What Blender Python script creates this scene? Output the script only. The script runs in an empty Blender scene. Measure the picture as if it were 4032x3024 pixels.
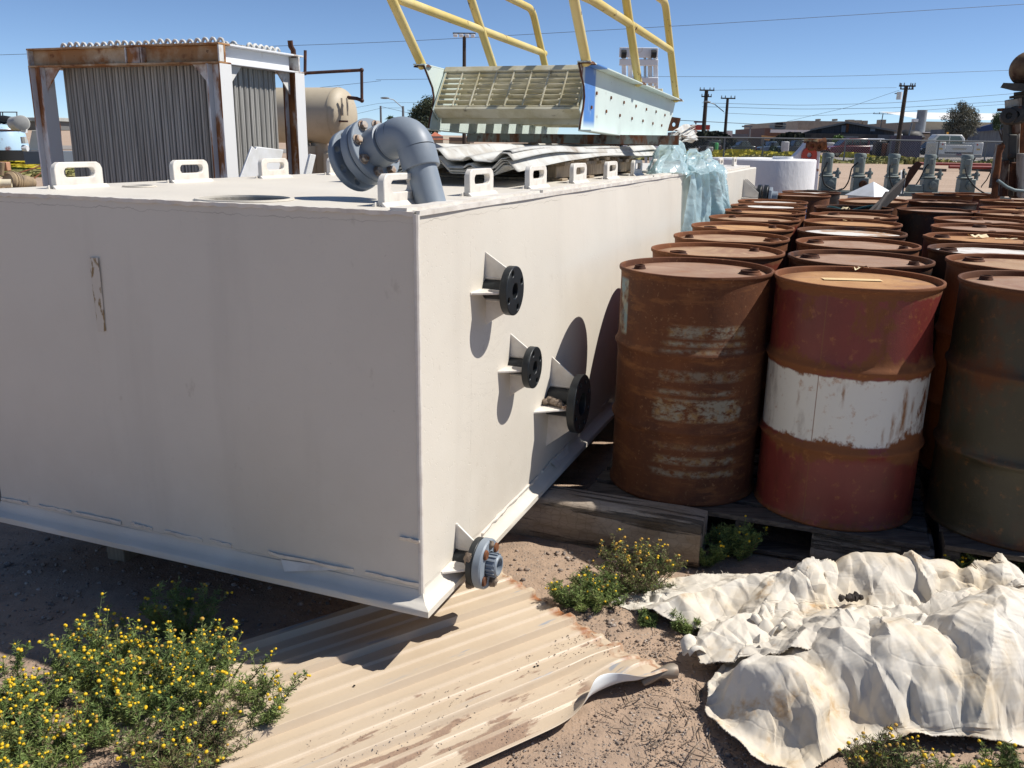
import bpy, bmesh, math, random
import numpy as np
from mathutils import Vector, Matrix
random.seed(7); RNG = np.random.default_rng(11)
R = math.radians
S = bpy.context.scene
COL = S.collection

# ------------------------------------------------------------------ camera, sky, sun, exposure
F_PX, PITCH, ROLL, CAM_H = 3440.0, 0.270, -0.0155, 1.48
PW, PH = 4032, 3024
_cp, _sp, _c, _s = math.cos(PITCH), math.sin(PITCH), math.cos(ROLL), math.sin(ROLL)
_right = np.array([1, 0, 0.]); _down = np.array([0, -_sp, -_cp]); FWD = np.array([0, _cp, -_sp])
CX = _c*_right + _s*_down; CYD = -_s*_right + _c*_down
cam_d = bpy.data.cameras.new('camera'); cam = bpy.data.objects.new('camera', cam_d); COL.objects.link(cam)
cam_d.sensor_width = 36; cam_d.lens = F_PX/PW*36; cam_d.clip_start = 0.05; cam_d.clip_end = 5000
cam.matrix_world = Matrix(((CX[0], -CYD[0], -FWD[0], 0), (CX[1], -CYD[1], -FWD[1], 0), (CX[2], -CYD[2], -FWD[2], CAM_H), (0, 0, 0, 1)))
S.camera = cam
SUN_AZ, SUN_EL = 87, 52            # degrees clockwise from straight ahead, above the horizon
wd = bpy.data.worlds.new('World'); S.world = wd; wd.use_nodes = True
nt = wd.node_tree; bg = nt.nodes['Background']; sky = nt.nodes.new('ShaderNodeTexSky')
sky.sky_type = 'NISHITA'; sky.sun_disc = False; sky.sun_elevation = R(SUN_EL); sky.sun_rotation = R(SUN_AZ)
sky.altitude = 0; sky.air_density = 0.5; sky.dust_density = 0.0; sky.ozone_density = 4.0
nt.links.new(sky.outputs[0], bg.inputs[0]); bg.inputs[1].default_value = 0.095
sd = bpy.data.lights.new('sun', 'SUN'); sun = bpy.data.objects.new('sun', sd); COL.objects.link(sun)
sd.energy = 4.4; sd.angle = R(0.5); sd.color = (1.0, 0.955, 0.885)
_sv = Vector((math.cos(R(SUN_EL))*math.sin(R(SUN_AZ)), math.cos(R(SUN_EL))*math.cos(R(SUN_AZ)), math.sin(R(SUN_EL))))
sun.rotation_euler = _sv.to_track_quat('Z', 'Y').to_euler()
S.view_settings.view_transform = 'Standard'; S.view_settings.look = 'None'
S.view_settings.exposure = 0.45; S.view_settings.gamma = 1; S.view_settings.use_curve_mapping = False

# ------------------------------------------------------------------ helpers: pixels of the 4032x3024 survey to places
def ray(x, y): return CX*((x-PW/2)/F_PX) + CYD*((y-PH/2)/F_PX) + FWD
def onz(x, y, z=0.0):
    d = ray(x, y); return d*((z-CAM_H)/d[2]) + np.array([0, 0, CAM_H])
def at(x, y, Y):
    d = ray(x, y); return d*(Y/d[1]) + np.array([0, 0, CAM_H])
def gz(y): return 0.0 if y < 6 else 0.007*(y-6)
YAW = 0.366
E1 = np.array([math.sin(YAW), math.cos(YAW), 0]); N1 = np.array([math.cos(YAW), -math.sin(YAW), 0]); UP = np.array([0, 0, 1.])
C0 = np.array([-0.249, 2.253, 0.0]); TZ0, TZ1 = 0.18, 1.305
def T(s, n, z): return C0 + s*E1 + n*N1 + z*UP          # along the tank's long side, out of that side, up
def onwall(x, y, off=0.0):
    d = ray(x, y); o = np.array([0, 0, CAM_H]); p = C0+off*N1; q = o + d*((N1@(p-o))/(N1@d)); return (q-C0)@E1, q[2]
def onfront(x, y):
    d = ray(x, y); o = np.array([0, 0, CAM_H]); q = o + d*((E1@(C0-o))/(E1@d)); return (q-C0)@(-N1), q[2]
def nrm(v): v = np.asarray(v, float); return v/np.linalg.norm(v)
def fr(o, X, Y, Z): return (np.asarray(o, float), np.array([X, Y, Z], float))
WORLD = fr((0, 0, 0), (1, 0, 0), (0, 1, 0), (0, 0, 1))
def frz(o, ang): c, s = math.cos(ang), math.sin(ang); return fr(o, (c, s, 0), (-s, c, 0), (0, 0, 1))
def fraxis(o, z, hint=(0, 0, 1)):
    z = nrm(z); h = np.array(hint, float)
    if abs(h@z) > .95: h = np.array([1., 0, 0])
    x = nrm(np.cross(h, z)); y = np.cross(z, x); return fr(o, x, y, z)
TANKF = fr(C0, E1, -N1, UP)       # x along the long side, y to the left, z up
OFFS = {}
class MB:
    def __init__(s): s.v = []; s.f = []
    def add(s, V, F, f=WORLD):
        V = np.asarray(V, float); b = len(s.v); s.v.extend((V@f[1] + f[0]).tolist()); s.f.extend([tuple(i+b for i in q) for q in F]); return s
    def box(s, lo, hi, f=WORLD):
        (a, b, c), (d, e, g) = lo, hi
        return s.add([(a,b,c),(d,b,c),(d,e,c),(a,e,c),(a,b,g),(d,b,g),(d,e,g),(a,e,g)], [(0,3,2,1),(4,5,6,7),(0,1,5,4),(1,2,6,5),(2,3,7,6),(3,0,4,7)], f)
    def boxc(s, c, z, f=WORLD):
        c = np.array(c, float); h = np.array(z, float)/2; return s.box(c-h, c+h, f)
    def lathe(s, prof, f=WORLD, n=24, cap0=False, cap1=False):
        m = len(prof); a = np.arange(n)*2*math.pi/n; V = []; Fc = []
        for r, z in prof: V += [(r*math.cos(t), r*math.sin(t), z) for t in a]
        for i in range(m-1):
            for j in range(n):
                k = (j+1) % n; Fc.append((i*n+j, i*n+k, (i+1)*n+k, (i+1)*n+j))
        if cap0: Fc.append(tuple(range(n-1, -1, -1)))
        if cap1: Fc.append(tuple(range((m-1)*n, m*n)))
        return s.add(V, Fc, f)
    def cyl(s, p0, p1, r0, r1=None, n=12):
        p0, p1 = np.array(p0, float), np.array(p1, float); r1 = r0 if r1 is None else r1
        return s.lathe([(r0, 0), (r1, np.linalg.norm(p1-p0))], fraxis(p0, p1-p0), n, True, True)
    def tube(s, pts, r, n=8, caps=True):
        P = np.array(pts, float); m = len(P); rr = np.full(m, r) if np.isscalar(r) else np.array(r, float)
        V = []; Fc = []; x = None
        for i in range(m):
            t = nrm(P[min(i+1, m-1)]-P[max(i-1, 0)])
            if x is None: x = fraxis(P[0], t)[1][0]
            x = nrm(x - t*(x@t)); y = np.cross(t, x)
            for j in range(n):
                a = 2*math.pi*j/n; V.append(P[i] + rr[i]*(math.cos(a)*x + math.sin(a)*y))
        for i in range(m-1):
            for j in range(n):
                k = (j+1) % n; Fc.append((i*n+j, i*n+k, (i+1)*n+k, (i+1)*n+j))
        if caps: Fc += [tuple(range(n-1, -1, -1)), tuple(range((m-1)*n, m*n))]
        return s.add(V, Fc)
    def prism(s, poly, h, f=WORLD, holes=()):
        """polygon in the frame's x-y plane, extruded from z=0 to z=h, with holes cut through"""
        if not holes:
            n = len(poly); V = [(x, y, 0) for x, y in poly] + [(x, y, h) for x, y in poly]
            return s.add(V, [tuple(range(n-1, -1, -1)), tuple(range(n, 2*n))] + [(i, (i+1) % n, (i+1) % n+n, i+n) for i in range(n)], f)
        bm = bmesh.new(); loops = [list(poly)] + [list(h_) for h_ in holes]; ed = []; allv = []
        for lp in loops:
            vs = [bm.verts.new((x, y, 0)) for x, y in lp]; allv.append(vs)
            ed += [bm.edges.new((vs[i], vs[(i+1) % len(vs)])) for i in range(len(vs))]
        bmesh.ops.triangle_fill(bm, edges=ed, use_beauty=True)
        bm.verts.index_update(); V = [(v.co.x, v.co.y, 0) for v in bm.verts]; n = len(V); tri = [[v.index for v in q.verts] for q in bm.faces]
        idx = [[v.index for v in vs] for vs in allv]; bm.free()
        Fc = []
        for t in tri:
            (x0, y0, _), (x1, y1, _), (x2, y2, _) = V[t[0]], V[t[1]], V[t[2]]
            if (x1-x0)*(y2-y0)-(y1-y0)*(x2-x0) < 0: t = t[::-1]
            Fc.append(tuple(reversed(t))); Fc.append(tuple(i+n for i in t))
        for k, lp in enumerate(idx):
            ar = sum(V[lp[i]][0]*V[lp[(i+1) % len(lp)]][1]-V[lp[(i+1) % len(lp)]][0]*V[lp[i]][1] for i in range(len(lp)))
            if (ar < 0) == (k == 0): lp = lp[::-1]
            Fc += [(lp[i], lp[(i+1) % len(lp)], lp[(i+1) % len(lp)]+n, lp[i]+n) for i in range(len(lp))]
        return s.add(V+[(x, y, h) for x, y, _ in V], Fc, f)
    def grid(s, P):
        """P: (m,n,3) array of world points"""
        m, n = P.shape[:2]; b = len(s.v); s.v.extend(P.reshape(-1, 3).tolist())
        s.f.extend([(b+i*n+j, b+i*n+j+1, b+(i+1)*n+j+1, b+(i+1)*n+j) for i in range(m-1) for j in range(n-1)]); return s
    def ball(s, c, r, f=None, n=10, m=6, jit=0.0):
        c = np.array(c, float); rr = np.array([r, r, r] if np.isscalar(r) else r, float); V = [(0, 0, -1)]; Fc = []
        for i in range(1, m):
            ph = -math.pi/2 + math.pi*i/m
            V += [(math.cos(ph)*math.cos(2*math.pi*j/n), math.cos(ph)*math.sin(2*math.pi*j/n), math.sin(ph)) for j in range(n)]
        V.append((0, 0, 1)); V = np.array(V)
        if jit: V = V*(1 + jit*RNG.uniform(-1, 1, (len(V), 1)))
        for j in range(n): Fc.append((0, 1+(j+1) % n, 1+j)); Fc.append((len(V)-1, 1+(m-2)*n+j, 1+(m-2)*n+(j+1) % n))
        for i in range(m-2):
            for j in range(n): k = (j+1) % n; Fc.append((1+i*n+j, 1+i*n+k, 1+(i+1)*n+k, 1+(i+1)*n+j))
        V = V*rr
        if f is not None: V = V@f[1]
        return s.add(V+c, Fc)
    def mesh(s, name, smooth=True, ang=35):
        me = bpy.data.meshes.new(name); me.from_pydata(s.v, [], s.f); me.update()
        if smooth:
            me.polygons.foreach_set('use_smooth', [True]*len(me.polygons)); me.set_sharp_from_angle(angle=R(ang))
        return me
    def build(s, name, m, parent=None, smooth=True, ang=35, bevel=0, **props):
        return link(name, s.mesh(name, smooth, ang), m, parent, bevel, **props)
def link(name, me, m, parent=None, bevel=0, own=False, **props):
    o = bpy.data.objects.new(name, me); COL.objects.link(o)
    if m is not None:
        ms = m if isinstance(m, (list, tuple)) else [m]
        if own:
            o.material_slots[0].link = 'OBJECT'; o.material_slots[0].material = ms[0]
        elif len(me.materials) == 0:
            for q in ms: me.materials.append(q)
    off = Vector((0, 0, 0))
    if parent is not None: o.parent = parent; off = OFFS[parent.name]
    o.location = (0, 0, 0) if props.pop('local', False) else -off
    OFFS[o.name] = off + o.location
    if bevel:
        b = o.modifiers.new('edge', 'BEVEL'); b.width = bevel; b.segments = 2; b.limit_method = 'ANGLE'; b.angle_limit = R(40)
    for k, v in props.items(): o[k] = v
    return o
def fast_mesh(name, V, Fq, mat_idx=None, smooth=False):
    """V (n,3), Fq (m,k) numpy arrays of equal-sized faces"""
    me = bpy.data.meshes.new(name); k = Fq.shape[1]
    me.vertices.add(len(V)); me.vertices.foreach_set('co', np.asarray(V, np.float32).ravel())
    me.loops.add(Fq.size); me.loops.foreach_set('vertex_index', Fq.ravel().astype(np.int32))
    me.polygons.add(len(Fq)); me.polygons.foreach_set('loop_start', np.arange(0, Fq.size, k, dtype=np.int32))
    try: me.polygons.foreach_set('loop_total', np.full(len(Fq), k, np.int32))
    except Exception: pass
    if mat_idx is not None: me.polygons.foreach_set('material_index', np.asarray(mat_idx, np.int32))
    if smooth: me.polygons.foreach_set('use_smooth', [True]*len(Fq))
    me.update(calc_edges=True); me.validate(); return me
def thing(name, label, cat, loc=(0, 0, 0), group=None):
    o = bpy.data.objects.new(name, None); COL.objects.link(o); o.empty_display_size = .1
    o.location = Vector(loc); OFFS[o.name] = Vector(loc); o['label'] = label; o['category'] = cat
    if group: o['group'] = group
    return o
def tag(o, label, cat, group=None):
    o['label'] = label; o['category'] = cat
    if group: o['group'] = group
    return o
def circ(r, n=24, c=(0, 0), ph=0): return [(c[0]+r*math.cos(ph+2*math.pi*i/n), c[1]+r*math.sin(ph+2*math.pi*i/n)) for i in range(n)]
def arc3(c, X, Y, r, a0, a1, n): return [np.array(c)+r*(math.cos(t)*np.array(X)+math.sin(t)*np.array(Y)) for t in np.linspace(a0, a1, n)]

from mathutils.geometry import delaunay_2d_cdt
def facets(X, Y, seed, sp, amp, stretch=1.0, ang=0.0, skew=1.0):
    """flat-sided folded relief: random heights joined by straight creases over an irregular triangulation"""
    rg = np.random.default_rng(seed); c, s = math.cos(ang), math.sin(ang); U = (X*c+Y*s)/stretch; V = -X*s+Y*c
    u0, u1, v0, v1 = U.min()-sp*2, U.max()+sp*2, V.min()-sp*2, V.max()+sp*2; nu, nv = int((u1-u0)/sp)+2, int((v1-v0)/sp)+2
    gu, gv = np.meshgrid(u0+sp*np.arange(nu), v0+sp*np.arange(nv), indexing='ij'); pu = (gu+rg.uniform(-.48, .48, gu.shape)*sp).ravel(); pv = (gv+rg.uniform(-.48, .48, gu.shape)*sp).ravel()
    h = rg.random(len(pu))**skew-.5
    vs, _, fs = delaunay_2d_cdt([Vector((a, b)) for a, b in zip(pu, pv)], [], [], 0, 1e-6)[:3]
    H = np.zeros(X.size); u, v = U.ravel(), V.ravel(); cell = {}
    iu = ((u-u0)/sp).astype(int); iv = ((v-v0)/sp).astype(int); key = iu*10000+iv; order = np.argsort(key, kind='stable'); ks = key[order]; uniq, st = np.unique(ks, return_index=True); en = np.r_[st[1:], len(ks)]; cell = {k: (a, b) for k, a, b in zip(uniq.tolist(), st.tolist(), en.tolist())}
    for t in fs:
        A, B, C = (vs[i] for i in t); d = (B.y-C.y)*(A.x-C.x)+(C.x-B.x)*(A.y-C.y)
        if abs(d) < 1e-12: continue
        ha, hb, hc = h[t[0]], h[t[1]], h[t[2]]
        for i in range(int((min(A.x, B.x, C.x)-u0)/sp), int((max(A.x, B.x, C.x)-u0)/sp)+1):
            for j in range(int((min(A.y, B.y, C.y)-v0)/sp), int((max(A.y, B.y, C.y)-v0)/sp)+1):
                r = cell.get(i*10000+j)
                if r is None: continue
                ix = order[r[0]:r[1]]; x, y = u[ix], v[ix]; w1 = ((B.y-C.y)*(x-C.x)+(C.x-B.x)*(y-C.y))/d; w2 = ((C.y-A.y)*(x-C.x)+(A.x-C.x)*(y-C.y))/d; w3 = 1-w1-w2; k = (w1 >= -1e-6) & (w2 >= -1e-6) & (w3 >= -1e-6)
                H[ix[k]] = (w1*ha+w2*hb+w3*hc)[k]
    return amp*H.reshape(X.shape)

# ------------------------------------------------------------------ materials
class NT:
    def __init__(s, name):
        s.m = bpy.data.materials.new(name); s.m.use_nodes = True; s.t = s.m.node_tree; s.b = s.t.nodes['Principled BSDF']
        tc = s.t.nodes.new('ShaderNodeTexCoord'); s.co = tc.outputs['Object']
    def n(s, typ, **kw):
        q = s.t.nodes.new(typ)
        for k, v in kw.items():
            if k in q.inputs: q.inputs[k].default_value = v
            else: setattr(q, k, v)
        return q
    def l(s, a, b): s.t.links.new(a, b)
    def rnd(s):
        oi = s.n('ShaderNodeObjectInfo'); mu = s.n('ShaderNodeMath', operation='MULTIPLY'); s.l(oi.outputs['Random'], mu.inputs[0]); mu.inputs[1].default_value = 37.0
        va = s.n('ShaderNodeVectorMath', operation='ADD'); s.l(s.co, va.inputs[0]); s.l(mu.outputs[0], va.inputs[1]); return va.outputs[0]
    def noise(s, scale, co=None, detail=6, rough=.6, stretch=None, dist=0.0):
        co = co or s.co
        if stretch: mp = s.n('ShaderNodeMapping'); mp.inputs['Scale'].default_value = stretch; s.l(co, mp.inputs[0]); co = mp.outputs[0]
        q = s.n('ShaderNodeTexNoise', Scale=scale, Detail=detail, Roughness=rough, Distortion=dist); s.l(co, q.inputs['Vector']); return q.outputs['Fac']
    def ramp(s, x, lo, hi, a=0.0, b=1.0):
        q = s.n('ShaderNodeMapRange', clamp=True); s.l(x, q.inputs[0]); q.inputs[1].default_value = lo; q.inputs[2].default_value = hi; q.inputs[3].default_value = a; q.inputs[4].default_value = b; return q.outputs[0]
    def math(s, op, a, b=None, c=None):
        q = s.n('ShaderNodeMath', operation=op)
        for i, x in enumerate((a, b, c)):
            if x is None: continue
            if isinstance(x, (int, float)): q.inputs[i].default_value = x
            else: s.l(x, q.inputs[i])
        return q.outputs[0]
    def xyz(s, co=None):
        q = s.n('ShaderNodeSeparateXYZ'); s.l(co or s.co, q.inputs[0]); return q.outputs
    def band(s, x, lo, hi, soft):
        return s.math('MULTIPLY', s.ramp(x, lo-soft, lo+soft), s.ramp(x, hi-soft, hi+soft, 1, 0))
    def mix(s, f, a, b):
        q = s.n('ShaderNodeMix', data_type='RGBA')
        for i, x in ((0, f), (6, a), (7, b)):
            if isinstance(x, (int, float)): q.inputs[i].default_value = x
            elif isinstance(x, tuple): q.inputs[i].default_value = (*x[:3], 1)
            else: s.l(x, q.inputs[i])
        return q.outputs[2]
    def bump(s, hs):
        """hs: list of (height socket, strength, distance)"""
        nn = None
        for h, st, d in hs:
            q = s.n('ShaderNodeBump', Strength=st, Distance=d); s.l(h, q.inputs['Height'])
            if nn is not None: s.l(nn, q.inputs['Normal'])
            nn = q.outputs[0]
        s.l(nn, s.b.inputs['Normal'])
    def out(s, col, rough=.6, metal=0.0, spec=.4):
        if isinstance(col, tuple): s.b.inputs['Base Color'].default_value = (*col[:3], 1)
        else: s.l(col, s.b.inputs['Base Color'])
        if isinstance(rough, (int, float)): s.b.inputs['Roughness'].default_value = rough
        else: s.l(rough, s.b.inputs['Roughness'])
        s.b.inputs['Metallic'].default_value = metal; s.b.inputs['Specular IOR Level'].default_value = spec; return s.m
def mat(name, base, layers=(), rough=.6, metal=0.0, spec=.4, bump=(), rnd=False):
    """layers: (colour, noise scale, lo, hi[, stretch[, amount]]); bump: (scale, strength, distance)"""
    t = NT(name); co = t.rnd() if rnd else t.co; c = base
    for L in layers:
        col, sc, lo, hi = L[:4]; st = L[4] if len(L) > 4 else None; am = L[5] if len(L) > 5 else 1.0
        c = t.mix(t.ramp(t.noise(sc, co, stretch=st), lo, hi, 0, am), c, col)
    if bump: t.bump([(t.noise(sc, co, detail=4), st, d) for sc, st, d in bump])
    return t.out(c, rough, metal, spec)
RUST = (.175, .062, .021); RUSTD = (.062, .023, .011); RUSTO = (.33, .135, .04)
def rusty(name, paint, lo, hi, sc=6, stretch=None, rough=.7):
    return mat(name, paint, [(RUSTO, sc, lo, hi, stretch), (RUST, sc*1.7, lo+.02, hi+.03, stretch), (RUSTD, sc*3, lo+.10, hi+.12, stretch)], rough, bump=((60, .12, .004),), rnd=True)
M = {}
M['black_iron'] = mat('black_flange_plastic', (.013, .016, .018), [((.05, .055, .055), 30, .62, .75)], .42, bump=((90, .1, .002),))
M['grey_pvc'] = mat('grey_pipe_plastic', (.20, .235, .275), [((.25, .285, .32), 5, .4, .7), ((.29, .275, .25), 14, .62, .8, None, .45)], .46, bump=((160, .05, .001),), spec=.4)
M['bolt'] = mat('weathered_bolt_steel', (.33, .29, .25), [((.2, .11, .06), 60, .45, .65)], .5, .5)
M['rust'] = mat('rusted_steel', RUST, [(RUSTD, 9, .45, .65), (RUSTO, 22, .6, .75)], .85, bump=((70, .3, .004),), rnd=True)
M['rust_dark'] = mat('dark_rusted_steel', RUSTD, [(RUST, 9, .5, .65)], .85, bump=((70, .3, .004),), rnd=True)
M['rusty_white'] = rusty('white_painted_steel_with_rust', (.66, .65, .62), .52, .64, 3.2, (1, 1, .8))
M['rusty_beam'] = mat('cream_painted_beam_with_rust', (.56, .44, .30), [((.38, .20, .085), 4, .38, .56), (RUSTO, 5, .52, .62), (RUST, 8, .57, .66), (RUSTD, 20, .66, .74)], .75, bump=((60, .12, .004),))
M['white_steel'] = mat('white_painted_steel', (.74, .75, .76), [((.5, .42, .33), 7, .62, .78)], .5, bump=((40, .05, .003),))
M['galv'] = mat('galvanised_tube_steel', (.42, .41, .375), [((.25, .24, .22), 9, .4, .6, (6, 6, .15)), ((.56, .54, .49), 12, .56, .68, (6, 6, .12))], .55, .2, rnd=True)
M['galv_white'] = mat('pale_tube_bend_steel', (.60, .60, .57), [((.4, .36, .3), 15, .5, .7)], .5)
M['cream_tank'] = mat('cream_painted_vessel', (.47, .40, .29), [((.27, .13, .06), 7, .66, .76, (.5, .5, 3)), ((.36, .30, .21), 2, .5, .7)], .55, bump=((30, .06, .004),))
M['brown_pipe'] = mat('brown_pipe_steel', (.06, .028, .022), [(RUST, 12, .5, .7)], .7)
M['white_plastic'] = mat('white_plastic_plate', (.74, .75, .76), [((.62, .62, .6), 6, .45, .7)], .45)
M['yellow'] = mat('pale_yellow_paint_chipped', (.60, .47, .155), [((.66, .54, .24), 3, .45, .6), (RUSTD, 11, .635, .655, (1, 1, .6))], .5, bump=((50, .1, .003),))
M['grate'] = mat('pale_yellow_grating_paint', (.50, .45, .29), [((.62, .58, .44), 9, .4, .6), ((.24, .21, .15), 16, .62, .72)], .6)
M['green_board'] = mat('dark_grey_green_panel', (.10, .115, .105), [], .7)
M['sheet_white'] = mat('weathered_white_metal_sheet', (.52, .52, .49), [((.36, .32, .26), 5, .46, .66), ((.18, .14, .10), 14, .60, .72)], .55, bump=((20, .06, .004),), rnd=True)
M['wood_pale'] = mat('weathered_pale_lumber', (.33, .26, .18), [((.20, .155, .11), 9, .4, .65, (8, 8, 1)), ((.42, .35, .27), 5, .55, .7)], .85, bump=((60, .3, .004),), rnd=True)
M['wood_grey'] = mat('dark_weathered_pallet_wood', (.105, .088, .072), [((.05, .04, .034), 8, .45, .62, (1, 9, 9)), ((.17, .15, .13), 6, .58, .72, (1, 8, 8))], .9, bump=((60, .4, .005),), rnd=True)
M['steel_grey'] = mat('grey_green_pump_enamel', (.19, .222, .205), [((.12, .135, .125), 7, .5, .7), ((.30, .32, .30), 20, .62, .72)], .5, rnd=True)
M['rubber'] = mat('black_rubber', (.012, .012, .013), [], .55)
M['dark_glass'] = mat('dark_vehicle_glass', (.012, .016, .02), [], .08, spec=.8)
M['chrome'] = mat('dull_wheel_metal', (.42, .42, .42), [], .35, .6)
M['red_paint'] = mat('red_paint', (.42, .055, .035), [((.30, .045, .03), 6, .5, .7)], .5)
M['red_pipe'] = mat('red_painted_pipe', (.22, .03, .025), [((.12, .03, .02), 6, .5, .7)], .6)
M['pole_wood'] = mat('brown_utility_pole_wood', (.062, .043, .032), [((.035, .025, .02), 5, .45, .6, (8, 8, .4))], .85)
M['pole_steel'] = mat('grey_pole_steel', (.17, .18, .19), [], .5, .2)
M['wire'] = mat('dark_cable', (.06, .065, .07), [], .6)
def flat(name, c, rough=.7, **k): return mat(name, c, [(tuple(x*.78 for x in c), 2.0, .45, .7)], rough, rnd=True, **k)

# tank: off-white sprayed plastic, pinholes, faint streaks and dirt
def tank_mat():
    t = NT('offwhite_sprayed_tank_plastic')
    c = t.mix(t.ramp(t.noise(1.3, detail=5), .35, .7), (.653, .609, .528), (.604, .558, .478))
    c = t.mix(t.ramp(t.noise(5, stretch=(1, 1, .12), detail=6), .55, .8, 0, .35), c, (.47, .43, .37))
    c = t.mix(t.ramp(t.noise(55, detail=2), .74, .80, 0, .30), c, (.40, .36, .31))
    c = t.mix(t.ramp(t.noise(17, stretch=(1, 1, .5), detail=8), .67, .74, 0, .4), c, (.42, .37, .30))
    z = t.xyz()[2]; sx = t.n('ShaderNodeVectorMath', operation='DOT_PRODUCT'); t.l(t.co, sx.inputs[0]); sx.inputs[1].default_value = tuple(E1); s_ = t.math('SUBTRACT', sx.outputs['Value'], float(C0@E1))
    for z0, am, w_ in ((1.277, .030, .0011), (.247, .022, .0013)):      # lifting edges of the sprayed coat near the seams
        zz = t.math('ADD', z, t.math('MULTIPLY', t.math('SUBTRACT', t.noise(22, detail=6, stretch=(1, 1, .2)), .5), am)); c = t.mix(t.math('MULTIPLY', t.band(zz, z0-w_, z0+w_, .0009), t.ramp(t.noise(5, detail=4), .40, .62, .05, .6)), c, (.27, .235, .19))
    seam = t.band(t.math('ADD', s_, t.math('MULTIPLY', t.math('SUBTRACT', t.noise(30), .5), .004)), .330, .3325, .0012); c = t.mix(t.math('MULTIPLY', seam, t.ramp(t.noise(26, detail=5), .42, .60, 0, .55)), c, (.36, .32, .26))
    scr_ = t.ramp(t.noise(3.2, detail=9, rough=.75, stretch=(1, 1, 3.5), dist=1.5), .492, .5, 0, 1); scr_ = t.math('MULTIPLY', scr_, t.ramp(t.noise(3.2, detail=9, rough=.75, stretch=(1, 1, 3.5), dist=1.5), .508, .5)); c = t.mix(t.math('MULTIPLY', scr_, t.ramp(t.noise(1.4, detail=2), .60, .68, 0, .5)), c, (.34, .30, .25))
    c = t.mix(t.math('MULTIPLY', t.ramp(z, .75, .2), t.ramp(t.noise(2.3, detail=6), .42, .62, 0, .35)), c, (.46, .40, .32))
    t.bump([(t.noise(210, detail=3), .16, .0015), (t.ramp(t.noise(75, detail=2), .64, .71, 1, 0), .22, .003), (t.noise(3.0, detail=2), .10, .03)])
    return t.out(c, t.ramp(t.noise(4), .3, .7, .48, .62), 0, .4)
M['tank'] = tank_mat()
M['tank_chip'] = mat('offwhite_plastic_edge', (.68, .64, .575), [((.56, .51, .45), 20, .45, .7)], .5, bump=((120, .15, .002),))
M['mud'] = mat('dried_mud', (.25, .195, .145), [((.15, .115, .085), 40, .4, .6)], .95, bump=((120, .6, .004),))

def dirt_mat():
    t = NT('pinkish_tan_dirt')
    c = t.mix(t.ramp(t.noise(.9, detail=8), .35, .65), (.40, .288, .205), (.335, .242, .175))
    c = t.mix(t.ramp(t.noise(14, detail=8), .45, .7), c, (.265, .195, .145))
    v = t.n('ShaderNodeTexVoronoi', Scale=95.0); t.l(t.co, v.inputs['Vector'])
    hs = t.n('ShaderNodeSeparateColor'); t.l(v.outputs['Color'], hs.inputs[0])
    peb = t.math('MULTIPLY', t.ramp(v.outputs['Distance'], .30, .42, 1, 0), t.ramp(hs.outputs[0], .50, .55))
    peb = t.math('MULTIPLY', peb, t.ramp(t.noise(2.2, detail=5), .38, .55))
    pc = t.mix(hs.outputs[1], (.20, .155, .125), (.40, .33, .265))
    c = t.mix(t.math('MULTIPLY', peb, .85), c, pc)
    far = t.ramp(t.xyz()[1], 8, 25)
    c = t.mix(far, c, t.mix(t.ramp(t.noise(.35, stretch=(.25, 1, 1), detail=6), .4, .65), (.42, .315, .235), (.36, .265, .195)))
    t.bump([(t.noise(16, detail=8), .5, .02), (t.noise(140, detail=4), .5, .004), (peb, .6, .006)])
    return t.out(c, .95, 0, .2)
M['dirt'] = dirt_mat()
M['stone'] = mat('small_mixed_stones', (.30, .225, .17), [((.17, .14, .12), 23.2, .50, .56), ((.42, .35, .29), 31.1, .52, .58)], .9)
M['asphalt'] = mat('pale_worn_asphalt', (.27, .245, .22), [((.21, .19, .17), .3, .4, .65)], .95)

# ------------------------------------------------------------------ ground and far surfaces
def h2(x, y):   # cheap smooth bumps for the near ground
    return .006*np.sin(3.1*x+1.3)*np.sin(2.7*y) + .004*np.sin(7.7*x+2*y) + .003*np.sin(11*y-5*x)
xs = np.concatenate([-np.geomspace(3, 1500, 30)[::-1], np.linspace(-2.9, 2.9, 90), np.geomspace(3, 1500, 30)])
ys = np.concatenate([[-20, -5, -1], np.linspace(0, 7, 110), np.geomspace(7.2, 1800, 60)])
X, Y = np.meshgrid(xs, ys, indexing='ij')
near = np.clip((6-np.abs(X))/2, 0, 1)*np.clip((7-Y)/2, 0, 1)
Z = near*(h2(X, Y) + .008*RNG.uniform(-.5, .5, X.shape)) + np.where(Y > 6, .007*(Y-6), 0) - .006
o = MB().grid(np.stack([X, Y, Z], -1)).build('ground', M['dirt'], ang=180); o['kind'] = 'structure'
def strip(name, pts, m, dz=.02, kind='structure'):
    b = MB(); V = [(x, y, gz(y)+dz) for x, y in pts]; b.add(V, [tuple(range(len(V)))]); o = b.build(name, m, smooth=False); o['kind'] = kind; return o
strip('road', [(-160, 68), (260, 68), (260, 84), (-160, 84)], M['asphalt'])
strip('parking_lot', [(38, 84.5), (140, 84.5), (140, 118), (38, 118)], M['asphalt'], .03)

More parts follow.
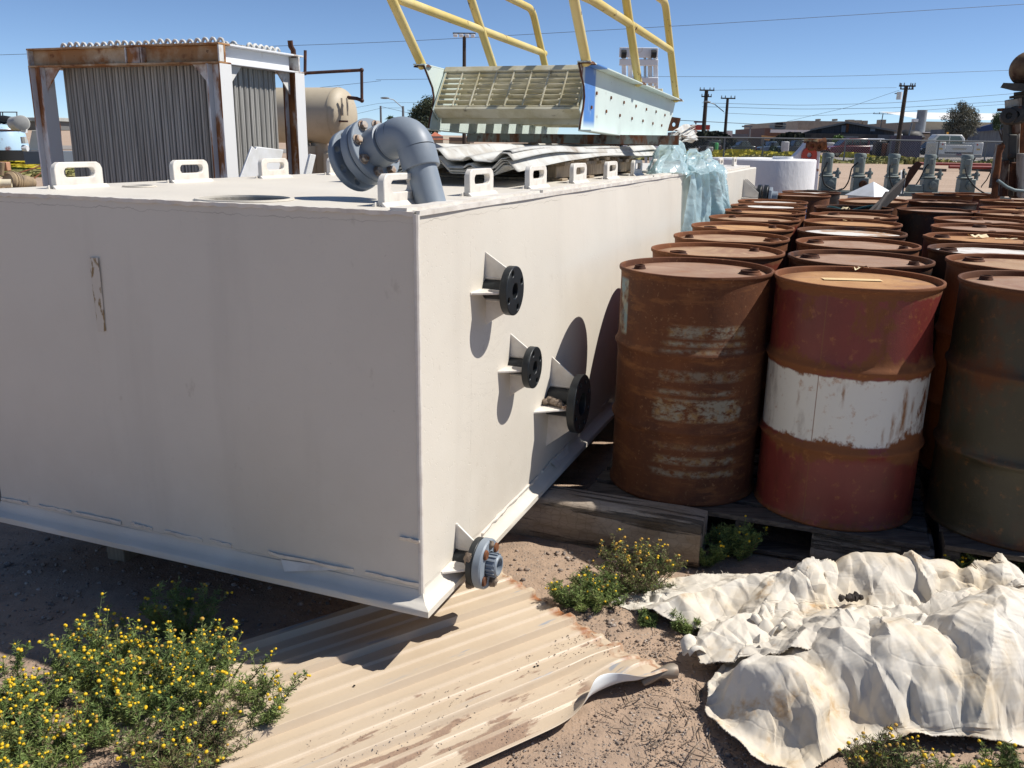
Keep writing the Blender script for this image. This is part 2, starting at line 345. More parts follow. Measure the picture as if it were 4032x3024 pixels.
# ------------------------------------------------------------------ the big off-white tank
TL, TW = 4.28, 1.645
tank = thing('storage_tank', 'big rectangular off-white plastic tank with black flanged nozzles, its shaded end facing the weeds', 'tank', C0)
def bulge_wall(L, z0, z1, amp, fn, nu, nv):
    u = np.linspace(0, L, nu); v = np.linspace(z0, z1, nv); U, V = np.meshgrid(u, v, indexing='ij')
    b = amp*np.sin(np.pi*U/L)*np.sin(np.pi*(V-z0)/(z1-z0)) + .0018*np.sin(9*U+3*V)
    return np.array([[fn(U[i, j], b[i, j], V[i, j]) for j in range(nv)] for i in range(nu)])
MB().grid(bulge_wall(TL, TZ0, TZ1-.006, .035, lambda u, b, v: T(u, b, v), 60, 16)).build('side_wall', M['tank'], tank)
MB().grid(bulge_wall(TW, TZ0, TZ1-.006, .012, lambda u, b, v: T(-b, -u, v), 40, 16)[::-1]).build('end_wall', M['tank'], tank)
MB().add([T(TL, 0, TZ0), T(TL, -TW, TZ0), T(TL, -TW, TZ1), T(TL, 0, TZ1)], [(0, 1, 2, 3)]).build('back_wall', M['tank'], tank)
MB().add([T(0, -TW, TZ0), T(TL, -TW, TZ0), T(TL, -TW, TZ1), T(0, -TW, TZ1)], [(3, 2, 1, 0)]).build('far_side_wall', M['tank'], tank)
holes = [(.505, 1.375, .045), (.147, .64, .13), (1.22, .85, .06)]
top = MB().prism([(.004, .004), (TL-.004, .004), (TL-.004, TW-.004), (.004, TW-.004)], .012, fr(T(0, 0, TZ1-.012), E1, -N1, UP), holes=[circ(r, 32, (a, b)) for a, b, r in holes])
top.build('top_plate', M['tank'], tank, smooth=False)
for a, b, r in holes:
    MB().lathe([(r+.012, .004), (r+.012, .009), (r, .009), (r, -.05)], fr(T(a, -b, TZ1-.003), E1, -N1, UP), 32).build('port_ring', M['tank'], tank)
# raised welded strips with ragged edges along the top of the long side and at the corner
def ragged(s0, s1, n0, n1, z0, h, step=.03, j=.0022):
    n = max(2, int((s1-s0)/step)); s_ = np.linspace(s0, s1, n); P = np.zeros((n, 4, 3))
    for i, s in enumerate(s_):
        q = RNG.uniform(-j, j, 4); P[i] = [T(s, n0+q[0], z0), T(s, n0+q[1], z0+h+q[2]*.5), T(s, n1+q[3], z0+h), T(s, n1, z0)]
    b = MB().grid(P); b.f += [(0, 1, 2, 3), (4*n-1, 4*n-2, 4*n-3, 4*n-4)]; return b
for a, b in ((.0, 1.02), (1.05, 2.9), (2.93, TL)):
    ragged(a, b, -.075, -.028, TZ1-.002, .011).build('top_strip', M['tank_chip'], tank, ang=60)
ragged(.004, TL, -.012, .006, TZ1-.010, .013, .02, .003).build('side_edge_bead', M['tank_chip'], tank, ang=60)
n = 90; P = np.zeros((n, 4, 3))
for i, q in enumerate(np.linspace(.004, TW, n)):
    e = RNG.uniform(-.003, .003, 4); P[i] = [T(.010, -q, TZ1-.004), T(.010+e[0], -q, TZ1+.002), T(-.005+e[1], -q, TZ1+.001+e[2]*.4), T(-.004+e[3]*.4, -q, TZ1-.010+e[2])]
MB().grid(P[::-1]).build('end_edge_bead', M['tank_chip'], tank, ang=60)
MB().tube([T(.002, -.002, z) for z in np.linspace(TZ0+.02, TZ1-.006, 24)], [.0085+.0008*math.sin(i*1.7) for i in range(24)], 10).build('corner_bead', M['tank_chip'], tank)
# base lip with a cove on top of it, mitred round the corner
def lip():
    prof = [(.004, .0), (.040, .0), (.041, .019), (.036, .023), (.020, .028), (.008, .041), (.003, .060)]
    P = np.zeros((3, len(prof), 3))
    for j, (o_, z) in enumerate(prof):
        P[0, j] = T(-o_, -TW-o_, TZ0+z); P[1, j] = T(-o_, o_, TZ0+z); P[2, j] = T(TL+o_, o_, TZ0+z)
    b = MB()
    for k in (0, 1):
        m = 60 if k else 30; Q = np.array([P[k]*(1-t)+P[k+1]*t for t in np.linspace(0, 1, m)]); Q[:, 2:6] += RNG.uniform(-.0012, .0012, (m, 4, 3))*np.array([1, 1, 1])
        b.grid(Q[:, ::-1])
    b.add([T(-.04, -TW, TZ0), T(-.04, .04, TZ0), T(TL, .04, TZ0), T(TL, -TW, TZ0)], [(0, 3, 2, 1)][::-1]); return b
lip().build('base_lip', M['tank'], tank, ang=50)
# loose peeling weld strips
def peel(pts2, fn, depth=.008, th=.0025, sag=0.0):
    n = len(pts2); b = MB(); V = []
    for i, (u, z) in enumerate(pts2):
        w = .010+RNG.uniform(-.003, .003); d = depth*(.6+.8*RNG.random())
        V += [fn(u, .001, z+.002), fn(u, d, z+.001+th), fn(u, d*.9, z-w*.5), fn(u, .001, z-w)]
    F_ = []
    for i in range(n-1):
        for k in range(3): F_.append((i*4+k, i*4+k+1, i*4+k+5, i*4+k+4))
    F_ += [(0, 3, 2, 1), (n*4-4, n*4-3, n*4-2, n*4-1)]
    return b.add(V, F_)
ff = lambda u, o_, z: T(-o_, -u, z)
fs = lambda u, o_, z: T(u, o_, z)
for x0, y0, x1, y1 in [(12, 1960, 113, 1978), (157, 1986, 283, 2014), (302, 2014, 478, 2054), (524, 2057, 602, 2078), (655, 2087, 800, 2121), (832, 2123, 914, 2143), (1440, 2250, 1655, 2298), (1578, 2112, 1658, 2128), (1060, 2172, 1395, 2243)]:
    a = onfront(x0, y0); b = onfront(x1, y1); m = 9
    peel([(a[0]+(b[0]-a[0])*t, a[1]+(b[1]-a[1])*t+RNG.uniform(-.0015, .0015)) for t in np.linspace(0, 1, m)], ff).build('peeled_strip', M['tank_chip'], tank, ang=60)
a = onfront(1110, 2215); b = onfront(1390, 2248)
MB().add([ff(a[0], .004, a[1]+.012), ff(b[0], .004, b[1]+.006), ff(a[0]-.02, .018, a[1]-.018), ff(a[0], .001, a[1]+.02)], [(0, 1, 2), (0, 2, 3)]).build('peeled_flake', M['tank_chip'], tank, smooth=False)
for x0, y0, x1, y1 in [(1890, 2100, 1985, 2000), (1985, 2000, 2072, 1912), (2072, 1912, 2110, 1875), (2130, 1852, 2235, 1738), (2355, 1610, 2420, 1540)]:
    a = onwall(x0, y0); b = onwall(x1, y1)
    peel([(a[0]+(b[0]-a[0])*t, a[1]+(b[1]-a[1])*t+RNG.uniform(-.002, .002)) for t in np.linspace(0, 1, 8)], fs, .010).build('peeled_strip', M['tank_chip'], tank, ang=60)
a = onwall(2160, 1815); b = onwall(2230, 1740)
MB().add([fs(a[0], .003, a[1]), fs(b[0], .003, b[1]), fs(b[0]-.02, .022, b[1]-.06), fs(a[0]+.02, .028, a[1]-.03)], [(0, 1, 2, 3)]).build('peeled_flake', M['tank_chip'], tank, smooth=False)
# brown glue strip left on the shaded end
def glue():
    t = NT('brown_glue_residue'); a = t.n('ShaderNodeTexWave', wave_type='BANDS', bands_direction='Z', Scale=9.0, Distortion=14.0, Detail=3.0); t.l(t.co, a.inputs['Vector'])
    c = t.mix(t.ramp(t.noise(34, stretch=(1, 1, .35), detail=5), .53, .58), (.60, .55, .47), (.26, .18, .085)); return t.out(c, .7)
a = onfront(362, 1012); b = onfront(398, 1012); c = onfront(428, 1300); d = onfront(396, 1302)
bb = MB(); L0 = np.linspace(0, 1, 10)
P = np.array([[ff(a[0]+(d[0]-a[0])*t+RNG.uniform(-.001, .001), .0118-.001*t, a[1]+(d[1]-a[1])*t), ff(a[0]+(d[0]-a[0])*t-.02, .0122-.001*t, a[1]+(d[1]-a[1])*t), ff(b[0]+(c[0]-b[0])*t+RNG.uniform(-.001, .001), .0118-.001*t, b[1]+(c[1]-b[1])*t)] for t in L0])
bb.grid(P).build('glue_residue', glue(), tank)
# lifting lugs: plates along the long side with a slot
def lug_mesh():
    b = MB(); w, h, c = .205, .088, .022; poly = [(0, 0), (w, 0), (w, h-c), (w-c*.35, h-c*.35), (w-c, h), (c, h), (c*.35, h-c*.35), (0, h-c)]
    slot = circ(.017, 8, (.155, .052), 0)[:0]; k = 6
    slot = [(.155+.016*math.cos(t), .053+.016*math.sin(t)) for t in np.linspace(-math.pi/2, math.pi/2, k)] + [(.055+.016*math.cos(t), .053+.016*math.sin(t)) for t in np.linspace(math.pi/2, 3*math.pi/2, k)]
    b.prism(poly, .022, fr((0, -.011, 0), (1, 0, 0), (0, 0, 1), (0, 1, 0)), holes=[slot])
    b.prism([(0, 0), (.018, 0), (0, .016)], w+.03, fr((-.015, .010, -.002), (0, 1, 0), (0, 0, 1), (1, 0, 0)))
    b.prism([(0, 0), (-.018, 0), (0, .016)], w+.03, fr((-.015, -.010, -.002), (0, 1, 0), (0, 0, 1), (1, 0, 0))); return b.mesh('lifting_lug', True, 40)
LUG = lug_mesh()
def lugs(parent, spots, z, m):
    for s_, e in spots:
        o = link('lifting_lug', LUG, m, parent, bevel=.003, local=True); o.location = Vector(T(s_, -e, z)) - OFFS[parent.name]
        o.rotation_euler = (0, 0, math.pi/2-YAW)
lugs(tank, [(.12+.575*i, .17) for i in range(7)] + [(.24+.56*i, 1.49) for i in range(6)], TZ1-.001, M['tank_chip'])

def flange_mb(Rf, bore, th, nb, rb, bc, f, ph=0.4):
    return MB().prism(circ(Rf, 40), th, f, holes=[circ(bore, 28)] + [circ(rb, 10, (bc*math.cos(ph+2*math.pi*i/nb), bc*math.sin(ph+2*math.pi*i/nb))) for i in range(nb)])
def gusset(part, s_, z, axis, sign, r0, r1, L, rf, m):
    """tapered plate from the wall to the flange, along +-z or +-s"""
    th = .007; poly = [(r0, .001), (r1, .001), (r1, .006), (rf, L), (r0, L)]
    X_ = (UP if axis == 'z' else E1)*sign; Yd = N1; Zd = np.cross(X_, Yd); o = T(s_, 0, z) - Zd*th/2
    MB().prism(poly, th, fr(o, X_, Yd, Zd)).build('gusset', m, part, bevel=.0015)
    MB().tube([T(s_, .004, z)+X_*r1, T(s_, .005, z)+X_*(r0+.008), T(s_, .012, z)+X_*(r0+.002), T(s_, L-.01, z)+X_*(r0+.003)], .0055, 6).build('weld_bead', m, part)
def nozzle(parent, s_, z, Rf, rp, proj, ru, rl, th=.024, nb=4, flange_m=None, sides=('zu', 'zd', 'sl', 'su'), rn=None):
    p = thing_part('nozzle', parent)
    fm = flange_m or M['black_iron']
    MB().lathe([(rp, -.002), (rp, proj-th), (rp*.75, proj-th), (rp*.75, -.25)], fraxis(T(s_, 0, z), N1), 28).build('neck', fm, p)
    flange_mb(Rf, rp*.78, th, nb, .0105 if nb == 4 else .011, Rf*.77, fraxis(T(s_, proj-th, z), N1)).build('flange', fm, p, bevel=.002)
    for k in sides: gusset(p, s_, z, k[0], 1 if k[1] == 'u' else -1, rp+.002, ru if k[1] == 'u' else rl, proj-th+.002, min(Rf*.86, ru), M['tank_chip'])
    return p
def thing_part(name, parent):
    o = bpy.data.objects.new(name, None); COL.objects.link(o); o.parent = parent; o.location = -OFFS[parent.name]; OFFS[o.name] = Vector((0, 0, 0)); return o
nz1 = nozzle(tank, .439, 1.046, .075, .030, .105, .113, .113)
nz2 = nozzle(tank, .636, .760, .070, .028, .105, .115, .115)
nz3 = nozzle(tank, 1.058, .523, .113, .056, .150, .186, .190, .030, 8)
nz4 = nozzle(tank, .230, .236, .076, .030, .085, .115, .110, .020, 4, sides=('zu', 'sl'))
# grey union fitted on the lowest nozzle: second flange, rusty bolts, ribbed collar
A4 = fraxis(T(.230, .085, .236), N1)
MB().lathe([(.074, .0), (.078, .004), (.078, .024), (.074, .029), (.040, .029)], A4, 36).build('union_flange', M['grey_pvc'], nz4)
b = MB()
for i in range(16):
    t0 = 2*math.pi*i/16; b.boxc((0, 0, 0), (.006, .004, .026), fr(A4[0]+.043*N1+.0345*(math.cos(t0)*A4[1][0]+math.sin(t0)*A4[1][1]), math.cos(t0)*A4[1][0]+math.sin(t0)*A4[1][1], -math.sin(t0)*A4[1][0]+math.cos(t0)*A4[1][1], N1))
b.lathe([(.033, .026), (.033, .058), (.030, .062), (.024, .062), (.022, .02)], A4, 32); b.build('union_collar', M['grey_pvc'], nz4)
for i in range(4):
    t0 = .65+math.pi/2*i; c = A4[0]+.058*(math.cos(t0)*A4[1][0]+math.sin(t0)*A4[1][1])
    MB().lathe([(.015, .028), (.016, .031), (.013, .036)], fraxis(c, N1), 14, cap1=True).build('bolt_head', M['rust'], nz4)
for i, (t0, r, n0, sz) in enumerate([(.2, .064, -.012, .017), (1.5, .062, .030, .012), (2.6, .066, -.014, .018), (4.0, .068, -.016, .016), (4.9, .060, .034, .019), (5.3, .066, -.01, .016), (5.6, .05, .03, .012)]):
    c = A4[0]+n0*N1+r*(math.cos(t0)*A4[1][0]+math.sin(t0)*A4[1][1])
    MB().ball(c, (sz*.9, sz*.8, sz*1.15), n=12, m=8, jit=.22).build('mud_lump', M['mud'], nz4)
# mud and a loose nut lying on the ledge of the big nozzle
b = MB()
for q in [(.0, .030, .012), (.012, .045, .016), (.004, .062, .015), (.0, .078, .014), (-.012, .094, .011), (.02, .020, .008)]:
    b.ball(T(1.058-.085+q[0], q[1], .531+q[2]*.8), (q[2]*1.2, q[2]*1.1, q[2]), n=12, m=8, jit=.16)
tag(b.build('mud_nest', M['mud']), 'lumpy dried mud nest resting on the ledge of the largest black nozzle', 'mud')
tag(MB().prism(circ(.0125, 6), .013, fr(T(.955, .112, .5275), E1, -N1, UP), holes=[circ(.0065, 10)]).build('hex_nut', M['bolt'], bevel=.001), 'loose hexagonal nut lying beside the mud nest on the nozzle ledge', 'nut')

# grey elbow pipe rising from the top plate
el = thing_part('outlet_pipe', tank)
_up = np.array([0, _sp, _cp]); camw = lambda x, u, f: nrm(x*_right + u*_up + f*FWD)
u1 = camw(-.27, .96, .0); d1 = camw(-.755, -.23, .61); d1 = nrm(d1-u1*(d1@u1))
base = onz(1697, 802, TZ1)
Kp = base + .222*u1; rp = .0445
MB().lathe([(rp, -.05), (rp, .16)], fraxis(base, u1), 32).build('riser', M['grey_pvc'], el)
MB().lathe([(rp, .105), (.054, .105), (.0555, .108), (.0555, .162)], fraxis(base, u1), 32).build('socket', M['grey_pvc'], el)
Rb = .060; cen = Kp - Rb*u1 + Rb*d1
pts = arc3(cen, -d1, u1, Rb, 0, math.pi/2, 14)
MB().tube(pts, .0545, 32, caps=False).build('elbow', M['grey_pvc'], el)
s0 = Kp + Rb*d1
ax = lambda d_: fraxis(s0 + d_*d1, d1)
MB().lathe([(.0545, 0), (.0545, .030), (.0555, .030), (.0555, .034), (.046, .034), (.046, .05)], ax(0), 32).build('socket', M['grey_pvc'], el)
MB().lathe([(.050, .040), (.060, .042), (.061, .085), (.064, .096)], ax(0), 32).build('collar', M['grey_pvc'], el)
flange_mb(.096, .045, .020, 8, .009, .076, ax(.090)).build('flange', M['grey_pvc'], el, bevel=.004)
flange_mb(.096, .045, .030, 8, .009, .076, ax(.114)).build('flange', M['grey_pvc'], el, bevel=.004)
MB().lathe([(.060, 0), (.060, .04)], ax(.143), 32).build('valve_neck', M['grey_pvc'], el)
flange_mb(.096, .045, .024, 8, .009, .076, ax(.178)).build('flange', M['grey_pvc'], el, bevel=.004)
for i in range(8):
    t0 = .35+math.pi/4*i; f_ = ax(.090); c = f_[0]+.076*(math.cos(t0)*f_[1][0]+math.sin(t0)*f_[1][1])
    b = MB().prism(circ(.0125, 6), .012, fraxis(c-.014*d1, d1)); b.lathe([(.0165, -.003), (.0165, 0)], fraxis(c, d1), 16, True, True); b.cyl(c, c+.060*d1, .007, n=8); b.build('bolt', M['bolt'], el, bevel=.001)

# ------------------------------------------------------------------ second tank behind it and the white round tank
T2 = thing('storage_tank', 'smaller off-white rectangular tank behind the plastic film, with a triple-gusset nozzle', 'tank', T(4.6, 0, 0))
def boxT(b, s0, s1, n0, n1, z0, z1): return b.box((s0, -n1, z0), (s1, -n0, z1), TANKF)
boxT(MB(), 4.55, 7.9, -1.6, -.001, .12, 1.262).build('shell', M['tank'], T2, bevel=.01)
boxT(MB(), 4.6, 7.72, -1.55, -.05, 1.264, 1.282).build('top_plate', M['tank_chip'], T2)
lugs(T2, [(5.6, .16), (6.25, .16), (6.75, .55), (7.2, .16)], 1.28, M['tank_chip'])
nz = thing_part('nozzle', T2); sN, zN = 6.95, 1.00
for ds in (-.12, 0, .12):
    MB().prism([(.0, .001), (.17, .001), (.05, .15), (0, .15)], .012, fr(T(sN+ds, 0, zN), UP, N1, np.cross(UP, N1))).build('gusset', M['tank_chip'], nz)
MB().boxc((0, 0, 0), (.36, .012, .15), fr(T(sN, .075, zN-.01), E1, UP, N1)).build('gusset', M['tank_chip'], nz)
MB().lathe([(.07, 0), (.07, .15)], fraxis(T(sN, 0, zN), N1), 24).build('neck', M['black_iron'], nz)
for o_ in (.13, .19):
    MB().lathe([(.12, 0), (.12, .04)], fraxis(T(sN, o_, zN), N1), 28, True, True).build('flange', M['black_iron'], nz, bevel=.004)
MB().lathe([(.10, 0), (.10, .03)], fraxis(T(sN, .24, zN), N1), 8, True, True).build('union_nut', M['grey_pvc'], nz, bevel=.004)
MB().lathe([(.06, 0), (.06, .05), (.03, .05), (.03, .01)], fraxis(T(sN, .27, zN), N1), 20).build('union_collar', M['grey_pvc'], nz)

t = NT('white_stucco_tank'); v_ = t.noise(7, detail=3, stretch=(1, 1, .5))
c = t.mix(t.ramp(t.noise(3, detail=5, stretch=(1, 1, .6)), .68, .74, 0, .55), (.74, .74, .75), (.6, .36, .28)); t.bump([(v_, .55, .02)]); M['stucco'] = t.out(c, .8)
rc = at(2990, 700, 12.4)[:2]
rt = thing('round_tank', 'large white round tank with rough plastered side beyond the rusty drums', 'tank', (rc[0], rc[1], 0))
rr = at(3198, 700, 12.4)[0]-rc[0]
zt_ = at(3050, 627, 12.4-rr)[2]
MB().lathe([(rr, -.1), (rr, zt_-.02), (rr-.02, zt_)], frz((rc[0], rc[1], 0), 0), 72).build('shell', M['stucco'], rt)
MB().lathe([(rr-.015, zt_-.006), (.01, zt_+.015)], frz((rc[0], rc[1], 0), 0), 72, cap1=True).build('lid', M['stucco'], rt)
MB().lathe([(.13, 0), (.13, .035)], frz((rc[0]+.15, rc[1]-.5, zt_-.002), 0), 24, cap1=True).build('hatch', M['white_steel'], rt)

# ------------------------------------------------------------------ rusty drums
def drum_mesh(dent=False, seed=None):
    rb, rc_, rh = .2855, .2935, .2975; prof = [(0.02, .012), (.276, .012), (.280, .002), (.289, .0), (rc_, .004), (rc_, .011), (.288, .016), (rb, .024)]
    def hoop(z): return [(rb, z-.045), (rb+.0015, z-.026), (rb+.006, z-.012), (rh, z-.003), (rh, z+.003), (rb+.006, z+.012), (rb+.0015, z+.026), (rb, z+.045)]
    prof += [(rb, .09), (rb, .17)] + hoop(.292) + [(rb, .39), (rb, .48)] + hoop(.588) + [(rb, .68), (rb, .77), (rb, .84), (rb+.001, .858), (.288, .864), (rc_, .868), (.2945, .874), (rc_, .880), (.289, .8815), (.284, .879), (.2825, .872), (.2815, .858)]
    b = MB().lathe(prof, n=84); me = b.mesh('drum_body', True, 50)
    if dent:
        for v in me.vertices:
            x, y, z = v.co; a = math.atan2(y, x)
            for a0, z0, wa, wz, d in ((-.55, .72, .22, .075, .022), (-.30, .77, .15, .05, .012), (-.85, .66, .2, .06, .010), (-.15, .66, .12, .07, .008)):
                q = d*math.exp(-((a-a0)/wa)**2-((z-z0)/wz)**2); v.co.x -= q*math.cos(a); v.co.y -= q*math.sin(a)
    if seed is not None:      # knocked-about drums: slightly oval, soft dents, bent chimes
        rg = np.random.default_rng(seed); a1, a2, p1, p2 = rg.uniform(.0015, .0035), rg.uniform(.001, .0025), rg.uniform(0, 6), rg.uniform(0, 6); dn = [(rg.uniform(-math.pi, math.pi), rg.choice([rg.uniform(.08, .26), rg.uniform(.34, .55), rg.uniform(.64, .84)]), rg.uniform(.12, .3), rg.uniform(.04, .08), rg.uniform(.006, .018)) for _ in range(9)]; bn = [(rg.uniform(-math.pi, math.pi), rg.uniform(.06, .16), rg.uniform(-.006, .004)) for _ in range(4)]
        for v in me.vertices:
            x, y, z = v.co; r = math.hypot(x, y); a = math.atan2(y, x)
            if r < .27: continue
            d = a1*math.cos(2*a+p1)+a2*math.cos(3*a+p2)*(.3+z)
            for a0, z0, wa, wz, dd in dn:
                q = (a-a0+math.pi) % (2*math.pi)-math.pi; d -= dd*math.exp(-(q/wa)**2-((z-z0)/wz)**2)
            v.co.x += d*math.cos(a); v.co.y += d*math.sin(a)
            if z > .855:
                for a0, wa, dd in bn: q = (a-a0+math.pi) % (2*math.pi)-math.pi; v.co.z += dd*math.exp(-(q/wa)**2)
    return me
def lid_mesh():
    return MB().lathe([(.2825, .858), (.272, .8565), (.262, .8625), (.20, .8635), (.10, .8645), (.012, .865)], n=64, cap1=True).mesh('drum_lid', True, 60)
def bung_mesh(r):
    return MB().lathe([(r*1.2, 0), (r*1.15, .006), (r, .010), (r, .016), (r*.86, .017), (r*.8, .009), (.001, .009)], n=20).mesh('bung', True, 40)
DRUM, DRUM_D, LID, BUNG, BUNGS = drum_mesh(), drum_mesh(True), lid_mesh(), bung_mesh(.036), bung_mesh(.02)
DRUMS_ = [drum_mesh(False, k) for k in range(6)]
for me in (DRUM, DRUM_D, LID, BUNG, BUNGS, *DRUMS_): me.materials.append(None)
def drum_mat(name, paint, rlo, rhi, bands=(), dark=1.0, extra=None, edge=.13):
    t = NT(name); co = t.rnd(); z = t.xyz()[2]
    c = t.mix(t.ramp(t.noise(3, co, 4), .35, .65), paint, tuple(x*.72 for x in paint))
    for z0, z1, col in bands:
        zz = t.math('ADD', z, t.math('MULTIPLY', t.math('SUBTRACT', t.noise(22, co, 6), .5), .02)); c = t.mix(t.band(zz, z0, z1, .003), c, col)
    if extra: c = extra(t, co, c)
    k = tuple(x*dark for x in RUST); ko = tuple(x*dark for x in RUSTO)
    near = t.math('ADD', t.band(z, .555, .625, .03), t.math('ADD', t.band(z, .262, .325, .03), t.ramp(z, .06, .0)))
    near = t.math('ADD', t.math('MULTIPLY', near, edge), t.ramp(z, .835, .866, 0, .30))
    nz_ = t.math('ADD', t.math('ADD', t.noise(4, co, 9, .68, (1, 1, .55)), t.math('MULTIPLY', t.math('SUBTRACT', t.noise(38, co, 5), .5), .16)), near)
    c = t.mix(t.ramp(nz_, rlo, rhi), c, k)
    c = t.mix(t.ramp(t.noise(26, co, 8, .7), .57, .69, 0, .6), c, ko)
    c = t.mix(t.math('MULTIPLY', t.ramp(t.noise(6, co, 8, .7, (1, 1, .3)), .55, .75), .65), c, RUSTD)
    t.bump([(t.noise(45, co, 6), .22, .004), (t.noise(180, co, 3), .15, .0015)])
    return t.out(c, t.ramp(nz_, rlo, rhi, .42, .82), 0, .4)
def lid_mat(name, c1, c2, white=0.0):
    t = NT(name); co = t.rnd(); c = t.mix(t.ramp(t.noise(4.5, co, 8), .36, .66), c1, c2)
    c = t.mix(t.ramp(t.noise(11, co, 8), .55, .72, 0, .6), c, (.30, .14, .06)); c = t.mix(t.ramp(t.noise(50, co, 5), .62, .72, 0, .5), c, (.17, .085, .05))
    o_ = t.xyz(); rd = t.math('SQRT', t.math('ADD', t.math('MULTIPLY', o_[0], o_[0]), t.math('MULTIPLY', o_[1], o_[1])))
    rim_ = t.math('MULTIPLY', t.ramp(t.math('ADD', rd, t.math('MULTIPLY', t.math('SUBTRACT', t.noise(9, co, 6), .5), .16)), .20, .275), .75); c = t.mix(rim_, c, (.20, .088, .038))
    c = t.mix(t.ramp(t.noise(2.6, co, 7, .7, (1, 1.8, 1), 1.2), .52, .64, 0, .7), c, (.25, .135, .09)); c = t.mix(t.ramp(t.noise(7, co, 8, .7), .60, .70, 0, .7), c, (.50, .36, .22))
    if white: c = t.mix(t.ramp(t.noise(3.2, co, 7, stretch=(1, 2.4, 1)), .60-white, .64-white), c, (.62, .60, .56))
    t.bump([(t.noise(30, co, 6), .2, .004), (t.noise(5, co, 2), .25, .03)]); return t.out(c, .8, 0, .3)
def stencil(t, co, c):
    """worn pale print and an old blue-grey label on the nearest drum"""
    o = t.xyz(); ang = t.math('ARCTAN2', o[1], o[0]); z = o[2]
    rows = None
    for z0, z1, am in ((.655, .70, .9), (.625, .640, 1), (.600, .612, .8), (.49, .53, .55), (.44, .455, .8), (.335, .42, 1.15), (.225, .245, .5), (.165, .195, .8), (.115, .14, .75)):
        q = t.math('MULTIPLY', t.band(z, z0, z1, .006), am); rows = q if rows is None else t.math('MAXIMUM', rows, q)
    reg = t.band(t.math('ADD', ang, t.math('MULTIPLY', t.math('SUBTRACT', t.noise(9, co, 3), .5), .5)), -2.13, -1.02, .04)
    worn = t.ramp(t.noise(30, co, 6, .65, (1, 1, 1.6)), .40, .56)
    f = t.math('MULTIPLY', t.math('MULTIPLY', rows, reg), worn)
    t.keep = t.math('MINIMUM', t.math('MULTIPLY', f, .85), .85)
    lab = t.math('MULTIPLY', t.math('MULTIPLY', t.band(ang, -3.09, -2.80, .012), t.band(z, .63, .84, .006)), t.ramp(t.noise(14, co, 6), .62, .48))
    t.keep2 = t.math('MULTIPLY', lab, .9); return c
def drum_mat_stencil():
    m = drum_mat('rust_brown_drum_with_worn_print', (.13, .05, .022), .30, .5, extra=stencil)
    return m
# the worn print must lie over the rust, so this one is finished by hand
def finish_stencil():
    t = NT('rust_brown_drum_with_worn_print'); co = t.co; z = t.xyz()[2]
    c = t.mix(t.ramp(t.noise(3.5, co, 9, .7, (1, 1, .5)), .35, .65), (.135, .045, .015), (.060, .021, .010))
    c = t.mix(t.ramp(t.noise(9, co, 8, .7, (.6, .6, 2.5)), .52, .68, 0, .6), c, (.25, .10, .032))
    stencil(t, co, c)
    pale = t.mix(t.ramp(t.noise(24, co, 5), .45, .6), (.245, .235, .18), (.25, .155, .065))
    c = t.mix(t.keep, c, pale); c = t.mix(t.keep2, c, t.mix(t.ramp(t.noise(11, co, 5), .42, .55), (.16, .23, .25), (.27, .25, .19)))
    c = t.mix(t.ramp(t.noise(70, co, 5), .6, .72, 0, .5), c, (.32, .17, .08))
    t.bump([(t.noise(45, co, 6), .25, .004), (t.noise(180, co, 3), .15, .0015)]); return t.out(c, .8, 0, .35)
def bright_streaks(t, co, c):
    o = t.xyz(); ang = t.math('ARCTAN2', o[1], o[0]); z = o[2]
    seam = t.band(ang, -2.268, -2.256, .003); c = t.mix(t.math('MULTIPLY', seam, .75), c, RUST)
    for a0, wz, z1, z0 in ((-1.17, .085, .555, .33), (-1.02, .05, .50, .33), (-1.30, .04, .45, .33), (-1.42, .03, .40, .33), (-1.95, .025, .55, .47), (-2.5, .03, .50, .44)):
        w = t.math('ABSOLUTE', t.math('ADD', t.math('SUBTRACT', ang, a0), t.math('MULTIPLY', t.math('SUBTRACT', t.noise(30, co, 4), .5), .06)))
        s_ = t.math('MULTIPLY', t.ramp(w, wz*.2, wz, 1, 0), t.math('MULTIPLY', t.ramp(z, z0-.02, z0+.05), t.ramp(z, z1, z1-.04)))
        c = t.mix(t.math('MULTIPLY', s_, t.ramp(t.noise(40, co, 5, stretch=(1, 1, .3)), .35, .6)), c, (.24, .105, .035))
    return c
DM = {'stencil': finish_stencil(),
      'redwhite': drum_mat('red_and_white_drum_paint', (.185, .034, .027), .565, .625, [(.318, .562, (.62, .61, .56))], extra=bright_streaks, edge=.20),
      'olive': drum_mat('dark_olive_drum_paint', (.040, .034, .018), .52, .70, dark=.55),
      'orange': drum_mat('orange_rust_drum', (.32, .10, .03), .42, .66),
      'brown': drum_mat('brown_rust_drum', (.12, .05, .03), .36, .58),
      'dark': drum_mat('blackish_drum', (.022, .017, .015), .60, .78, dark=.6),
      'blue': drum_mat('blue_drum_paint', (.03, .07, .20), .62, .70),
      'redbrown': drum_mat('red_brown_drum_paint', (.16, .035, .022), .50, .66)}
LM = {'tan': lid_mat('dusty_tan_drum_lid', (.40, .265, .165), (.33, .205, .12)), 'grey': lid_mat('dusty_greyish_drum_lid', (.355, .235, .165), (.28, .175, .12)),
      'orange': lid_mat('orange_dust_drum_lid', (.46, .26, .115), (.36, .18, .075)), 'white': lid_mat('drum_lid_with_white_paint', (.40, .27, .17), (.34, .21, .13), .12), 'pale': lid_mat('mostly_pale_drum_lid', (.36, .30, .26), (.42, .42, .42), .18)}
ZD = .145
G_DR = 'rusty steel drums standing on pallets'
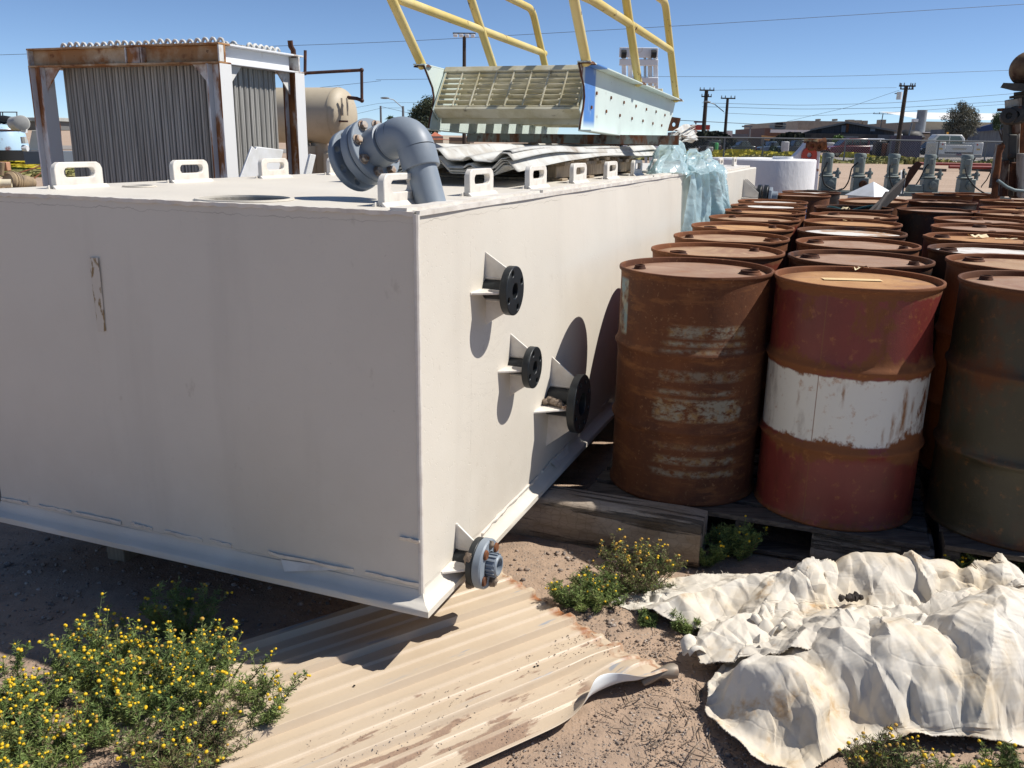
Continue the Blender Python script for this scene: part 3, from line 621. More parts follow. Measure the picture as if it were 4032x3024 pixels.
def drum(x, y, z, body, lid, label, bungs=None, bodym=None, open_=False, tilt=None, rot=0):
    d = thing('drum', label, 'drum', (x, y, z), G_DR); d.rotation_euler = (0, 0, rot)
    if tilt: d.rotation_euler = (tilt[0], tilt[1], rot)
    link('body', bodym or DRUM, DM[body], d, own=True, local=True)
    if not open_:
        link('lid', LID, LM[lid], d, own=True, local=True)
        if bungs:
            for k, (me, nm) in enumerate(((BUNG, 'bung'), (BUNGS, 'vent_bung'))):
                o = link(nm, me, M['rust_dark'], d, own=True, local=True); a = bungs+math.pi*k+.1*k; rr_ = .205 if k == 0 else .215; o.location = (rr_*math.cos(a-rot), rr_*math.sin(a-rot), .8625)
    return d
drums = [
 (.706, 3.39, ZD, 'stencil', 'grey', 'rust-brown drum with worn pale printing and blue label scrap, against the tank', -.30),
 (.924, 3.99, ZD, 'redbrown', 'tan', 'drum with pitted sandy lid right behind the printed drum', 3.5),
 (1.131, 4.60, ZD, 'brown', 'tan', 'drum with one large bung at right, third out along the tank wall', -.35),
 (1.34, 5.21, ZD, 'brown', 'orange', 'drum with faint dark rectangle of rust on lid, fourth out along the tank', 3.4),
 (1.575, 5.83, ZD, 'redbrown', 'tan', 'drum with small bung at front of its brown lid, fifth along the tank wall', -1.2),
 (1.812, 6.46, ZD, 'brown', 'orange', 'brightest orange-lidded drum in the row along the tank wall', 2.6),
 (2.01, 7.06, ZD, 'brown', 'pale', 'pale-lidded drum just in front of the blue-sided drum', 2.6),
 (2.22, 7.67, ZD, 'blue', 'white', 'blue-sided drum with white paint left on its lid', 2.6),
 (2.80, 8.78, ZD, 'brown', 'grey', 'plain brown drum in front of the white round tank, its side unshaded', None),
 (3.12, 9.42, ZD, 'dark', 'white', 'dark drum partly hidden behind another, near the grey pumps, whitish lid', None),
 (1.257, 3.185, ZD, 'redwhite', 'orange', 'dented red drum with a broad white band and rust drips', None),
 (1.483, 3.765, ZD, 'dark', 'grey', 'drum with grey-brown dusty lid right behind the red and white drum', 2.6),
 (1.70, 4.37, ZD, 'brown', 'grey', 'drum with purplish dull lid, third back in the red and white drum row', 2.5),
 (1.90, 4.98, ZD, 'dark', 'white', 'drum with a ragged white paint patch in the middle of its lid', None),
 (2.135, 5.60, ZD, 'redbrown', 'orange', 'drum with orange lid and pale scraps behind the white-patched lid', None),
 (2.37, 6.22, ZD, 'redbrown', 'tan', 'drum with two pale clumps on its tan lid, before the open drum', 1.9),
 (2.67, 7.03, ZD, 'dark', None, 'open drum without a lid holding a hose and an old board', None),
 (3.25, 8.06, ZD, 'brown', 'tan', 'slightly tilted brown drum behind the open drum, by the white pyramid lid', None),
 (1.845, 2.975, .166, 'olive', 'grey', 'dark olive drum nearest at the right edge of the yard', -.9),
 (2.06, 3.515, .166, 'orange', 'tan', 'orange-rust drum right behind the olive drum', 2.3),
 (2.268, 4.13, ZD, 'dark', 'pale', 'black drum with bluish white lid', 2.7),
 (2.51, 4.73, ZD, 'redbrown', 'orange', 'drum with yellow scraps and a bung on its orange lid, right side', 2.4),
 (2.84, 5.36, ZD, 'brown', 'grey', 'drum with plain pinkish lid behind the yellow-scrap lid', 1.2),
 (3.13, 5.96, ZD, 'brown', 'grey', 'drum with smooth greyish lid, farthest of the close right-hand column', 1.2),
 (3.72, 6.60, ZD, 'redbrown', 'tan', 'tan-lidded drum at the right edge just past the black gap', 1.0),
 (4.07, 7.18, ZD, 'brown', 'orange', 'orange-lidded drum at the right edge under the rusty machine', 1.0),
 (3.27, 6.88, ZD, 'dark', 'grey', 'black-sided drum standing alone beside the old board', None),
 (3.85, 8.05, ZD, 'dark', 'grey', 'dark drum with one raised cap, between the board and the rusty machine', 1.5),
 (4.42, 9.25, ZD, 'brown', 'orange', 'far drum with orange lid just under the third grey pump', 1.3),
 (4.80, 9.45, ZD, 'redbrown', 'grey', 'farthest brown drum in front of the last grey pump', None),
 (4.62, 8.25, ZD, 'redbrown', 'tan', 'far right drum with tan lid at the foot of the rusty machine', 1.3),
]
for k, (x, y, z, bd, ld, lb, bg_) in enumerate(drums):
    drum(x, y, z, bd, ld or 'tan', lb, bg_, bodym=DRUM_D if bd == 'redwhite' else DRUMS_[(k*5) % 6] if bd != 'stencil' else DRUM, open_=ld is None, tilt=(.0, .035) if k == 17 else None, rot=0 if bd in ('stencil', 'redwhite') else k*1.7)
# scraps lying on lids
def scrap(x, y, z, L, W, ang, m, label, crumple=0, cat='paper scrap'):
    u = np.linspace(0, L, 7); v = np.linspace(0, W, 3); P = np.array([[(a, b_, .002+crumple*RNG.random()) for b_ in v] for a in u]); P += np.array([-L/2, -W/2, 0])
    f_ = frz((x, y, z), ang); return tag(MB().grid(P@f_[1]+f_[0]).build('paper_scrap', m, ang=80), label, cat)
M['paper'] = mat('yellowed_paper', (.72, .60, .38), [((.55, .40, .2), 20, .5, .7)], .7)
M['label'] = mat('faded_drum_label', (.70, .50, .26), [((.42, .27, .13), 60, .58, .66, (1, 1, 1), .6)], .7)
zl = ZD+.866
q = onz(3360, 1102, zl); scrap(q[0]-.005, q[1], zl, .21, .05, -.10, M['label'], 'faded paper label strip stuck on the lid of the red and white drum', 0, 'label')
q = onz(3392, 1066, zl); scrap(q[0], q[1], zl, .07, .02, .2, M['paper'], 'curled dried scrap standing on the lid of the red and white drum', .02)
q = onz(3850, 937, zl); scrap(q[0], q[1], zl, .10, .05, .2, M['paper'], 'crumpled yellow scrap beside the bung of a right-hand orange lid', .02)
q = onz(3965, 942, zl); scrap(q[0], q[1], zl, .13, .02, .1, M['paper'], 'flat yellow strip on the lid right of the crumpled yellow scrap', .004)
q = onz(3360, 870, zl); scrap(q[0], q[1], zl, .14, .03, -.2, M['label'], 'thin pale strip on an orange lid behind the white-patched drum', .006)
q = onz(3330, 830, zl); scrap(q[0], q[1], zl, .06, .05, .4, M['paper'], 'small pale clump on the tan lid before the open drum', .03)
# board and hose in the open drum
M['old_board'] = mat('weathered_dark_board', (.034, .030, .028), [((.05, .04, .035), 7, .45, .62, (6, 6, 1)), ((.07, .064, .058), 6, .6, .72)], .85, bump=((50, .4, .004),))
p0 = at(3425, 850, 6.95); p1 = at(3545, 735, 7.45); d_ = nrm(p1-p0)
MB_ = MB().boxc((0, 0, .32), (.13, .022, 1.0), fraxis(p0-.1*d_, d_, (0.3, 1, .4))); tag(MB_.build('old_board', M['old_board'], bevel=.003), 'long dark weathered board sticking up out of the open drum', 'board')
p0 = at(3440, 845, 6.9); p1 = at(3492, 762, 7.2); tag(MB().tube([p0-.3*(p1-p0), p0, p0*.5+p1*.5+[0, 0, .01], p1], [.02, .02, .016, .02], 7).build('branch_stub', M['old_board']), 'short knobbly stick leaning beside the long board in the open drum', 'stick')
M['stripe'] = mat('white_plastic_with_black_streaks', (.70, .70, .68), [((.05, .05, .05), 9, .52, .56, (1.5, 1.5, .8))], .5)
a_, b_, c_ = at(3553, 672, 8.6), at(3568, 700, 8.6), at(3553, 756, 8.6)
P = np.array([[at(3552+xx, yy, 8.6+dd) for xx, dd in ((-6, 0), (6, .06), (14-abs(yy-710)*.18, .02))] for yy in np.linspace(670, 762, 10)])
tag(MB().grid(P).build('curved_strip', M['stripe'], ang=80), 'curved white plastic strip with black streaks behind the long board', 'plastic strip')
MB_ = MB(); p0 = at(3556, 740, 8.8); p1 = at(3586, 695, 8.9); MB_.prism([(-.02, 0), (.02, 0), (.075, .24), (.01, .27), (-.03, .2)], .02, fraxis(p0, (0, -1, 0), (0, 0, 1)) if False else fr(p0, nrm((1, .1, .1)), nrm((.35, 0, 1)), nrm((0, -1, 0)))); tag(MB_.build('splintered_board', M['rust_dark']), 'splintered dark board end beside the curved plastic strip', 'board')
M['hose'] = mat('dark_teal_hose', (.03, .085, .085), [((.1, .16, .16), 30, .6, .7)], .4)
q = np.array([2.67, 7.03, ZD+.80]); hp = [q+np.array([.20*math.cos(t)+.03*math.sin(3*t), .20*math.sin(t), .03+.055*math.sin(2*t+.6)]) for t in np.linspace(0, 11, 60)]
tag(MB().tube(hp, .011, 8).build('garden_hose', M['hose']), 'coiled dark teal hose inside the open drum', 'hose')

# ------------------------------------------------------------------ things standing on the big tank: pallet, sheets, beam, stair section
pal = thing('wooden_pallet', 'weathered pallet on top of the big tank holding up the corrugated sheets', 'pallet', T(2.9, -.5, TZ1), 'wooden pallets')
for i, n0 in enumerate((-.30, -.72, -1.12)):
    boxT(MB(), 2.02, 3.50, n0-.045, n0, TZ1+.0135, TZ1+.070).build('stringer', M['wood_pale'], pal, bevel=.003)
for i in range(9):
    s0 = 2.02+i*.172; w = .085+.02*RNG.random()
    boxT(MB(), s0, s0+w, -1.17, -.262+RNG.uniform(-.015, .01), TZ1+.0712, TZ1+.088).build('deck_board', M['wood_pale'], pal, bevel=.002)
for i in range(4):
    s0 = 2.02+i*.46; boxT(MB(), s0, s0+.09, -1.17, -.27, TZ1+.001, TZ1+.0128).build('bottom_board', M['wood_pale'], pal, bevel=.002)
for i in range(6):
    s0 = 2.12+i*.225; h = .012+.006*(i % 2); boxT(MB(), s0, s0+.06, -.34, -.258+RNG.uniform(-.01, .01), TZ1+.0885, TZ1+.0885+h).build('top_block', M['wood_pale'], pal, bevel=.003)
# corrugated sheets: hat ribs across e2, long along e1, drooping at the near end
def sheet_profile(q):
    p = (q % .30)/.30
    def hat(c, w, h, sl): return h*np.clip((w/2+sl-np.abs(p-c))/sl, 0, 1)
    return hat(.33, .10, .038, .13) + hat(.82, .06, .014, .06)
def corr_sheet(s0, s1, n0, n1, zf, name, label, seed):
    rg = np.random.default_rng(seed); q = np.linspace(n0+1.28, n1+1.28, 110); s_ = np.linspace(s0, s1, 40); P = np.zeros((40, 110, 3)); ph = rg.uniform(0, 6, 4)
    for i, s in enumerate(s_):
        z = zf(s) + sheet_profile(q) + .004*np.sin(5*q+ph[0]) + .006*np.sin(2.3*s+ph[1])*(.4+q) + .010*np.exp(-((n1+1.28-q)/.10)**2)*np.sin(3.1*s+ph[2])
        s_j = s + .004*np.sin(9*q+ph[3]) + (rg.uniform(-.012, .012) if i in (0, 39) else 0)*0
        P[i] = C0 + np.outer(np.full(110, 1.0)*s_j, E1) + np.outer(q-1.28, N1) + np.outer(z, UP)
    o = MB().grid(P).build(name, M['sheet_white'], ang=50); m = o.modifiers.new('gauge', 'SOLIDIFY'); m.thickness = .0022; m.offset = -1
    return tag(o, label, 'metal sheet', 'stacked corrugated metal sheets')
NS = 7
for k in range(NS):
    def zf(s, k=k):
        t = min(1.0, max(0, (2.15-s)/.85)); return TZ1 + .089 + k*.0055 + .006*k*t - .052*t*t + .004*max(0, s-2.9)
    lab = ['drooping corrugated sheet at the bottom of the stack', 'corrugated sheet second from the bottom of the stack', 'corrugated sheet third from the bottom of the stack', 'corrugated sheet in the middle of the stack of seven', 'corrugated sheet third from the top of the stack', 'corrugated sheet just under the striped top sheet', 'corrugated sheet on top of the stack, striped by the stair shadows'][k]
    corr_sheet(1.30+.01*((k*7) % 4)-(.02 if k == NS-1 else 0)+(.03 if k == 0 else 0), 3.95+.05*(k % 3), -1.0+.01*(k % 2), -.275+.018*((k*5) % 4)-(.02 if k == 0 else 0), zf, 'corrugated_sheet', lab, 40+k)
# bundle of sheet ends sticking out behind
for k in range(6):
    p = at(2672+RNG.uniform(-3, 3), 556-k*9, 6.9); e = at(2725+RNG.uniform(-6, 6)-k*2, 552-k*11, 7.4)
    Pq = np.zeros((8, 12, 3))
    for i in range(8):
        for j in range(12):
            t = i/7; w = j/11; Pq[i, j] = p*(1-t)+e*t + (w-.5)*.35*N1*0 + (w-.5)*.30*np.array([.5, .8, 0]) + UP*(.012*math.sin(9*w+k)+.01*math.sin(4*t+k))
    o = MB().grid(Pq).build('bent_sheet', M['sheet_white'], ang=60); o.modifiers.new('gauge', 'SOLIDIFY').thickness = .004
    tag(o, ['lowest curled white sheet end poking out behind the blue film', 'second lowest curled white sheet end behind the blue film', 'third lowest curled white sheet end behind the blue film', 'third highest curled white sheet end behind the blue film', 'second highest curled white sheet end behind the blue film', 'topmost curled white sheet end poking out behind the blue film'][k], 'metal sheet', 'curled white sheet ends')
# beams under the stair
def channel(b, L, w, h, t, f):
    b.box((0, 0, h-t), (L, w, h), f); b.box((0, 0, 0), (L, t, h-t-.0005), f); return b
f_ = fr(np.array([-.30, 5.55, 1.478]), N1, E1, UP)
bmn = thing('rusty_channel_beam', 'dark rusty channel beam lying across the sheets under the stair section', 'steel beam', f_[0])
channel(MB(), 1.30, .26, .052, .006, f_).build('channel', mat('pale_green_and_rust_channel', (.22, .24, .21), [(RUST, 7, .48, .6, (3, 3, .7)), (RUSTD, 14, .52, .66)], .7), bmn)
f2 = fr(np.array([.1, 7.3, 1.47]), N1, E1, UP)
tag(channel(MB(), 1.2, .12, .05, .006, f2).build('rear_beam', M['rust_dark']), 'short rusty beam under the far end of the stair section', 'steel beam')
# stair section lying on its strings
PR = np.array([.337, 4.70, 0.]); SW = .861
st = thing('stair_section', 'cut steel stair section with mint green side channels and yellow handrails', 'stairs', PR+1.2*E1-.43*N1+UP*1.5)
def mint_mat():
    t = NT('mint_green_channel_paint'); x = t.xyz()
    sx = t.n('ShaderNodeVectorMath', operation='DOT_PRODUCT'); t.l(t.co, sx.inputs[0]); sx.inputs[1].default_value = tuple(E1); s_ = t.math('SUBTRACT', sx.outputs['Value'], float(PR@E1))
    ny = t.n('ShaderNodeVectorMath', operation='DOT_PRODUCT'); t.l(t.co, ny.inputs[0]); ny.inputs[1].default_value = tuple(N1); n_ = t.math('SUBTRACT', ny.outputs['Value'], float(PR@N1))
    c = t.mix(t.ramp(t.noise(2.2, detail=5), .4, .7), (.60, .69, .645), (.53, .60, .56))
    blue = t.math('MULTIPLY', t.band(s_, .030, .235, .012), t.math('MULTIPLY', t.ramp(t.noise(9, stretch=(1, 1, .35), detail=6), .26, .42), t.ramp(n_, -.02, -.01)))
    blue = t.math('MULTIPLY', blue, t.band(x[2], 1.575, 1.90, .02))
    c = t.mix(blue, c, (.075, .21, .52))
    edge = t.math('ADD', t.ramp(s_, .03, -.02), t.ramp(s_, 2.10, 2.45, 0, .8)); c = t.mix(t.ramp(t.math('ADD', t.noise(7, detail=8), t.math('MULTIPLY', edge, .16)), .66, .74), c, RUST)
    c = t.mix(t.ramp(t.noise(30, detail=5), .70, .78, 0, .8), c, RUSTD); return t.out(c, .5)
M['mint'] = mint_mat(); M['mint2'] = mat('mint_green_paint_worn', (.56, .645, .605), [((.45, .52, .47), 3, .45, .65), (RUST, 6, .66, .73)], .55)
def string_plate(n_off, out, m, nm):
    """cut side plate with waisted near end, plus outward flanges"""
    near_ = [(-.03, 1.548), (-.012, 1.60), (.025, 1.66), (.036, 1.71), (.018, 1.76), (-.03, 1.81), (-.085, 1.868)]; far_ = [(2.44, 1.795), (2.36, 1.70), (2.25, 1.62), (2.13, 1.497)]
    sgn = 1 if out else -1
    o_ = PR + n_off*N1; pl = near_+far_; part = st
    # plate is drawn in (along, height) and given 8 mm thickness
    MB().prism(pl, .008, fr(o_, E1, UP, -N1 if out else N1)).build('side_plate', m, part, bevel=.002, smooth=False)
    p0, p1 = np.array(near_[-1]), np.array(far_[0]); q0, q1 = np.array(near_[0]), np.array(far_[-1])
    for a_, b_, dz, nmf in ((p0, p1, .0, 'top_flange'), (q0, q1, -.008, 'bottom_flange')):
        d = nrm(E1*(b_[0]-a_[0])+UP*(b_[1]-a_[1])); L = np.linalg.norm(b_-a_); nn = N1*sgn; up = np.cross(d, nn)*(1 if sgn > 0 else 1); up = up if up[2] > 0 else -up
        MB().box((0, -.008, 0), (L, .062, .008), fr(o_+E1*a_[0]+UP*(a_[1]+dz), d, nn, up)).build(nmf, m, part, bevel=.002, smooth=False)
    MB().tube([o_+E1*a+UP*z for a, z in near_], .0055, 6).build('torch_cut_edge', M['rust_dark'], part)
string_plate(0, True, M['mint'], 'right'); string_plate(-SW, False, M['mint2'], 'left')
for px, py in [(1340, 580), (1430, 608), (1510, 637), (1585, 660), (1650, 680), (1710, 695), (1765, 716), (1400, 693), (1485, 718), (1560, 737), (1628, 752), (1690, 768), (1745, 780), (1308, 668)]:
    q = ray(1500+px/1.58, py/1.58); o_ = np.array([0, 0, CAM_H]); p = PR+.001*N1; c = o_+q*((N1@(p-o_))/(N1@q))
    MB().lathe([(.010, 0), (.010, .006)], fraxis(c, N1), 6, cap1=True).build('bolt', M['rust'], st)
A_ = at(2630, 516, 7.2)
MB().prism([(-.04, 0), (.08, 0), (.10, .10), (.0, .11)], .01, fr(A_, nrm((1, .3, 0)), UP, nrm((.3, -1, 0))), holes=[circ(.016, 14, (.045, .05))]).build('bracket', M['rust'], st)
# treads: tilted grating with checkered nosing
AT = R(52)   # how far the treads lean up from level
tx = math.cos(AT)*E1 + math.sin(AT)*UP; ty = -N1; tz = np.cross(tx, ty)
def tread(o_, full):
    tr = thing_part('tread', st)
    Wd = SW-.022; dep = .255
    f_ = fr(o_, tx, ty, tz)
    if full:
        for i in range(7):
            MB().box((.012+i*.036, 0, 0), (.016+i*.036, Wd, .026), f_).build('bearing_bar', M['grate'], tr)
        for i in range(9):
            MB().box((.01, .012+i*(Wd-.03)/8, .0264), (dep-.01, .019+i*(Wd-.03)/8, .030), f_).build('cross_bar', M['grate'], tr)
    else:
        b = MB()
        for i in range(7): b.box((.012+i*.036, 0, 0), (.016+i*.036, Wd, .026), f_)
        for i in range(9): b.box((.01, .012+i*(Wd-.03)/8, .0264), (dep-.01, .019+i*(Wd-.03)/8, .030), f_)
        b.build('grating', M['grate'], tr)
    MB().box((dep-.012, 0, -.001), (dep+.022, Wd, .034), f_).build('nosing', M['grate'], tr, bevel=.003)
    MB().box((-.012, 0, -.045), (.006, Wd, .028), f_).build('back_bar', M['grate'], tr, bevel=.002)
    for y0 in (.0, Wd-.006):
        MB().prism([(-.02, -.06), (dep, -.02), (dep, .03), (-.02, .03)], .006, fr(o_+y0*ty, tx, tz, -ty)).build('end_plate', M['mint2'], tr)
for i in range(8): tread(PR + E1*(.02+.262*i) - N1*.011 + UP*(1.640-.002*i), i == 0)
# lower closing plates between the strings, seen below the first tread
for k in range(1):
    MB().boxc((0, -SW/2, 0), (.006, SW-.03, .05), fr(PR+E1*(.10+.30*k)+UP*(1.60), E1, N1, UP)).build('riser_plate', M['grate'], st)
def rails(n_off, P1, P2, P3, mid):
    o_ = PR+n_off*N1; W3 = lambda p: o_+E1*p[0]+UP*p[1]
    rt_ = .0245
    def ext(a, b, k): return (a[0]+(b[0]-a[0])*k, a[1]+(b[1]-a[1])*k)
    t1, t2, t3, t3b = ext(*P1, 2.0), ext(*P2, 1.85), P3[1], P3[2]
    MB().tube([W3(P1[0]), W3(t1)], rt_, 14).build('post', M['yellow'], st)
    MB().tube([W3(P2[0]), W3(t2)], rt_, 14).build('post', M['yellow'], st)
    a, b, c = np.array(P3[0]), np.array(t3), np.array(t3b); k = .08
    bend = [a, b+nrm(a-b)*k] + [(1-t)**2*(b+nrm(a-b)*k)+2*t*(1-t)*b+t*t*(b+nrm(c-b)*k) for t in np.linspace(.15, .85, 6)] + [b+nrm(c-b)*k]
    e = np.array(t1)+np.array([.02, .0]); bend += [e]
    MB().tube([W3(p) for p in bend], rt_, 14).build('end_post_and_handrail', M['yellow'], st)
    MB().tube([W3(p) for p in mid], rt_*.96, 14).build('mid_rail', M['yellow'], st)
    for p in (P1[0], P2[0], P3[0]): MB().lathe([(.05, -.004), (.04, .008), (.026, .014)], fr(W3(p), E1, -N1, UP), 12).build('weld_collar', M['rust_dark'], st)
rails(.028, ((-.04, 1.865), (-.282, 2.127)), ((1.095, 1.838), (.691, 2.264)), ((2.32, 1.80), (1.73, 2.40), (1.40, 2.39)), [(-.28, 2.163), (.017, 2.17), (2.01, 2.120)])
rails(-SW-.028, ((-.04, 1.865), (-.366, 2.149)), ((1.059, 1.842), (.609, 2.286)), ((2.124, 1.83), (1.66, 2.375), (1.239, 2.385)), [(-.36, 2.166), (-.264, 2.163), (1.94, 2.110)])

# ------------------------------------------------------------------ blue plastic film over the far end of the big tank
def film_mat():
    t = NT('pale_blue_plastic_film'); b = t.b; b.inputs['Base Color'].default_value = (.52, .68, .72, 1); b.inputs['Roughness'].default_value = .24; b.inputs['Specular IOR Level'].default_value = .6
    t.bump([(t.noise(26, detail=4, dist=2.0), .35, .008)])
    tl = t.n('ShaderNodeBsdfTranslucent'); tl.inputs[0].default_value = (.58, .76, .80, 1); tp = t.n('ShaderNodeBsdfTransparent'); tp.inputs[0].default_value = (.93, .97, .98, 1)
    m1 = t.n('ShaderNodeMixShader'); m1.inputs[0].default_value = .30; t.l(b.outputs[0], m1.inputs[1]); t.l(tl.outputs[0], m1.inputs[2])
    m2 = t.n('ShaderNodeMixShader'); t.l(t.ramp(t.noise(4, detail=3), .38, .66, .12, .42), m2.inputs[0]); t.l(m1.outputs[0], m2.inputs[1]); t.l(tp.outputs[0], m2.inputs[2])
    t.l(m2.outputs[0], t.t.nodes['Material Output'].inputs[0]); return t.m
M['film'] = film_mat()
film = thing('plastic_film', 'crumpled sheet of pale blue plastic film draped over the far end of the big tank', 'plastic sheet', T(4.1, .05, 1.3))
def crumple(P, amp, seed, k=14):
    m, n = P.shape[:2]; u = np.concatenate([[0], np.cumsum(np.linalg.norm(np.diff(P[m//2], axis=0), axis=1))]); v = np.concatenate([[0], np.cumsum(np.linalg.norm(np.diff(P[:, n//2], axis=0), axis=1))]); V_, U_ = np.meshgrid(v, u, indexing='ij')
    return facets(U_, V_, seed, .13, amp*1.7, 2.8, 1.2) + facets(U_, V_, seed+1, .065, amp*.9, 2.4, 1.7) + facets(U_, V_, seed+2, .03, amp*.38, 1.8, .9)
def film_piece(name, top, bot, nfold, amp, seed, n=110, m=80, arch=.0, bulge=.0):
    """strip hung between a top and a bottom polyline, in world points"""
    def res(pl, n): pl = np.array(pl, float); d = np.r_[0, np.cumsum(np.linalg.norm(np.diff(pl, axis=0), axis=1))]; t = np.linspace(0, d[-1], n); return np.stack([np.interp(t, d, pl[:, k]) for k in range(3)], 1)
    A, B = res(top, n), res(bot, n); P = np.array([A*(1-t)+B*t for t in np.linspace(0, 1, m)]); u = np.linspace(0, 1, n)[None, :]; v = np.linspace(0, 1, m)[:, None]; rg = np.random.default_rng(seed)
    fold = sum(rg.uniform(.4, 1)*np.sin(2*np.pi*nfold*f*u + rg.uniform(0, 6)+.8*v) for f in (.6, 1, 1.7))
    off = amp*fold*(.35+.65*v) + crumple(P, .022, seed+5)
    P = P + off[..., None]*N1 + (arch*np.sin(np.pi*v)+0*u)[..., None]*UP + (bulge*np.sin(np.pi*u)*np.sin(np.pi*v))[..., None]*(N1*.8+UP*.5) + (crumple(P, .012, seed+9))[..., None]*E1
    return MB().grid(P).build(name, M['film'], film, ang=28)
fw = lambda x, y, n_: (lambda q: np.array([0, 0, CAM_H])+q*((N1@(C0+n_*N1-np.array([0, 0, CAM_H])))/(N1@q)))(ray(x, y))
film_piece('hanging_fold', [fw(2722, 676, .05), fw(2762, 668, .06), fw(2795, 664, .06)], [fw(2690, 915, .03), fw(2735, 912, .08), fw(2785, 905, .07)], 4, .016, 3)
film_piece('hanging_fold', [fw(2775, 660, .05), fw(2815, 640, .08), fw(2850, 650, .06)], [fw(2790, 900, .06), fw(2830, 850, .12), fw(2885, 838, .08)], 3, .022, 8)
film_piece('hanging_fold', [fw(2740, 668, .04), fw(2800, 655, .05), fw(2846, 672, .05)], [fw(2715, 915, .02), fw(2790, 880, .05), fw(2872, 830, .04)], 5, .014, 12)
def film_hump(rows, seed, amp=.045, m=90, n=150):
    G = np.array([[at(x, y, Y) for x, y, Y in r] for r in rows]); a, c = G.shape[:2]
    def ip(A, k, ax):
        A = np.moveaxis(A, ax, 0); t = np.linspace(0, len(A)-1, k); i = np.minimum(t.astype(int), len(A)-2); f = (t-i).reshape(-1, *([1]*(A.ndim-1))); f = f*f*(3-2*f)*.4+f*.6
        return np.moveaxis(A[i]*(1-f)+A[i+1]*f, 0, ax)
    P = ip(ip(G, m, 0), n, 1); d1 = crumple(P, amp, seed, 18); d2 = crumple(P, amp, seed+1, 18); d3 = crumple(P, amp*.7, seed+2, 12)
    P = P + d1[..., None]*np.array([.3, -.8, .4]) + d2[..., None]*UP*.8 + d3[..., None]*np.array([1, 0, 0])
    return MB().grid(P).build('crumpled_hump', M['film'], film, ang=22)
film_hump([[(2546, 660, 5.75), (2572, 612, 5.95), (2604, 560, 6.1), (2632, 528, 6.2), (2668, 530, 6.25), (2690, 552, 6.3), (2704, 598, 6.3)],
           [(2540, 672, 5.55), (2566, 632, 5.65), (2596, 590, 5.7), (2636, 570, 5.75), (2670, 575, 5.8), (2694, 600, 5.9), (2712, 630, 6.0)],
           [(2546, 681, 5.45), (2570, 668, 5.45), (2600, 650, 5.45), (2640, 645, 5.5), (2672, 645, 5.55), (2700, 650, 5.65), (2720, 655, 5.75)],
           [(2552, 684, 5.42), (2575, 686, 5.42), (2605, 686, 5.42), (2645, 684, 5.45), (2675, 680, 5.5), (2705, 677, 5.6), (2726, 673, 5.7)]], 31)
film_hump([[(2688, 640, 6.1), (2700, 602, 6.4), (2735, 592, 6.5), (2770, 594, 6.6), (2800, 606, 6.6), (2828, 628, 6.6), (2852, 660, 6.5)],
           [(2690, 658, 5.9), (2705, 625, 6.0), (2740, 618, 6.1), (2775, 620, 6.2), (2805, 630, 6.3), (2835, 650, 6.3), (2860, 690, 6.3)],
           [(2694, 672, 5.7), (2712, 655, 5.75), (2745, 650, 5.8), (2780, 648, 5.9), (2810, 652, 6.0), (2842, 672, 6.05), (2866, 725, 6.1)],
           [(2700, 678, 5.6), (2722, 674, 5.65), (2755, 670, 5.7), (2790, 664, 5.8), (2820, 664, 5.9), (2850, 690, 5.95), (2872, 760, 6.0)]], 51)

# ------------------------------------------------------------------ coil rack behind the tank
ya = R(22); RX = np.array([math.sin(ya), math.cos(ya), 0]); RY = np.array([-math.cos(ya), math.sin(ya), 0])     # RX back along the short side, RY left along the long side
def rk_solve(px, py, Y): p = at(px, py, Y); return p
rp0 = at(868, 300, 6.0); rp0 = np.array([rp0[0], rp0[1], 0]); ztop = at(868, 166, 6.0)[2]; zbm = at(868, 248, 6.0)[2]
RW, RD = 1.71, .93
RF = fr(rp0, RY, RX, UP)     # x left, y back, z up
rack = thing('coil_rack', 'white and rusty steel frame holding a tall grey tube coil, behind the tank', 'coil rack', rp0+RY*RW/2+RX*RD/2)
def ibeam_x(b, x0, x1, y, z0, z1, w, inner): # beam along x; web set back between two flanges
    b.box((x0, y, z1-.012), (x1, y+w, z1), RF); b.box((x0, y, z0), (x1, y+w, z0+.012), RF); b.box((x0, y+w*.42, z0+.0125), (x1, y+w*.58, z1-.0125), RF); return b
def ibeam_y(b, x, y0, y1, z0, z1, w):
    b.box((x, y0, z1-.012), (x+w, y1, z1), RF); b.box((x, y0, z0), (x+w, y1, z0+.012), RF); b.box((x+w*.42, y0, z0+.0125), (x+w*.58, y1, z1-.0125), RF); return b
W_ = .115
for nm, m_, b in (('front_beam', M['rusty_beam'], ibeam_x(MB(), 0, RW, 0, zbm, ztop, W_, 0)), ('rear_beam', M['rusty_white'], ibeam_x(MB(), 0, RW, RD-W_, zbm, ztop, W_, 0)),
                  ('side_beam', M['white_steel'], ibeam_y(MB(), 0, W_+.001, RD-W_-.001, zbm, ztop, W_)), ('side_beam', M['rusty_white'], ibeam_y(MB(), RW-W_, W_+.001, RD-W_-.001, zbm, ztop, W_))): b.build(nm, m_, rack, bevel=.002)
for x in (.001, RW*.38, RW*.46, RW-.012):
    MB().box((x, .004, zbm+.013), (x+.011, W_*.41, ztop-.013), RF).build('stiffener', M['rusty_white'], rack)
MB().box((RW*.395, .01, zbm+.014), (RW*.458, .018, ztop-.014), RF).build('splice_plate', M['rusty_white'], rack)
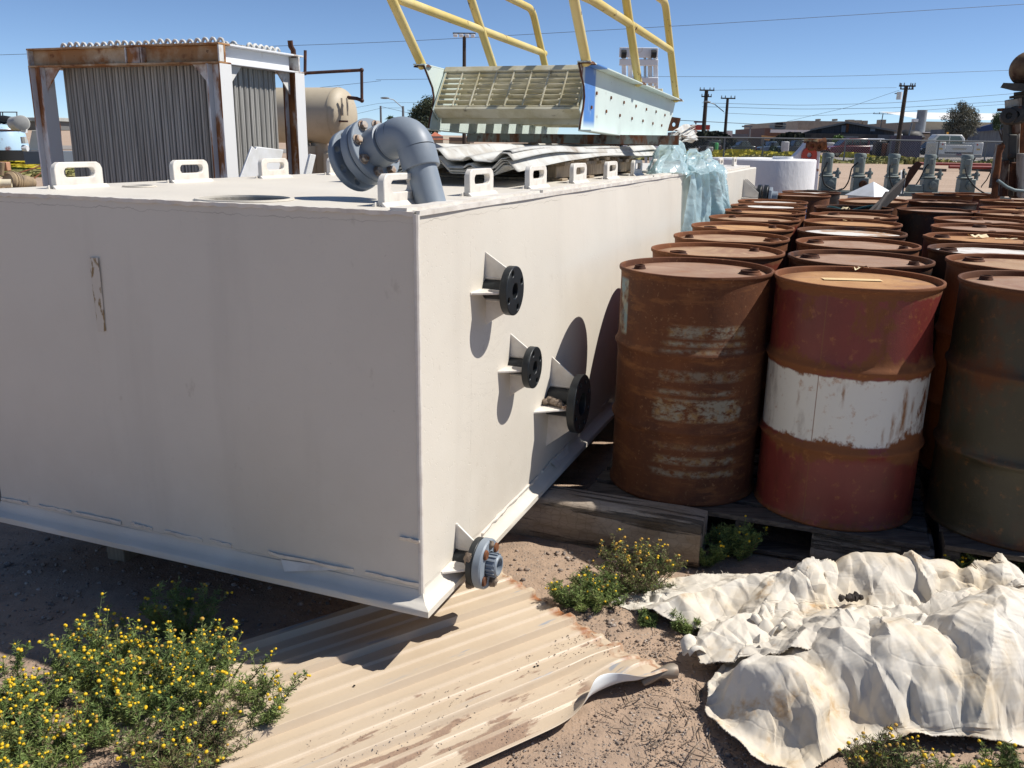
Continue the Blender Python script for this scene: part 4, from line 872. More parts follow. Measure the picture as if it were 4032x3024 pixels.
def rack_post_mat():
    t = NT('white_post_with_rusty_face'); g = t.n('ShaderNodeNewGeometry'); dd = t.n('ShaderNodeVectorMath', operation='DOT_PRODUCT'); t.l(g.outputs['Normal'], dd.inputs[0]); dd.inputs[1].default_value = tuple(-RX)
    f_ = t.math('ADD', t.noise(5, stretch=(1, 1, .35), detail=8), t.ramp(dd.outputs['Value'], .5, .9, 0, .17))
    c = t.mix(t.ramp(f_, .60, .68), (.70, .70, .69), RUSTO); c = t.mix(t.ramp(f_, .66, .76), c, RUST); c = t.mix(t.ramp(f_, .78, .9), c, RUSTD); return t.out(c, .6)
M['post'] = rack_post_mat()
for x, y in ((0, 0), (RW-W_, 0), (0, RD-W_), (RW-W_, RD-W_)):
    b = MB().box((x, y, .0), (x+.014, y+W_, zbm-.0005), RF); b.box((x+W_-.014, y, 0), (x+W_, y+W_, zbm-.0005), RF); b.box((x+.0145, y+W_*.36, 0), (x+W_-.0145, y+W_*.64, zbm-.0005), RF); b.build('post', M['post'], rack, bevel=.002)
for x, y, dx, dy in ((W_+.0005, .05, 1, 0), (RW-W_-.0005, .05, -1, 0), (.05, W_+.0005, 0, 1), (.05, RD-W_-.0005, 0, -1)):
    X_ = RY*dx+RX*dy; o_ = rp0+RY*x+RX*y+UP*(zbm-.0008); MB().prism([(0, 0), (.15, 0), (0, -.15)], .01, fr(o_, X_, UP, np.cross(X_, UP))).build('corner_gusset', M['rusty_white'], rack)
# the coil: two rows of tubes on the front and one on the side, bends above the frame
zc0, zc1 = .35, ztop+.02
NTB = 50
TUBE = MB().lathe([(.0125, 0), (.0125, zc1-zc0)], n=10).mesh('coil_tube')
def tubeat(x, y):
    o = link('coil_tube', TUBE, M['galv'], rack, local=True); o.location = Vector(rp0+RY*x+RX*y+UP*zc0) - OFFS[rack.name]
xs_ = np.linspace(.105, RW-.165, NTB)
for i, x in enumerate(xs_):
    tubeat(x, .165+.004*(i % 2))
    tubeat(x+.012, .215)
for i, y in enumerate(np.linspace(.25, RD-.24, 17)): tubeat(.100+.006*(i % 2), y); tubeat(.14, y+.012)
MB().box((.165, .235, zc0), (RW-.19, RD-.2, zc1-.09), RF).build('inner_shade_block', mat('dark_coil_inside', (.02, .02, .02), [], .9), rack)  # near-black block added to stand for the shade inside the coil
def bend(x, y, dx, dy, w, h):
    c = rp0+RY*x+RX*y+UP*(zc1-.012); X_ = RY*dx+RX*dy
    MB().tube([c+X_*w*math.cos(t)+UP*(h*max(0, math.sin(t)) + (.0 if 0 <= math.sin(t) else -.02)) for t in np.linspace(0, math.pi, 9)], .0095, 8).build('return_bend', M['galv_white'], rack)
for i in range(23): bend(.12+i*(RW-.30)/22, .17, 1, 0, .024, .036+.005*math.sin(i)); 
for i in range(22): bend(.145+i*(RW-.33)/21, .33, 1, 0, .024, .030)
for i in range(6): bend(.105, .45+i*.062, 0, 1, .026, .030)
MB().tube([rp0+RY*.03+RX*(RD-.08)+UP*z_+RX*dx for z_, dx in ((ztop-.02, 0), (ztop+.03, -.002), (ztop+.055, -.03), (ztop+.095, -.035))], .019, 10).build('pipe_stub', M['rust_dark'], rack)

# cream vessel on its stand beyond the rack, with a brown vent pipe
vs = thing('pressure_vessel', 'cream horizontal pressure vessel with rounded end and brown vent pipe, beyond the rack', 'vessel', (*at(1240, 560, 11.3)[:2], 0))
VA = np.array([math.cos(R(-17)), math.sin(R(-17)), 0]); hc = at(1338, 456, 11.0); vr = .325
prof = [(vr, -2.2), (vr, 0)] + [(vr*math.cos(t), .17*math.sin(t)) for t in np.linspace(.12, 1.45, 10)]
MB().lathe(prof, fraxis(hc, VA), 48, True, True).build('shell', M['cream_tank'], vs)
MB().lathe([(vr+.004, -.012), (vr+.006, -.004), (vr+.004, .006)], fraxis(hc, VA), 48).build('weld_seam', M['cream_tank'], vs)
for d_ in (-.35, -1.5):
    c = hc+VA*d_; MB().boxc((0, 0, -vr-.55), (.12, .5, 1.05), fr(c, VA, np.cross(UP, VA), UP)).build('saddle', M['cream_tank'], vs, bevel=.01)
for px, y0, y1, r, dY in ((1262, 558, 700, .105, 11.1), (1318, 600, 760, .12, 10.9), (1205, 560, 720, .07, 11.0), (1375, 640, 760, .05, 10.8)):
    a, b_ = at(px, y0, dY), at(px, y1, dY); b_[2] = 0; MB().lathe([(r*.7, np.linalg.norm(a-b_)+.02), (r, np.linalg.norm(a-b_)-.02), (r, 0)][::-1], fraxis(b_, UP), 24, False, True).build('standpipe', M['cream_tank'], vs)
a = at(1365, 380, 10.75)
pp = [at(1202, 198, 10.7), at(1201, 288, 10.7), at(1424, 276, 10.7), at(1425, 396, 10.7), at(1405, 388, 10.72), at(1370, 384, 10.8)]
MB().tube([pp[0], pp[1]], .018, 8).build('vent_pipe', M['brown_pipe'], vs); MB().tube([pp[1], pp[2]], .018, 8).build('vent_pipe', M['brown_pipe'], vs); MB().tube([pp[2], pp[3]], .018, 8).build('vent_pipe', M['brown_pipe'], vs); MB().tube(pp[3:], .021, 8).build('vent_pipe', M['brown_pipe'], vs)
for p in (pp[1], pp[2], pp[3]): MB().ball(p, .026).build('pipe_elbow', M['brown_pipe'], vs)
for px in (1345, 1366):
    MB().tube([at(px, 386, 10.75), at(px+4, 455, 10.75)], .012, 6).build('gauge_tube', M['cream_tank'], vs)
MB().tube([at(1320, 477, 10.75), at(1370, 478, 10.75)], .012, 6).build('gauge_tube', M['brown_pipe'], vs)
# white plates leaning between rack and tank
def leaning_plate(label, q, Y, th=.03):
    x_0 = q[0][0]; P = [at(x, y, Y+(x-x_0)*.0024) for x, y in q]; zt = max(p[2] for p in P); P = [p if p[2] > 1.35 else np.array([p[0]+(p[0]-P[0][0])*0, p[1], p[2]]) for p in P]
    b = MB(); nn = np.array([-.7, .7, 0])*th; n = len(P); b.add([*P, *[p+nn for p in P]], [tuple(range(n)), tuple(range(2*n-1, n-1, -1))]+[(i, i+n, (i+1) % n+n, (i+1) % n) for i in range(n)])
    return tag(b.build('white_plate', M['white_plastic'], bevel=.004), label, 'plate')
leaning_plate('large white plastic plate leaning behind the tank between the frame posts', [(1012, 577), (1117, 590), (1092, 700), (1020, 1180), (905, 1180), (965, 700)], 5.35)
leaning_plate('narrow white edge strip leaning in front of the large white plate', [(993, 575), (1010, 590), (965, 710), (900, 1190), (870, 1190), (945, 700)], 5.30, .02)
leaning_plate('narrow white plastic bar leaning beside the white frame post', [(1224, 606), (1245, 610), (1227, 690), (1150, 1150), (1120, 1150), (1203, 690)], 5.6)

# ------------------------------------------------------------------ the row of grey metering pumps behind the drums
PY = 11.0
skid = thing('pump_skid', 'long grey-green steel skid rail under the row of grey pumps', 'skid', at(3520, 760, PY))
zb = at(3377, 752, PY)[2]
for dy in (-.12, .14):
    a, b_ = at(3180, 752, PY+dy), at(3960, 752, PY+dy); MB().box((a[0], PY+dy, zb-.05), (b_[0], PY+dy+.05, zb)).build('rail', M['steel_grey'], skid, bevel=.004)
for px in (3190, 3440, 3700, 3950):
    a = at(px, 752, PY)[0]; MB().box((a, PY-.10, 0.0), (a+.06, PY+.17, zb-.0505)).build('skid_leg', M['steel_grey'], skid)
M['plate_tag'] = mat('pale_yellow_nameplate', (.62, .56, .36), [], .4)
def pump(px, label, face_dark=False, hose=None):
    p0 = at(px, 752, PY); x = p0[0]; z = zb; p = thing('metering_pump', label, 'pump', (x, PY, z), 'grey metering pumps on the skid')
    f_ = frz((x, PY, z), R(-8))
    b = MB().box((-.075, -.08, .0), (.105, .09, .165), f_); b.box((-.085, -.09, .166), (.06, .08, .188), f_); b.build('gearbox', M['steel_grey'], p, bevel=.012)
    q = lambda a, b_, c: np.array([a, b_, c])@f_[1]+f_[0]
    MB().lathe([(.047, 0), (.045, .03), (.03, .034), (.03, .044), (.0, .046)], fraxis(q(.035, -.081, .085), -f_[1][1]), 20).build('end_cover', M['rust_dark'] if face_dark else M['steel_grey'], p)
    MB().lathe([(.074, .189), (.074, .205), (.062, .210), (.064, .225), (.064, .395), (.070, .398), (.071, .43), (.060, .447), (.0, .450)], frz((x-.012*1, PY, z), 0), 28).build('motor', M['steel_grey'], p)
    MB().boxc((-.02, -.066, .36), (.06, .03, .075), f_).build('junction_box', M['steel_grey'], p, bevel=.006)
    MB().boxc((-.045, -.0655, .255), (.04, .004, .05), f_).build('nameplate', M['plate_tag'], p)
    b = MB(); b.cyl(q(.115, -.02, .15), q(.115, -.02, .245), .026, .022, 12); b.cyl(q(.115, -.02, .245), q(.115, -.02, .275), .012, .012, 8); b.cyl(q(.06, -.02, .215), q(.15, -.02, .215), .018, .018, 10); b.build('liquid_end', M['steel_grey'], p)
    for i in range(5):
        a_ = 2*math.pi*i/5+.3; MB().tube([q(.064*math.cos(a_)-.012, .064*math.sin(a_), .23), q(.064*math.cos(a_)-.012, .064*math.sin(a_), .39)], .0035, 5).build('cooling_rib', M['steel_grey'], p)
    if hose:
        pts = [q(*h) for h in hose]; P = np.array(pts); t = np.linspace(0, len(P)-1, 24); S_ = np.stack([np.interp(t, range(len(P)), P[:, k]) for k in range(3)], 1)
        for _ in range(3): S_[1:-1] = (S_[:-2]+2*S_[1:-1]+S_[2:])/4
        MB().tube(S_, .0085, 8).build('power_cable', M['rubber'], p)
pump(3250, 'grey pump half hidden by the white post with the red eye', False, [(-.03, -.09, .34), (-.09, -.13, .2), (-.05, -.14, .07), (.09, -.14, .0), (.17, -.1, .03)])
pump(3376, 'grey pump with a dark rusty round cover left of the white pyramid lid', True, [(-.05, -.08, .34), (-.12, -.09, .28), (-.13, -.08, .12), (-.18, -.08, .02), (-.33, -.08, -.01)])
pump(3508, 'grey pump behind the tip of the old board', False, [(-.05, -.09, .34), (-.085, -.13, .3), (-.07, -.14, .15), (.0, -.14, .02), (.05, -.13, -.03)])
pump(3650, 'grey pump standing between the old board and the last pump of the row', False, [(-.05, -.08, .33), (-.08, -.09, .30), (-.13, -.09, .15), (-.20, -.09, .02), (-.22, -.09, -.02)])
pump(3794, 'last grey pump of the row, in front of the white truck', False, [(-.05, -.09, .30), (-.03, -.12, .2), (.08, -.14, .07), (.2, -.14, .0), (.3, -.12, -.02)])
bx = at(3595, 745, PY); tag(MB().boxc((bx[0], PY-.03, zb+.045), (.17, .12, .085)).build('control_box', M['steel_grey'], bevel=.008), 'low dark box on the pump skid left of the fourth pump', 'box')
# white pyramid-lidded bin
q = at(3436, 745, 9.9); pz, pa = at(3436, 770, 9.9)[2], at(3424, 715, 9.9)[2]; hw = .200
pyr = thing('white_bin', 'white square bin with a pyramid lid among the far drums', 'bin', (q[0], 9.9, 0)); f_ = frz((q[0], 9.9, 0), R(28))
MB().box((-hw+.02, -hw+.02, 0), (hw-.02, hw-.02, pz-.002), f_).build('bin_body', M['white_plastic'], pyr, bevel=.01)
MB().add([(-hw, -hw, pz), (hw, -hw, pz), (hw, hw, pz), (-hw, hw, pz), (0, 0, pa)], [(0, 1, 4), (1, 2, 4), (2, 3, 4), (3, 0, 4), (3, 2, 1, 0)], f_).build('pyramid_lid', M['white_plastic'], pyr, smooth=False)
# white post with a red lifting eye and a rusty valve on top
LY = 14.4
lp = thing('lifting_post', 'white steel post with a red lifting eye and a rusty valve on top', 'post', (at(3200, 600, LY)[0], LY, 0))
P2 = lambda x, y: at(x, y, LY)[[0, 2]]
o0 = np.array([0, LY, 0.])
poly = [P2(*q) for q in ((3215, 800), (3184, 800), (3130, 800), (3127, 616), (3150, 592), (3166, 574), (3176, 560), (3228, 562), (3232, 590), (3226, 650))][::-1]
MB().prism(poly, .18, fr(o0, (1, 0, 0), (0, 0, 1), (0, 1, 0))).build('post_body', mat('white_paint_rust_edged', (.66, .68, .72), [(RUST, 5, .66, .72)], .5), lp, bevel=.01)
cx, cz = P2(3184, 610); w_ = 57/F_PX*LY/2
MB().prism([(cx-w_, cz-.17), (cx+w_, cz-.17)]+[(cx+w_*math.cos(t), cz+w_*1.08*math.sin(t)) for t in np.linspace(0, math.pi, 14)], .05, fr(o0-[0, .052, 0], (1, 0, 0), (0, 0, 1), (0, 1, 0)), holes=[circ(w_*.34, 14, (cx, cz))]).build('lifting_eye', M['red_paint'], lp, bevel=.006)
vz = [P2(3190, 588), P2(3219, 590)]
MB().boxc((0, 0, 0), (.27, .2, .13), fr((vz[0][0]*.5+vz[1][0]*.5, LY+.05, P2(3200, 572)[1]), (1, 0, 0), (0, 1, 0), (0, 0, 1))).build('valve_body', M['rust'], lp, bevel=.02)
for c in vz: MB().lathe([(.075, 0), (.075, .03), (.035, .032), (.03, .01)], fraxis((c[0], LY-.05, c[1]+.05), (0, -1, 0)), 20).build('valve_flange', M['rust'], lp)
a = P2(3228, 570); MB().cyl((a[0], LY+.02, a[1]), (a[0]+.10, LY, a[1]+.02), .09, n=18).build('valve_end', M['rust'], lp)
a = P2(3200, 552); MB().cyl((a[0], LY+.05, a[1]-.02), (a[0], LY+.05, a[1]+.025), .12, n=18).build('valve_cap', mat('cream_rust_cap', (.3, .24, .13), [(RUST, 9, .45, .6)], .7), lp)
# forklift mast beyond the stair
FY = 20.0
fm = thing('forklift_mast', 'white forklift mast standing behind the stair section', 'forklift mast', (*at(2515, 400, FY)[:2], gz(FY)))
def pbar(b, x0, y0, x1, y1, w, d, Y): # upright bar
    a, c = at(x0, y0, Y), at(x1, y1, Y); dd = c-a; L = np.linalg.norm(dd); f_ = fr(a, (1, 0, 0), (0, 1, 0), nrm([dd[0], 0, dd[2]])); b.box((-w/2, 0, 0), (w/2, d, L), f_); return b
MW = M['white_steel']
for x in (2457, 2482, 2560, 2582): pbar(MB(), x+8, 700, x, 188 if x in (2457, 2582) else 215, .085, .14, FY+.1*(x in (2482, 2560))).build('mast_rail', MW, fm, bevel=.008)
for y, h in ((186, .20), (232, .13), (303, .12)):
    a, c = at(2440, y, FY-.08), at(2592, y, FY-.08); MB().box((a[0], FY-.10, a[2]-h), (c[0], FY-.03, a[2])).build('cross_member', MW, fm, bevel=.01)
for x in (2456, 2574): a = at(x, 212, FY-.14); MB().cyl(a-[.05, 0, 0], a+[.05, 0, 0], .085, n=14).build('chain_roller', M['rubber'], fm)
pbar(MB(), 2545, 700, 2540, 210, .05, .08, FY+.03).build('lift_cylinder', M['chrome'], fm)
# red pipes on the dirt lot
RY_ = 50
for i, (x0, x1, y, Yp) in enumerate(((3602, 3900, 659, 52), (3735, 3912, 667, 50), (3735, 3912, 671, 49.6))):
    a, b_ = at(x0, y, Yp), at(x1, y, Yp); z_ = gz(Yp)+.32-.1*(i > 0)
    o = MB().cyl((a[0], Yp, z_), (b_[0], Yp, z_), .085, n=14).build('red_pipe', M['red_pipe']); tag(o, ['longest red pipe lying across the dirt lot', 'shorter red pipe in front of the long one', 'shorter red pipe nearest the yard, tight against another'][i], 'pipe')
for i, x in enumerate((3640, 3850)):
    a = at(x, 670, 51); tag(MB().box((a[0]-.1, 48.6, gz(50)-.05), (a[0]+.1, 53, gz(50)+.22-.085-.005)).build('pipe_skid', M['wood_grey']), ['wooden bearer under the left end of the red pipes', 'wooden bearer under the right end of the red pipes'][i], 'timber')

# ------------------------------------------------------------------ tall rusty machine at the right edge
MY = 9.0
mc = thing('rusty_machine', 'tall rusty machine with a round vessel on top at the right edge', 'machine', (*at(4060, 700, MY)[:2], 0))
zm = lambda x, y: (3700+x/2.593, 180+y/2.593)
def mp(x, y, Y=MY): return at(*zm(x, y), Y)
M['old_white'] = mat('flaking_white_paint_on_rust', (.40, .38, .33), [((.16, .12, .09), 5, .45, .55, (1, 1, .4)), (RUSTD, 8, .52, .6, (1, 1, .4))], .8)
M['greasy'] = mat('dark_greasy_steel', (.035, .034, .03), [((.08, .075, .06), 6, .5, .7), (RUST, 9, .6, .7)], .65)
b_c = at(4056, 272, MY); MB().ball(b_c, (.185, .17, .17), n=28, m=18).build('round_vessel', mat('rusty_tan_casting', (.20, .125, .065), [(RUSTD, 5, .42, .65), ((.3, .22, .13), 9, .6, .75)], .8), mc)
a = mp(640, 385); c_ = mp(620, 425); e = mp(1100, 470)
MB().add([mp(650, 378, MY-.25), mp(1100, 395, MY-.25), mp(1100, 480, MY-.25), mp(760, 462, MY-.25), mp(618, 428, MY-.25), mp(650, 378, MY+.5), mp(1100, 395, MY+.5), mp(1100, 480, MY+.5), mp(760, 462, MY+.5), mp(618, 428, MY+.5)], [(0, 1, 2, 3, 4), (9, 8, 7, 6, 5), (0, 4, 9, 5), (4, 3, 8, 9), (3, 2, 7, 8), (2, 1, 6, 7), (1, 0, 5, 6)]).build('deck_plate', M['greasy'], mc)
MB().cyl(mp(815, 470), mp(810, 640), .05, n=14).build('neck', M['greasy'], mc)
MB().cyl(mp(880, 470), mp(880, 640), .08, n=14).build('neck', M['greasy'], mc)
MB().cyl(mp(800, 530), mp(800, 505), .075, n=18).build('collar', M['greasy'], mc)
MB().cyl(mp(755, 640), mp(752, 545), .075, n=18).build('white_pot', M['old_white'], mc)
MB().boxc(mp(665, 655), (.10, .1, .028)).build('shelf_bar', M['rust'], mc)
for x, y, r in ((770, 712, .085), (700, 722, .075), (830, 705, .08)):
    MB().lathe([(r*.9, -.05), (r, -.03), (r, .03), (r*.9, .05), (r*.4, .055), (r*.35, .02)], fraxis(mp(x, y, MY-.15), nrm((-.4, -.9, .1))), 24, True, True).build('hand_wheel', M['greasy'], mc)
def slab(x0, x1, y0, y1, Y, m, nm, lean=0, d=.12):
    a, b_, c, e = mp(x0+lean, y0, Y), mp(x1+lean, y0, Y), mp(x1, y1, Y), mp(x0, y1, Y); n_ = np.array([0, d, 0]); V = [a, b_, c, e, a+n_, b_+n_, c+n_, e+n_]
    MB().add(V, [(3, 2, 1, 0), (4, 5, 6, 7), (0, 1, 5, 4), (1, 2, 6, 5), (2, 3, 7, 6), (3, 0, 4, 7)]).build(nm, m, mc, bevel=.01)
slab(690, 760, 760, 1540, MY-.05, M['greasy'], 'column_plate', 20)
slab(765, 800, 760, 1560, MY-.02, M['old_white'], 'column_plate', 30)
slab(795, 1000, 690, 1560, MY+.10, M['rust'], 'column_plate', 45)
slab(752, 830, 765, 900, MY-.08, M['old_white'], 'cover_plate', 0, .05)
slab(700, 790, 905, 1150, MY-.10, M['greasy'], 'cover_plate', 10, .05)
slab(640, 700, 1170, 1540, MY-.07, M['old_white'], 'column_plate', 20)
slab(600, 650, 1180, 1540, MY, M['greasy'], 'column_plate', 20)
slab(830, 1000, 1100, 1560, MY-.25, M['old_white'], 'cover_plate', 20)
slab(715, 790, 1190, 1460, MY-.12, M['rust_dark'], 'cover_plate', 20, .04)
pts = [mp(*q, MY-.2) for q in ((650, 1020), (625, 1030), (605, 1100), (590, 1250), (575, 1330), (562, 1480), (555, 1560))]
MB().tube(pts, [.030, .034, .026, .030, .032, .028, .036], 12).build('rusty_pipe', M['rust'], mc)
MB().boxc(mp(575, 1230, MY-.15), (.05, .06, .42)).build('white_channel', M['old_white'], mc)
MB().tube([mp(*q, MY-.3) for q in ((590, 1375), (620, 1395), (680, 1440), (760, 1475), (900, 1490))], .015, 10).build('teal_hose', mat('grey_teal_hose', (.15, .21, .22), [], .5), mc)
MB().tube([mp(520, 1290, MY), mp(480, 1370, MY), mp(430, 1430, MY), mp(425, 1445, MY-.1)], .005, 6).build('hanging_wire', M['rubber'], mc)

# ------------------------------------------------------------------ machinery far left
def poly_box(name, m, parent, pts, Y, d, bevel=.02):
    P = [at(x, y, Y) for x, y in pts]; n = len(P); dv = np.array([0, d, 0]); b = MB().add([*P, *[p+dv for p in P]], [tuple(range(n-1, -1, -1)), tuple(range(n, 2*n))]+[(i, (i+1) % n, (i+1) % n+n, i+n) for i in range(n)])
    return b.build(name, m, parent, bevel=bevel, smooth=False)
zl_ = lambda x, y: (x/4.608, 400+y/4.608)
pu = thing('pumping_unit', 'grey pumping unit with a round motor head beside the frame, far left', 'machine', (*at(120, 640, 34)[:2], gz(34)))
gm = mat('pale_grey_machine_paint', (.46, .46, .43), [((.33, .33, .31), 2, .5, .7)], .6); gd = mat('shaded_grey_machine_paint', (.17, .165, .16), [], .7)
MB().cyl(at(*zl_(240, 400), 33.6), at(*zl_(420, 390), 33.2), .24, .27, 28).build('motor_head', gm, pu, bevel=.03)
MB().lathe([(.22, 0), (.26, .02), (.26, .07), (.2, .09)], fraxis(at(*zl_(395, 385), 33.0), (.3, -.95, 0)), 28, cap1=True).build('end_cover', gm, pu)
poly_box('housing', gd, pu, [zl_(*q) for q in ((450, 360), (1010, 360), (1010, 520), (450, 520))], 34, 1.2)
poly_box('top_beam', gm, pu, [zl_(*q) for q in ((440, 285), (1015, 285), (1015, 358), (460, 358))], 33.8, 1.6)
poly_box('belt_guard', mat('white_grey_guard', (.52, .53, .50), [], .6), pu, [zl_(*q) for q in ((575, 520), (720, 520), (720, 890), (505, 890))], 33.6, .5)
poly_box('skid_base', mat('blue_grey_base', (.13, .15, .18), [((.4, .4, .38), 1.5, .62, .66)], .7), pu, [zl_(*q) for q in ((420, 895), (1100, 900), (1110, 1140), (455, 1135))], 33.4, 1.8)
poly_box('dark_frame', M['rust_dark'], pu, [zl_(*q) for q in ((975, 390), (1030, 390), (1060, 850), (1000, 840))], 33.9, .3)
for i, (x0, y0, x1, y1) in enumerate(((440, 460, 440, 560), (425, 640, 445, 760), (410, 840, 505, 850))): MB().tube([at(*zl_(x0, y0), 33.1), at(*zl_(x1, y1), 33.1)], .11, 8).build('pipe', M['white_steel'] if i != 1 else gm, pu)
bt = thing('blue_tank', 'pale blue tapered tank with brown stains under a railing, at the left edge', 'tank', (*at(20, 590, 40)[:2], gz(40)))
cb = at(12, 590, 40); r1 = 92/3440*40; h1 = at(12, 515, 40)[2]-cb[2]
MB().lathe([(r1, 0), (r1*.88, h1), (r1*.72, h1+.22), (r1*.6, h1+.27)], frz(cb, 0), 48, cap1=True).build('shell', mat('pale_blue_enamel', (.40, .56, .70), [((.16, .06, .04), .8, .60, .66)], .3), bt)
MB().lathe([(r1*1.04, -.45), (r1*1.04, -.02)], frz(cb, 0), 40).build('base_ring', M['rubber'], bt)
MB().lathe([(r1*.9, h1+.0), (r1*.92, h1+.03), (r1*.9, h1+.06)], frz(cb, 0), 40).build('top_ring', M['rust_dark'], bt)
for y in (441, 461, 480): MB().tube([at(-60, y, 40), at(68, y+.5, 40)], .025 if y < 470 else .05, 6).build('railing', M['pole_steel'], bt)
for x in (3, 68, 12): MB().tube([at(x-2, 441, 40), at(x, 492, 40)], .025, 6).build('rail_post', M['pole_steel'], bt)
MB().ball(at(15, 472, 39.8), (.5, .3, .16), n=10, m=6, jit=.2).build('top_valve', M['rubber'], bt)
jp = thing('rusty_pump', 'old tan pump with ribbed barrel and open pipe end beyond the tank corner', 'pump', (*at(60, 730, 12)[:2], 0))
tanm = mat('tan_machine_paint', (.30, .22, .13), [((.13, .10, .07), 4, .45, .62), ((.4, .32, .2), 7, .58, .7)], .7)
a, b_ = at(30, 712, 12.2), at(135, 722, 12.6)
MB().lathe([(.10, 0), (.13, .03), (.13, .14), (.10, .16), (.10, .3), (.075, .40)], fraxis(a, b_-a), 24, True, True).build('barrel', tanm, jp)
for i in range(3): MB().cyl(a+(b_-a)*(.15+.1*i), a+(b_-a)*(.19+.1*i), .14-.006*i, n=20).build('barrel_rib', tanm, jp)
MB().lathe([(.055, 0), (.055, .12), (.062, .12), (.062, .16), (.04, .16), (.04, .02)], fraxis(at(46, 722, 11.8), (-.9, -.35, .0)), 18).build('pipe_end', mat('cream_pipe_end', (.62, .55, .40), [], .6), jp)
MB().boxc(at(18, 655, 12.3), (.12, .1, .12)).build('orange_box', mat('faded_orange_enamel', (.45, .24, .14), [], .6), jp, bevel=.01)
MB().cyl(at(6, 690, 12.2), at(9, 640, 12.2), .03, n=10).build('upright', tanm, jp)
MB().box((a[0]-.2, 12.1, 0), (b_[0]+.1, 12.5, a[2]-.11)).build('mount', tanm, jp)
for x0, y0, x1, y1, lab in ((45, 690, 158, 655, 'thin grey rod lying slanted across the dirt behind the old tan pump'), (128, 708, 162, 680, 'short rusty rod leaning behind the old tan pump')):
    tag(MB().tube([at(x0, y0, 13.5), at(x1, y1, 14.5)], .012, 6).build('rod', M['rust']), lab, 'rod')

# ------------------------------------------------------------------ fence, poles, wires
def gp(x, Y): # ground point under pixel column x at distance Y
    p = at(x, 600, Y); return np.array([p[0], Y, gz(Y)])
FNY = 66.0
def fence_mat():
    t = NT('chain_link_wire'); t.b.inputs['Base Color'].default_value = (.33, .35, .36, 1); t.b.inputs['Roughness'].default_value = .5
    o = t.xyz(); a = t.math('ADD', o[0], o[2]); b = t.math('SUBTRACT', o[0], o[2])
    g = lambda s: t.math('LESS_THAN', t.math('FRACT', t.math('MULTIPLY', s, 5.5)), .07)
    m = t.math('MAXIMUM', g(a), g(b)); mx = t.n('ShaderNodeMixShader'); tp = t.n('ShaderNodeBsdfTransparent'); t.l(m, mx.inputs[0]); t.l(tp.outputs[0], mx.inputs[1]); t.l(t.b.outputs[0], mx.inputs[2]); t.l(mx.outputs[0], t.t.nodes['Material Output'].inputs[0]); return t.m
fx0, fx1 = gp(2300, FNY)[0], gp(4300, FNY)[0]; FH = 1.62
fc = thing('chain_link_fence', 'grey chain-link fence along the far side of the dirt lot', 'fence', gp(3300, FNY))
MB().add([(fx0, FNY, gz(FNY)+.04), (fx1, FNY, gz(FNY)+.04), (fx1, FNY, gz(FNY)+FH), (fx0, FNY, gz(FNY)+FH)], [(0, 1, 2, 3)]).build('chain_link', fence_mat(), fc)
MB().cyl((fx0, FNY-.03, gz(FNY)+FH), (fx1, FNY-.03, gz(FNY)+FH), .045, n=8).build('top_rail', M['pole_steel'], fc)
for x in (2690, 2850, 3002, 3325, 3503, 3692, 3880, 4050):
    q = gp(x, FNY); MB().cyl(q, q+[0, -.0, FH+.06], .055, n=8).build('post', M['pole_steel'], fc)
def upole(label, px, ytop, Y, r, arms=(), extra=None, m='pole_wood', lean=0.0):
    b_ = gp(px, Y); t_ = at(px, ytop, Y); h = t_[2]-b_[2]; p = thing('utility_pole', label, 'utility pole', b_)
    top_ = b_+UP*h+np.array([lean*h, 0, 0]); MB().tube([b_, top_], [r*1.25, r], 10).build('pole', M[m], p)
    for (y, w, th) in arms:
        c = at(px, y, Y-.2); c[0] = b_[0]+lean*(c[2]-b_[2]); MB().boxc(c, (w, .12, th)).build('crossarm', M[m], p)
        for sx in (-.46, -.2, .2, .46): MB().cyl(c+[w*sx, 0, th/2], c+[w*sx, 0, th/2+.22], .06, .04, 8).build('insulator', M['pole_steel'], p)
    if extra: extra(p, b_, top_)
    return p
def floods(p, b_, t_):
    for dx in (-.42, -.14, .14, .42):
        MB().boxc(t_+np.array([dx, -.12, -.02]), (.2, .16, .13)).build('floodlight', M['white_steel'], p, bevel=.02)
    MB().boxc(t_+np.array([0, -.05, .09]), (1.1, .1, .07)).build('crossarm', M['pole_steel'], p)
upole('dark pole topped with a pair of white floodlights behind the stair section', 1828, 140, 45, .085, (), floods)
upole('tall brown utility pole with two crossarms right of the mast', 2764, 355, 100, .20, ((355, 1.6, .14), (380, 1.1, .12)), lean=.004)
def lamp_l(p, b_, t_):
    a = at(2850, 440, 96); e = at(2784, 401, 95.5); MB().tube([a, a*.5+e*.5+[-.1, 0, .25], e], .045, 6).build('lamp_arm', M['pole_steel'], p); MB().ball(e, (.4, .18, .1), n=10, m=6).build('lamp_head', M['pole_steel'], p)
upole('slimmer utility pole carrying a street lamp arm', 2849, 386, 96, .14, ((387, 1.5, .12),), lamp_l)
def xfmr(p, b_, t_):
    c = at(3541, 377, 84.6); MB().cyl(c-[0, 0, .33], c+[0, 0, .33], .24, n=14).build('transformer', M['white_steel'], p); MB().boxc(c+[-.25, .1, .2], (.3, .1, .08)).build('bracket', M['pole_steel'], p)
    for dx in (-.5, .55): MB().cyl(t_+[dx, 0, -.2], t_+[dx, 0, .28], .06, n=6).build('cutout', M['pole_steel'], p)
upole('brown utility pole with a white transformer can by the shed', 3530, 340, 85, .17, ((338, 1.5, .13), (350, 1.2, .1)), xfmr, lean=.02)
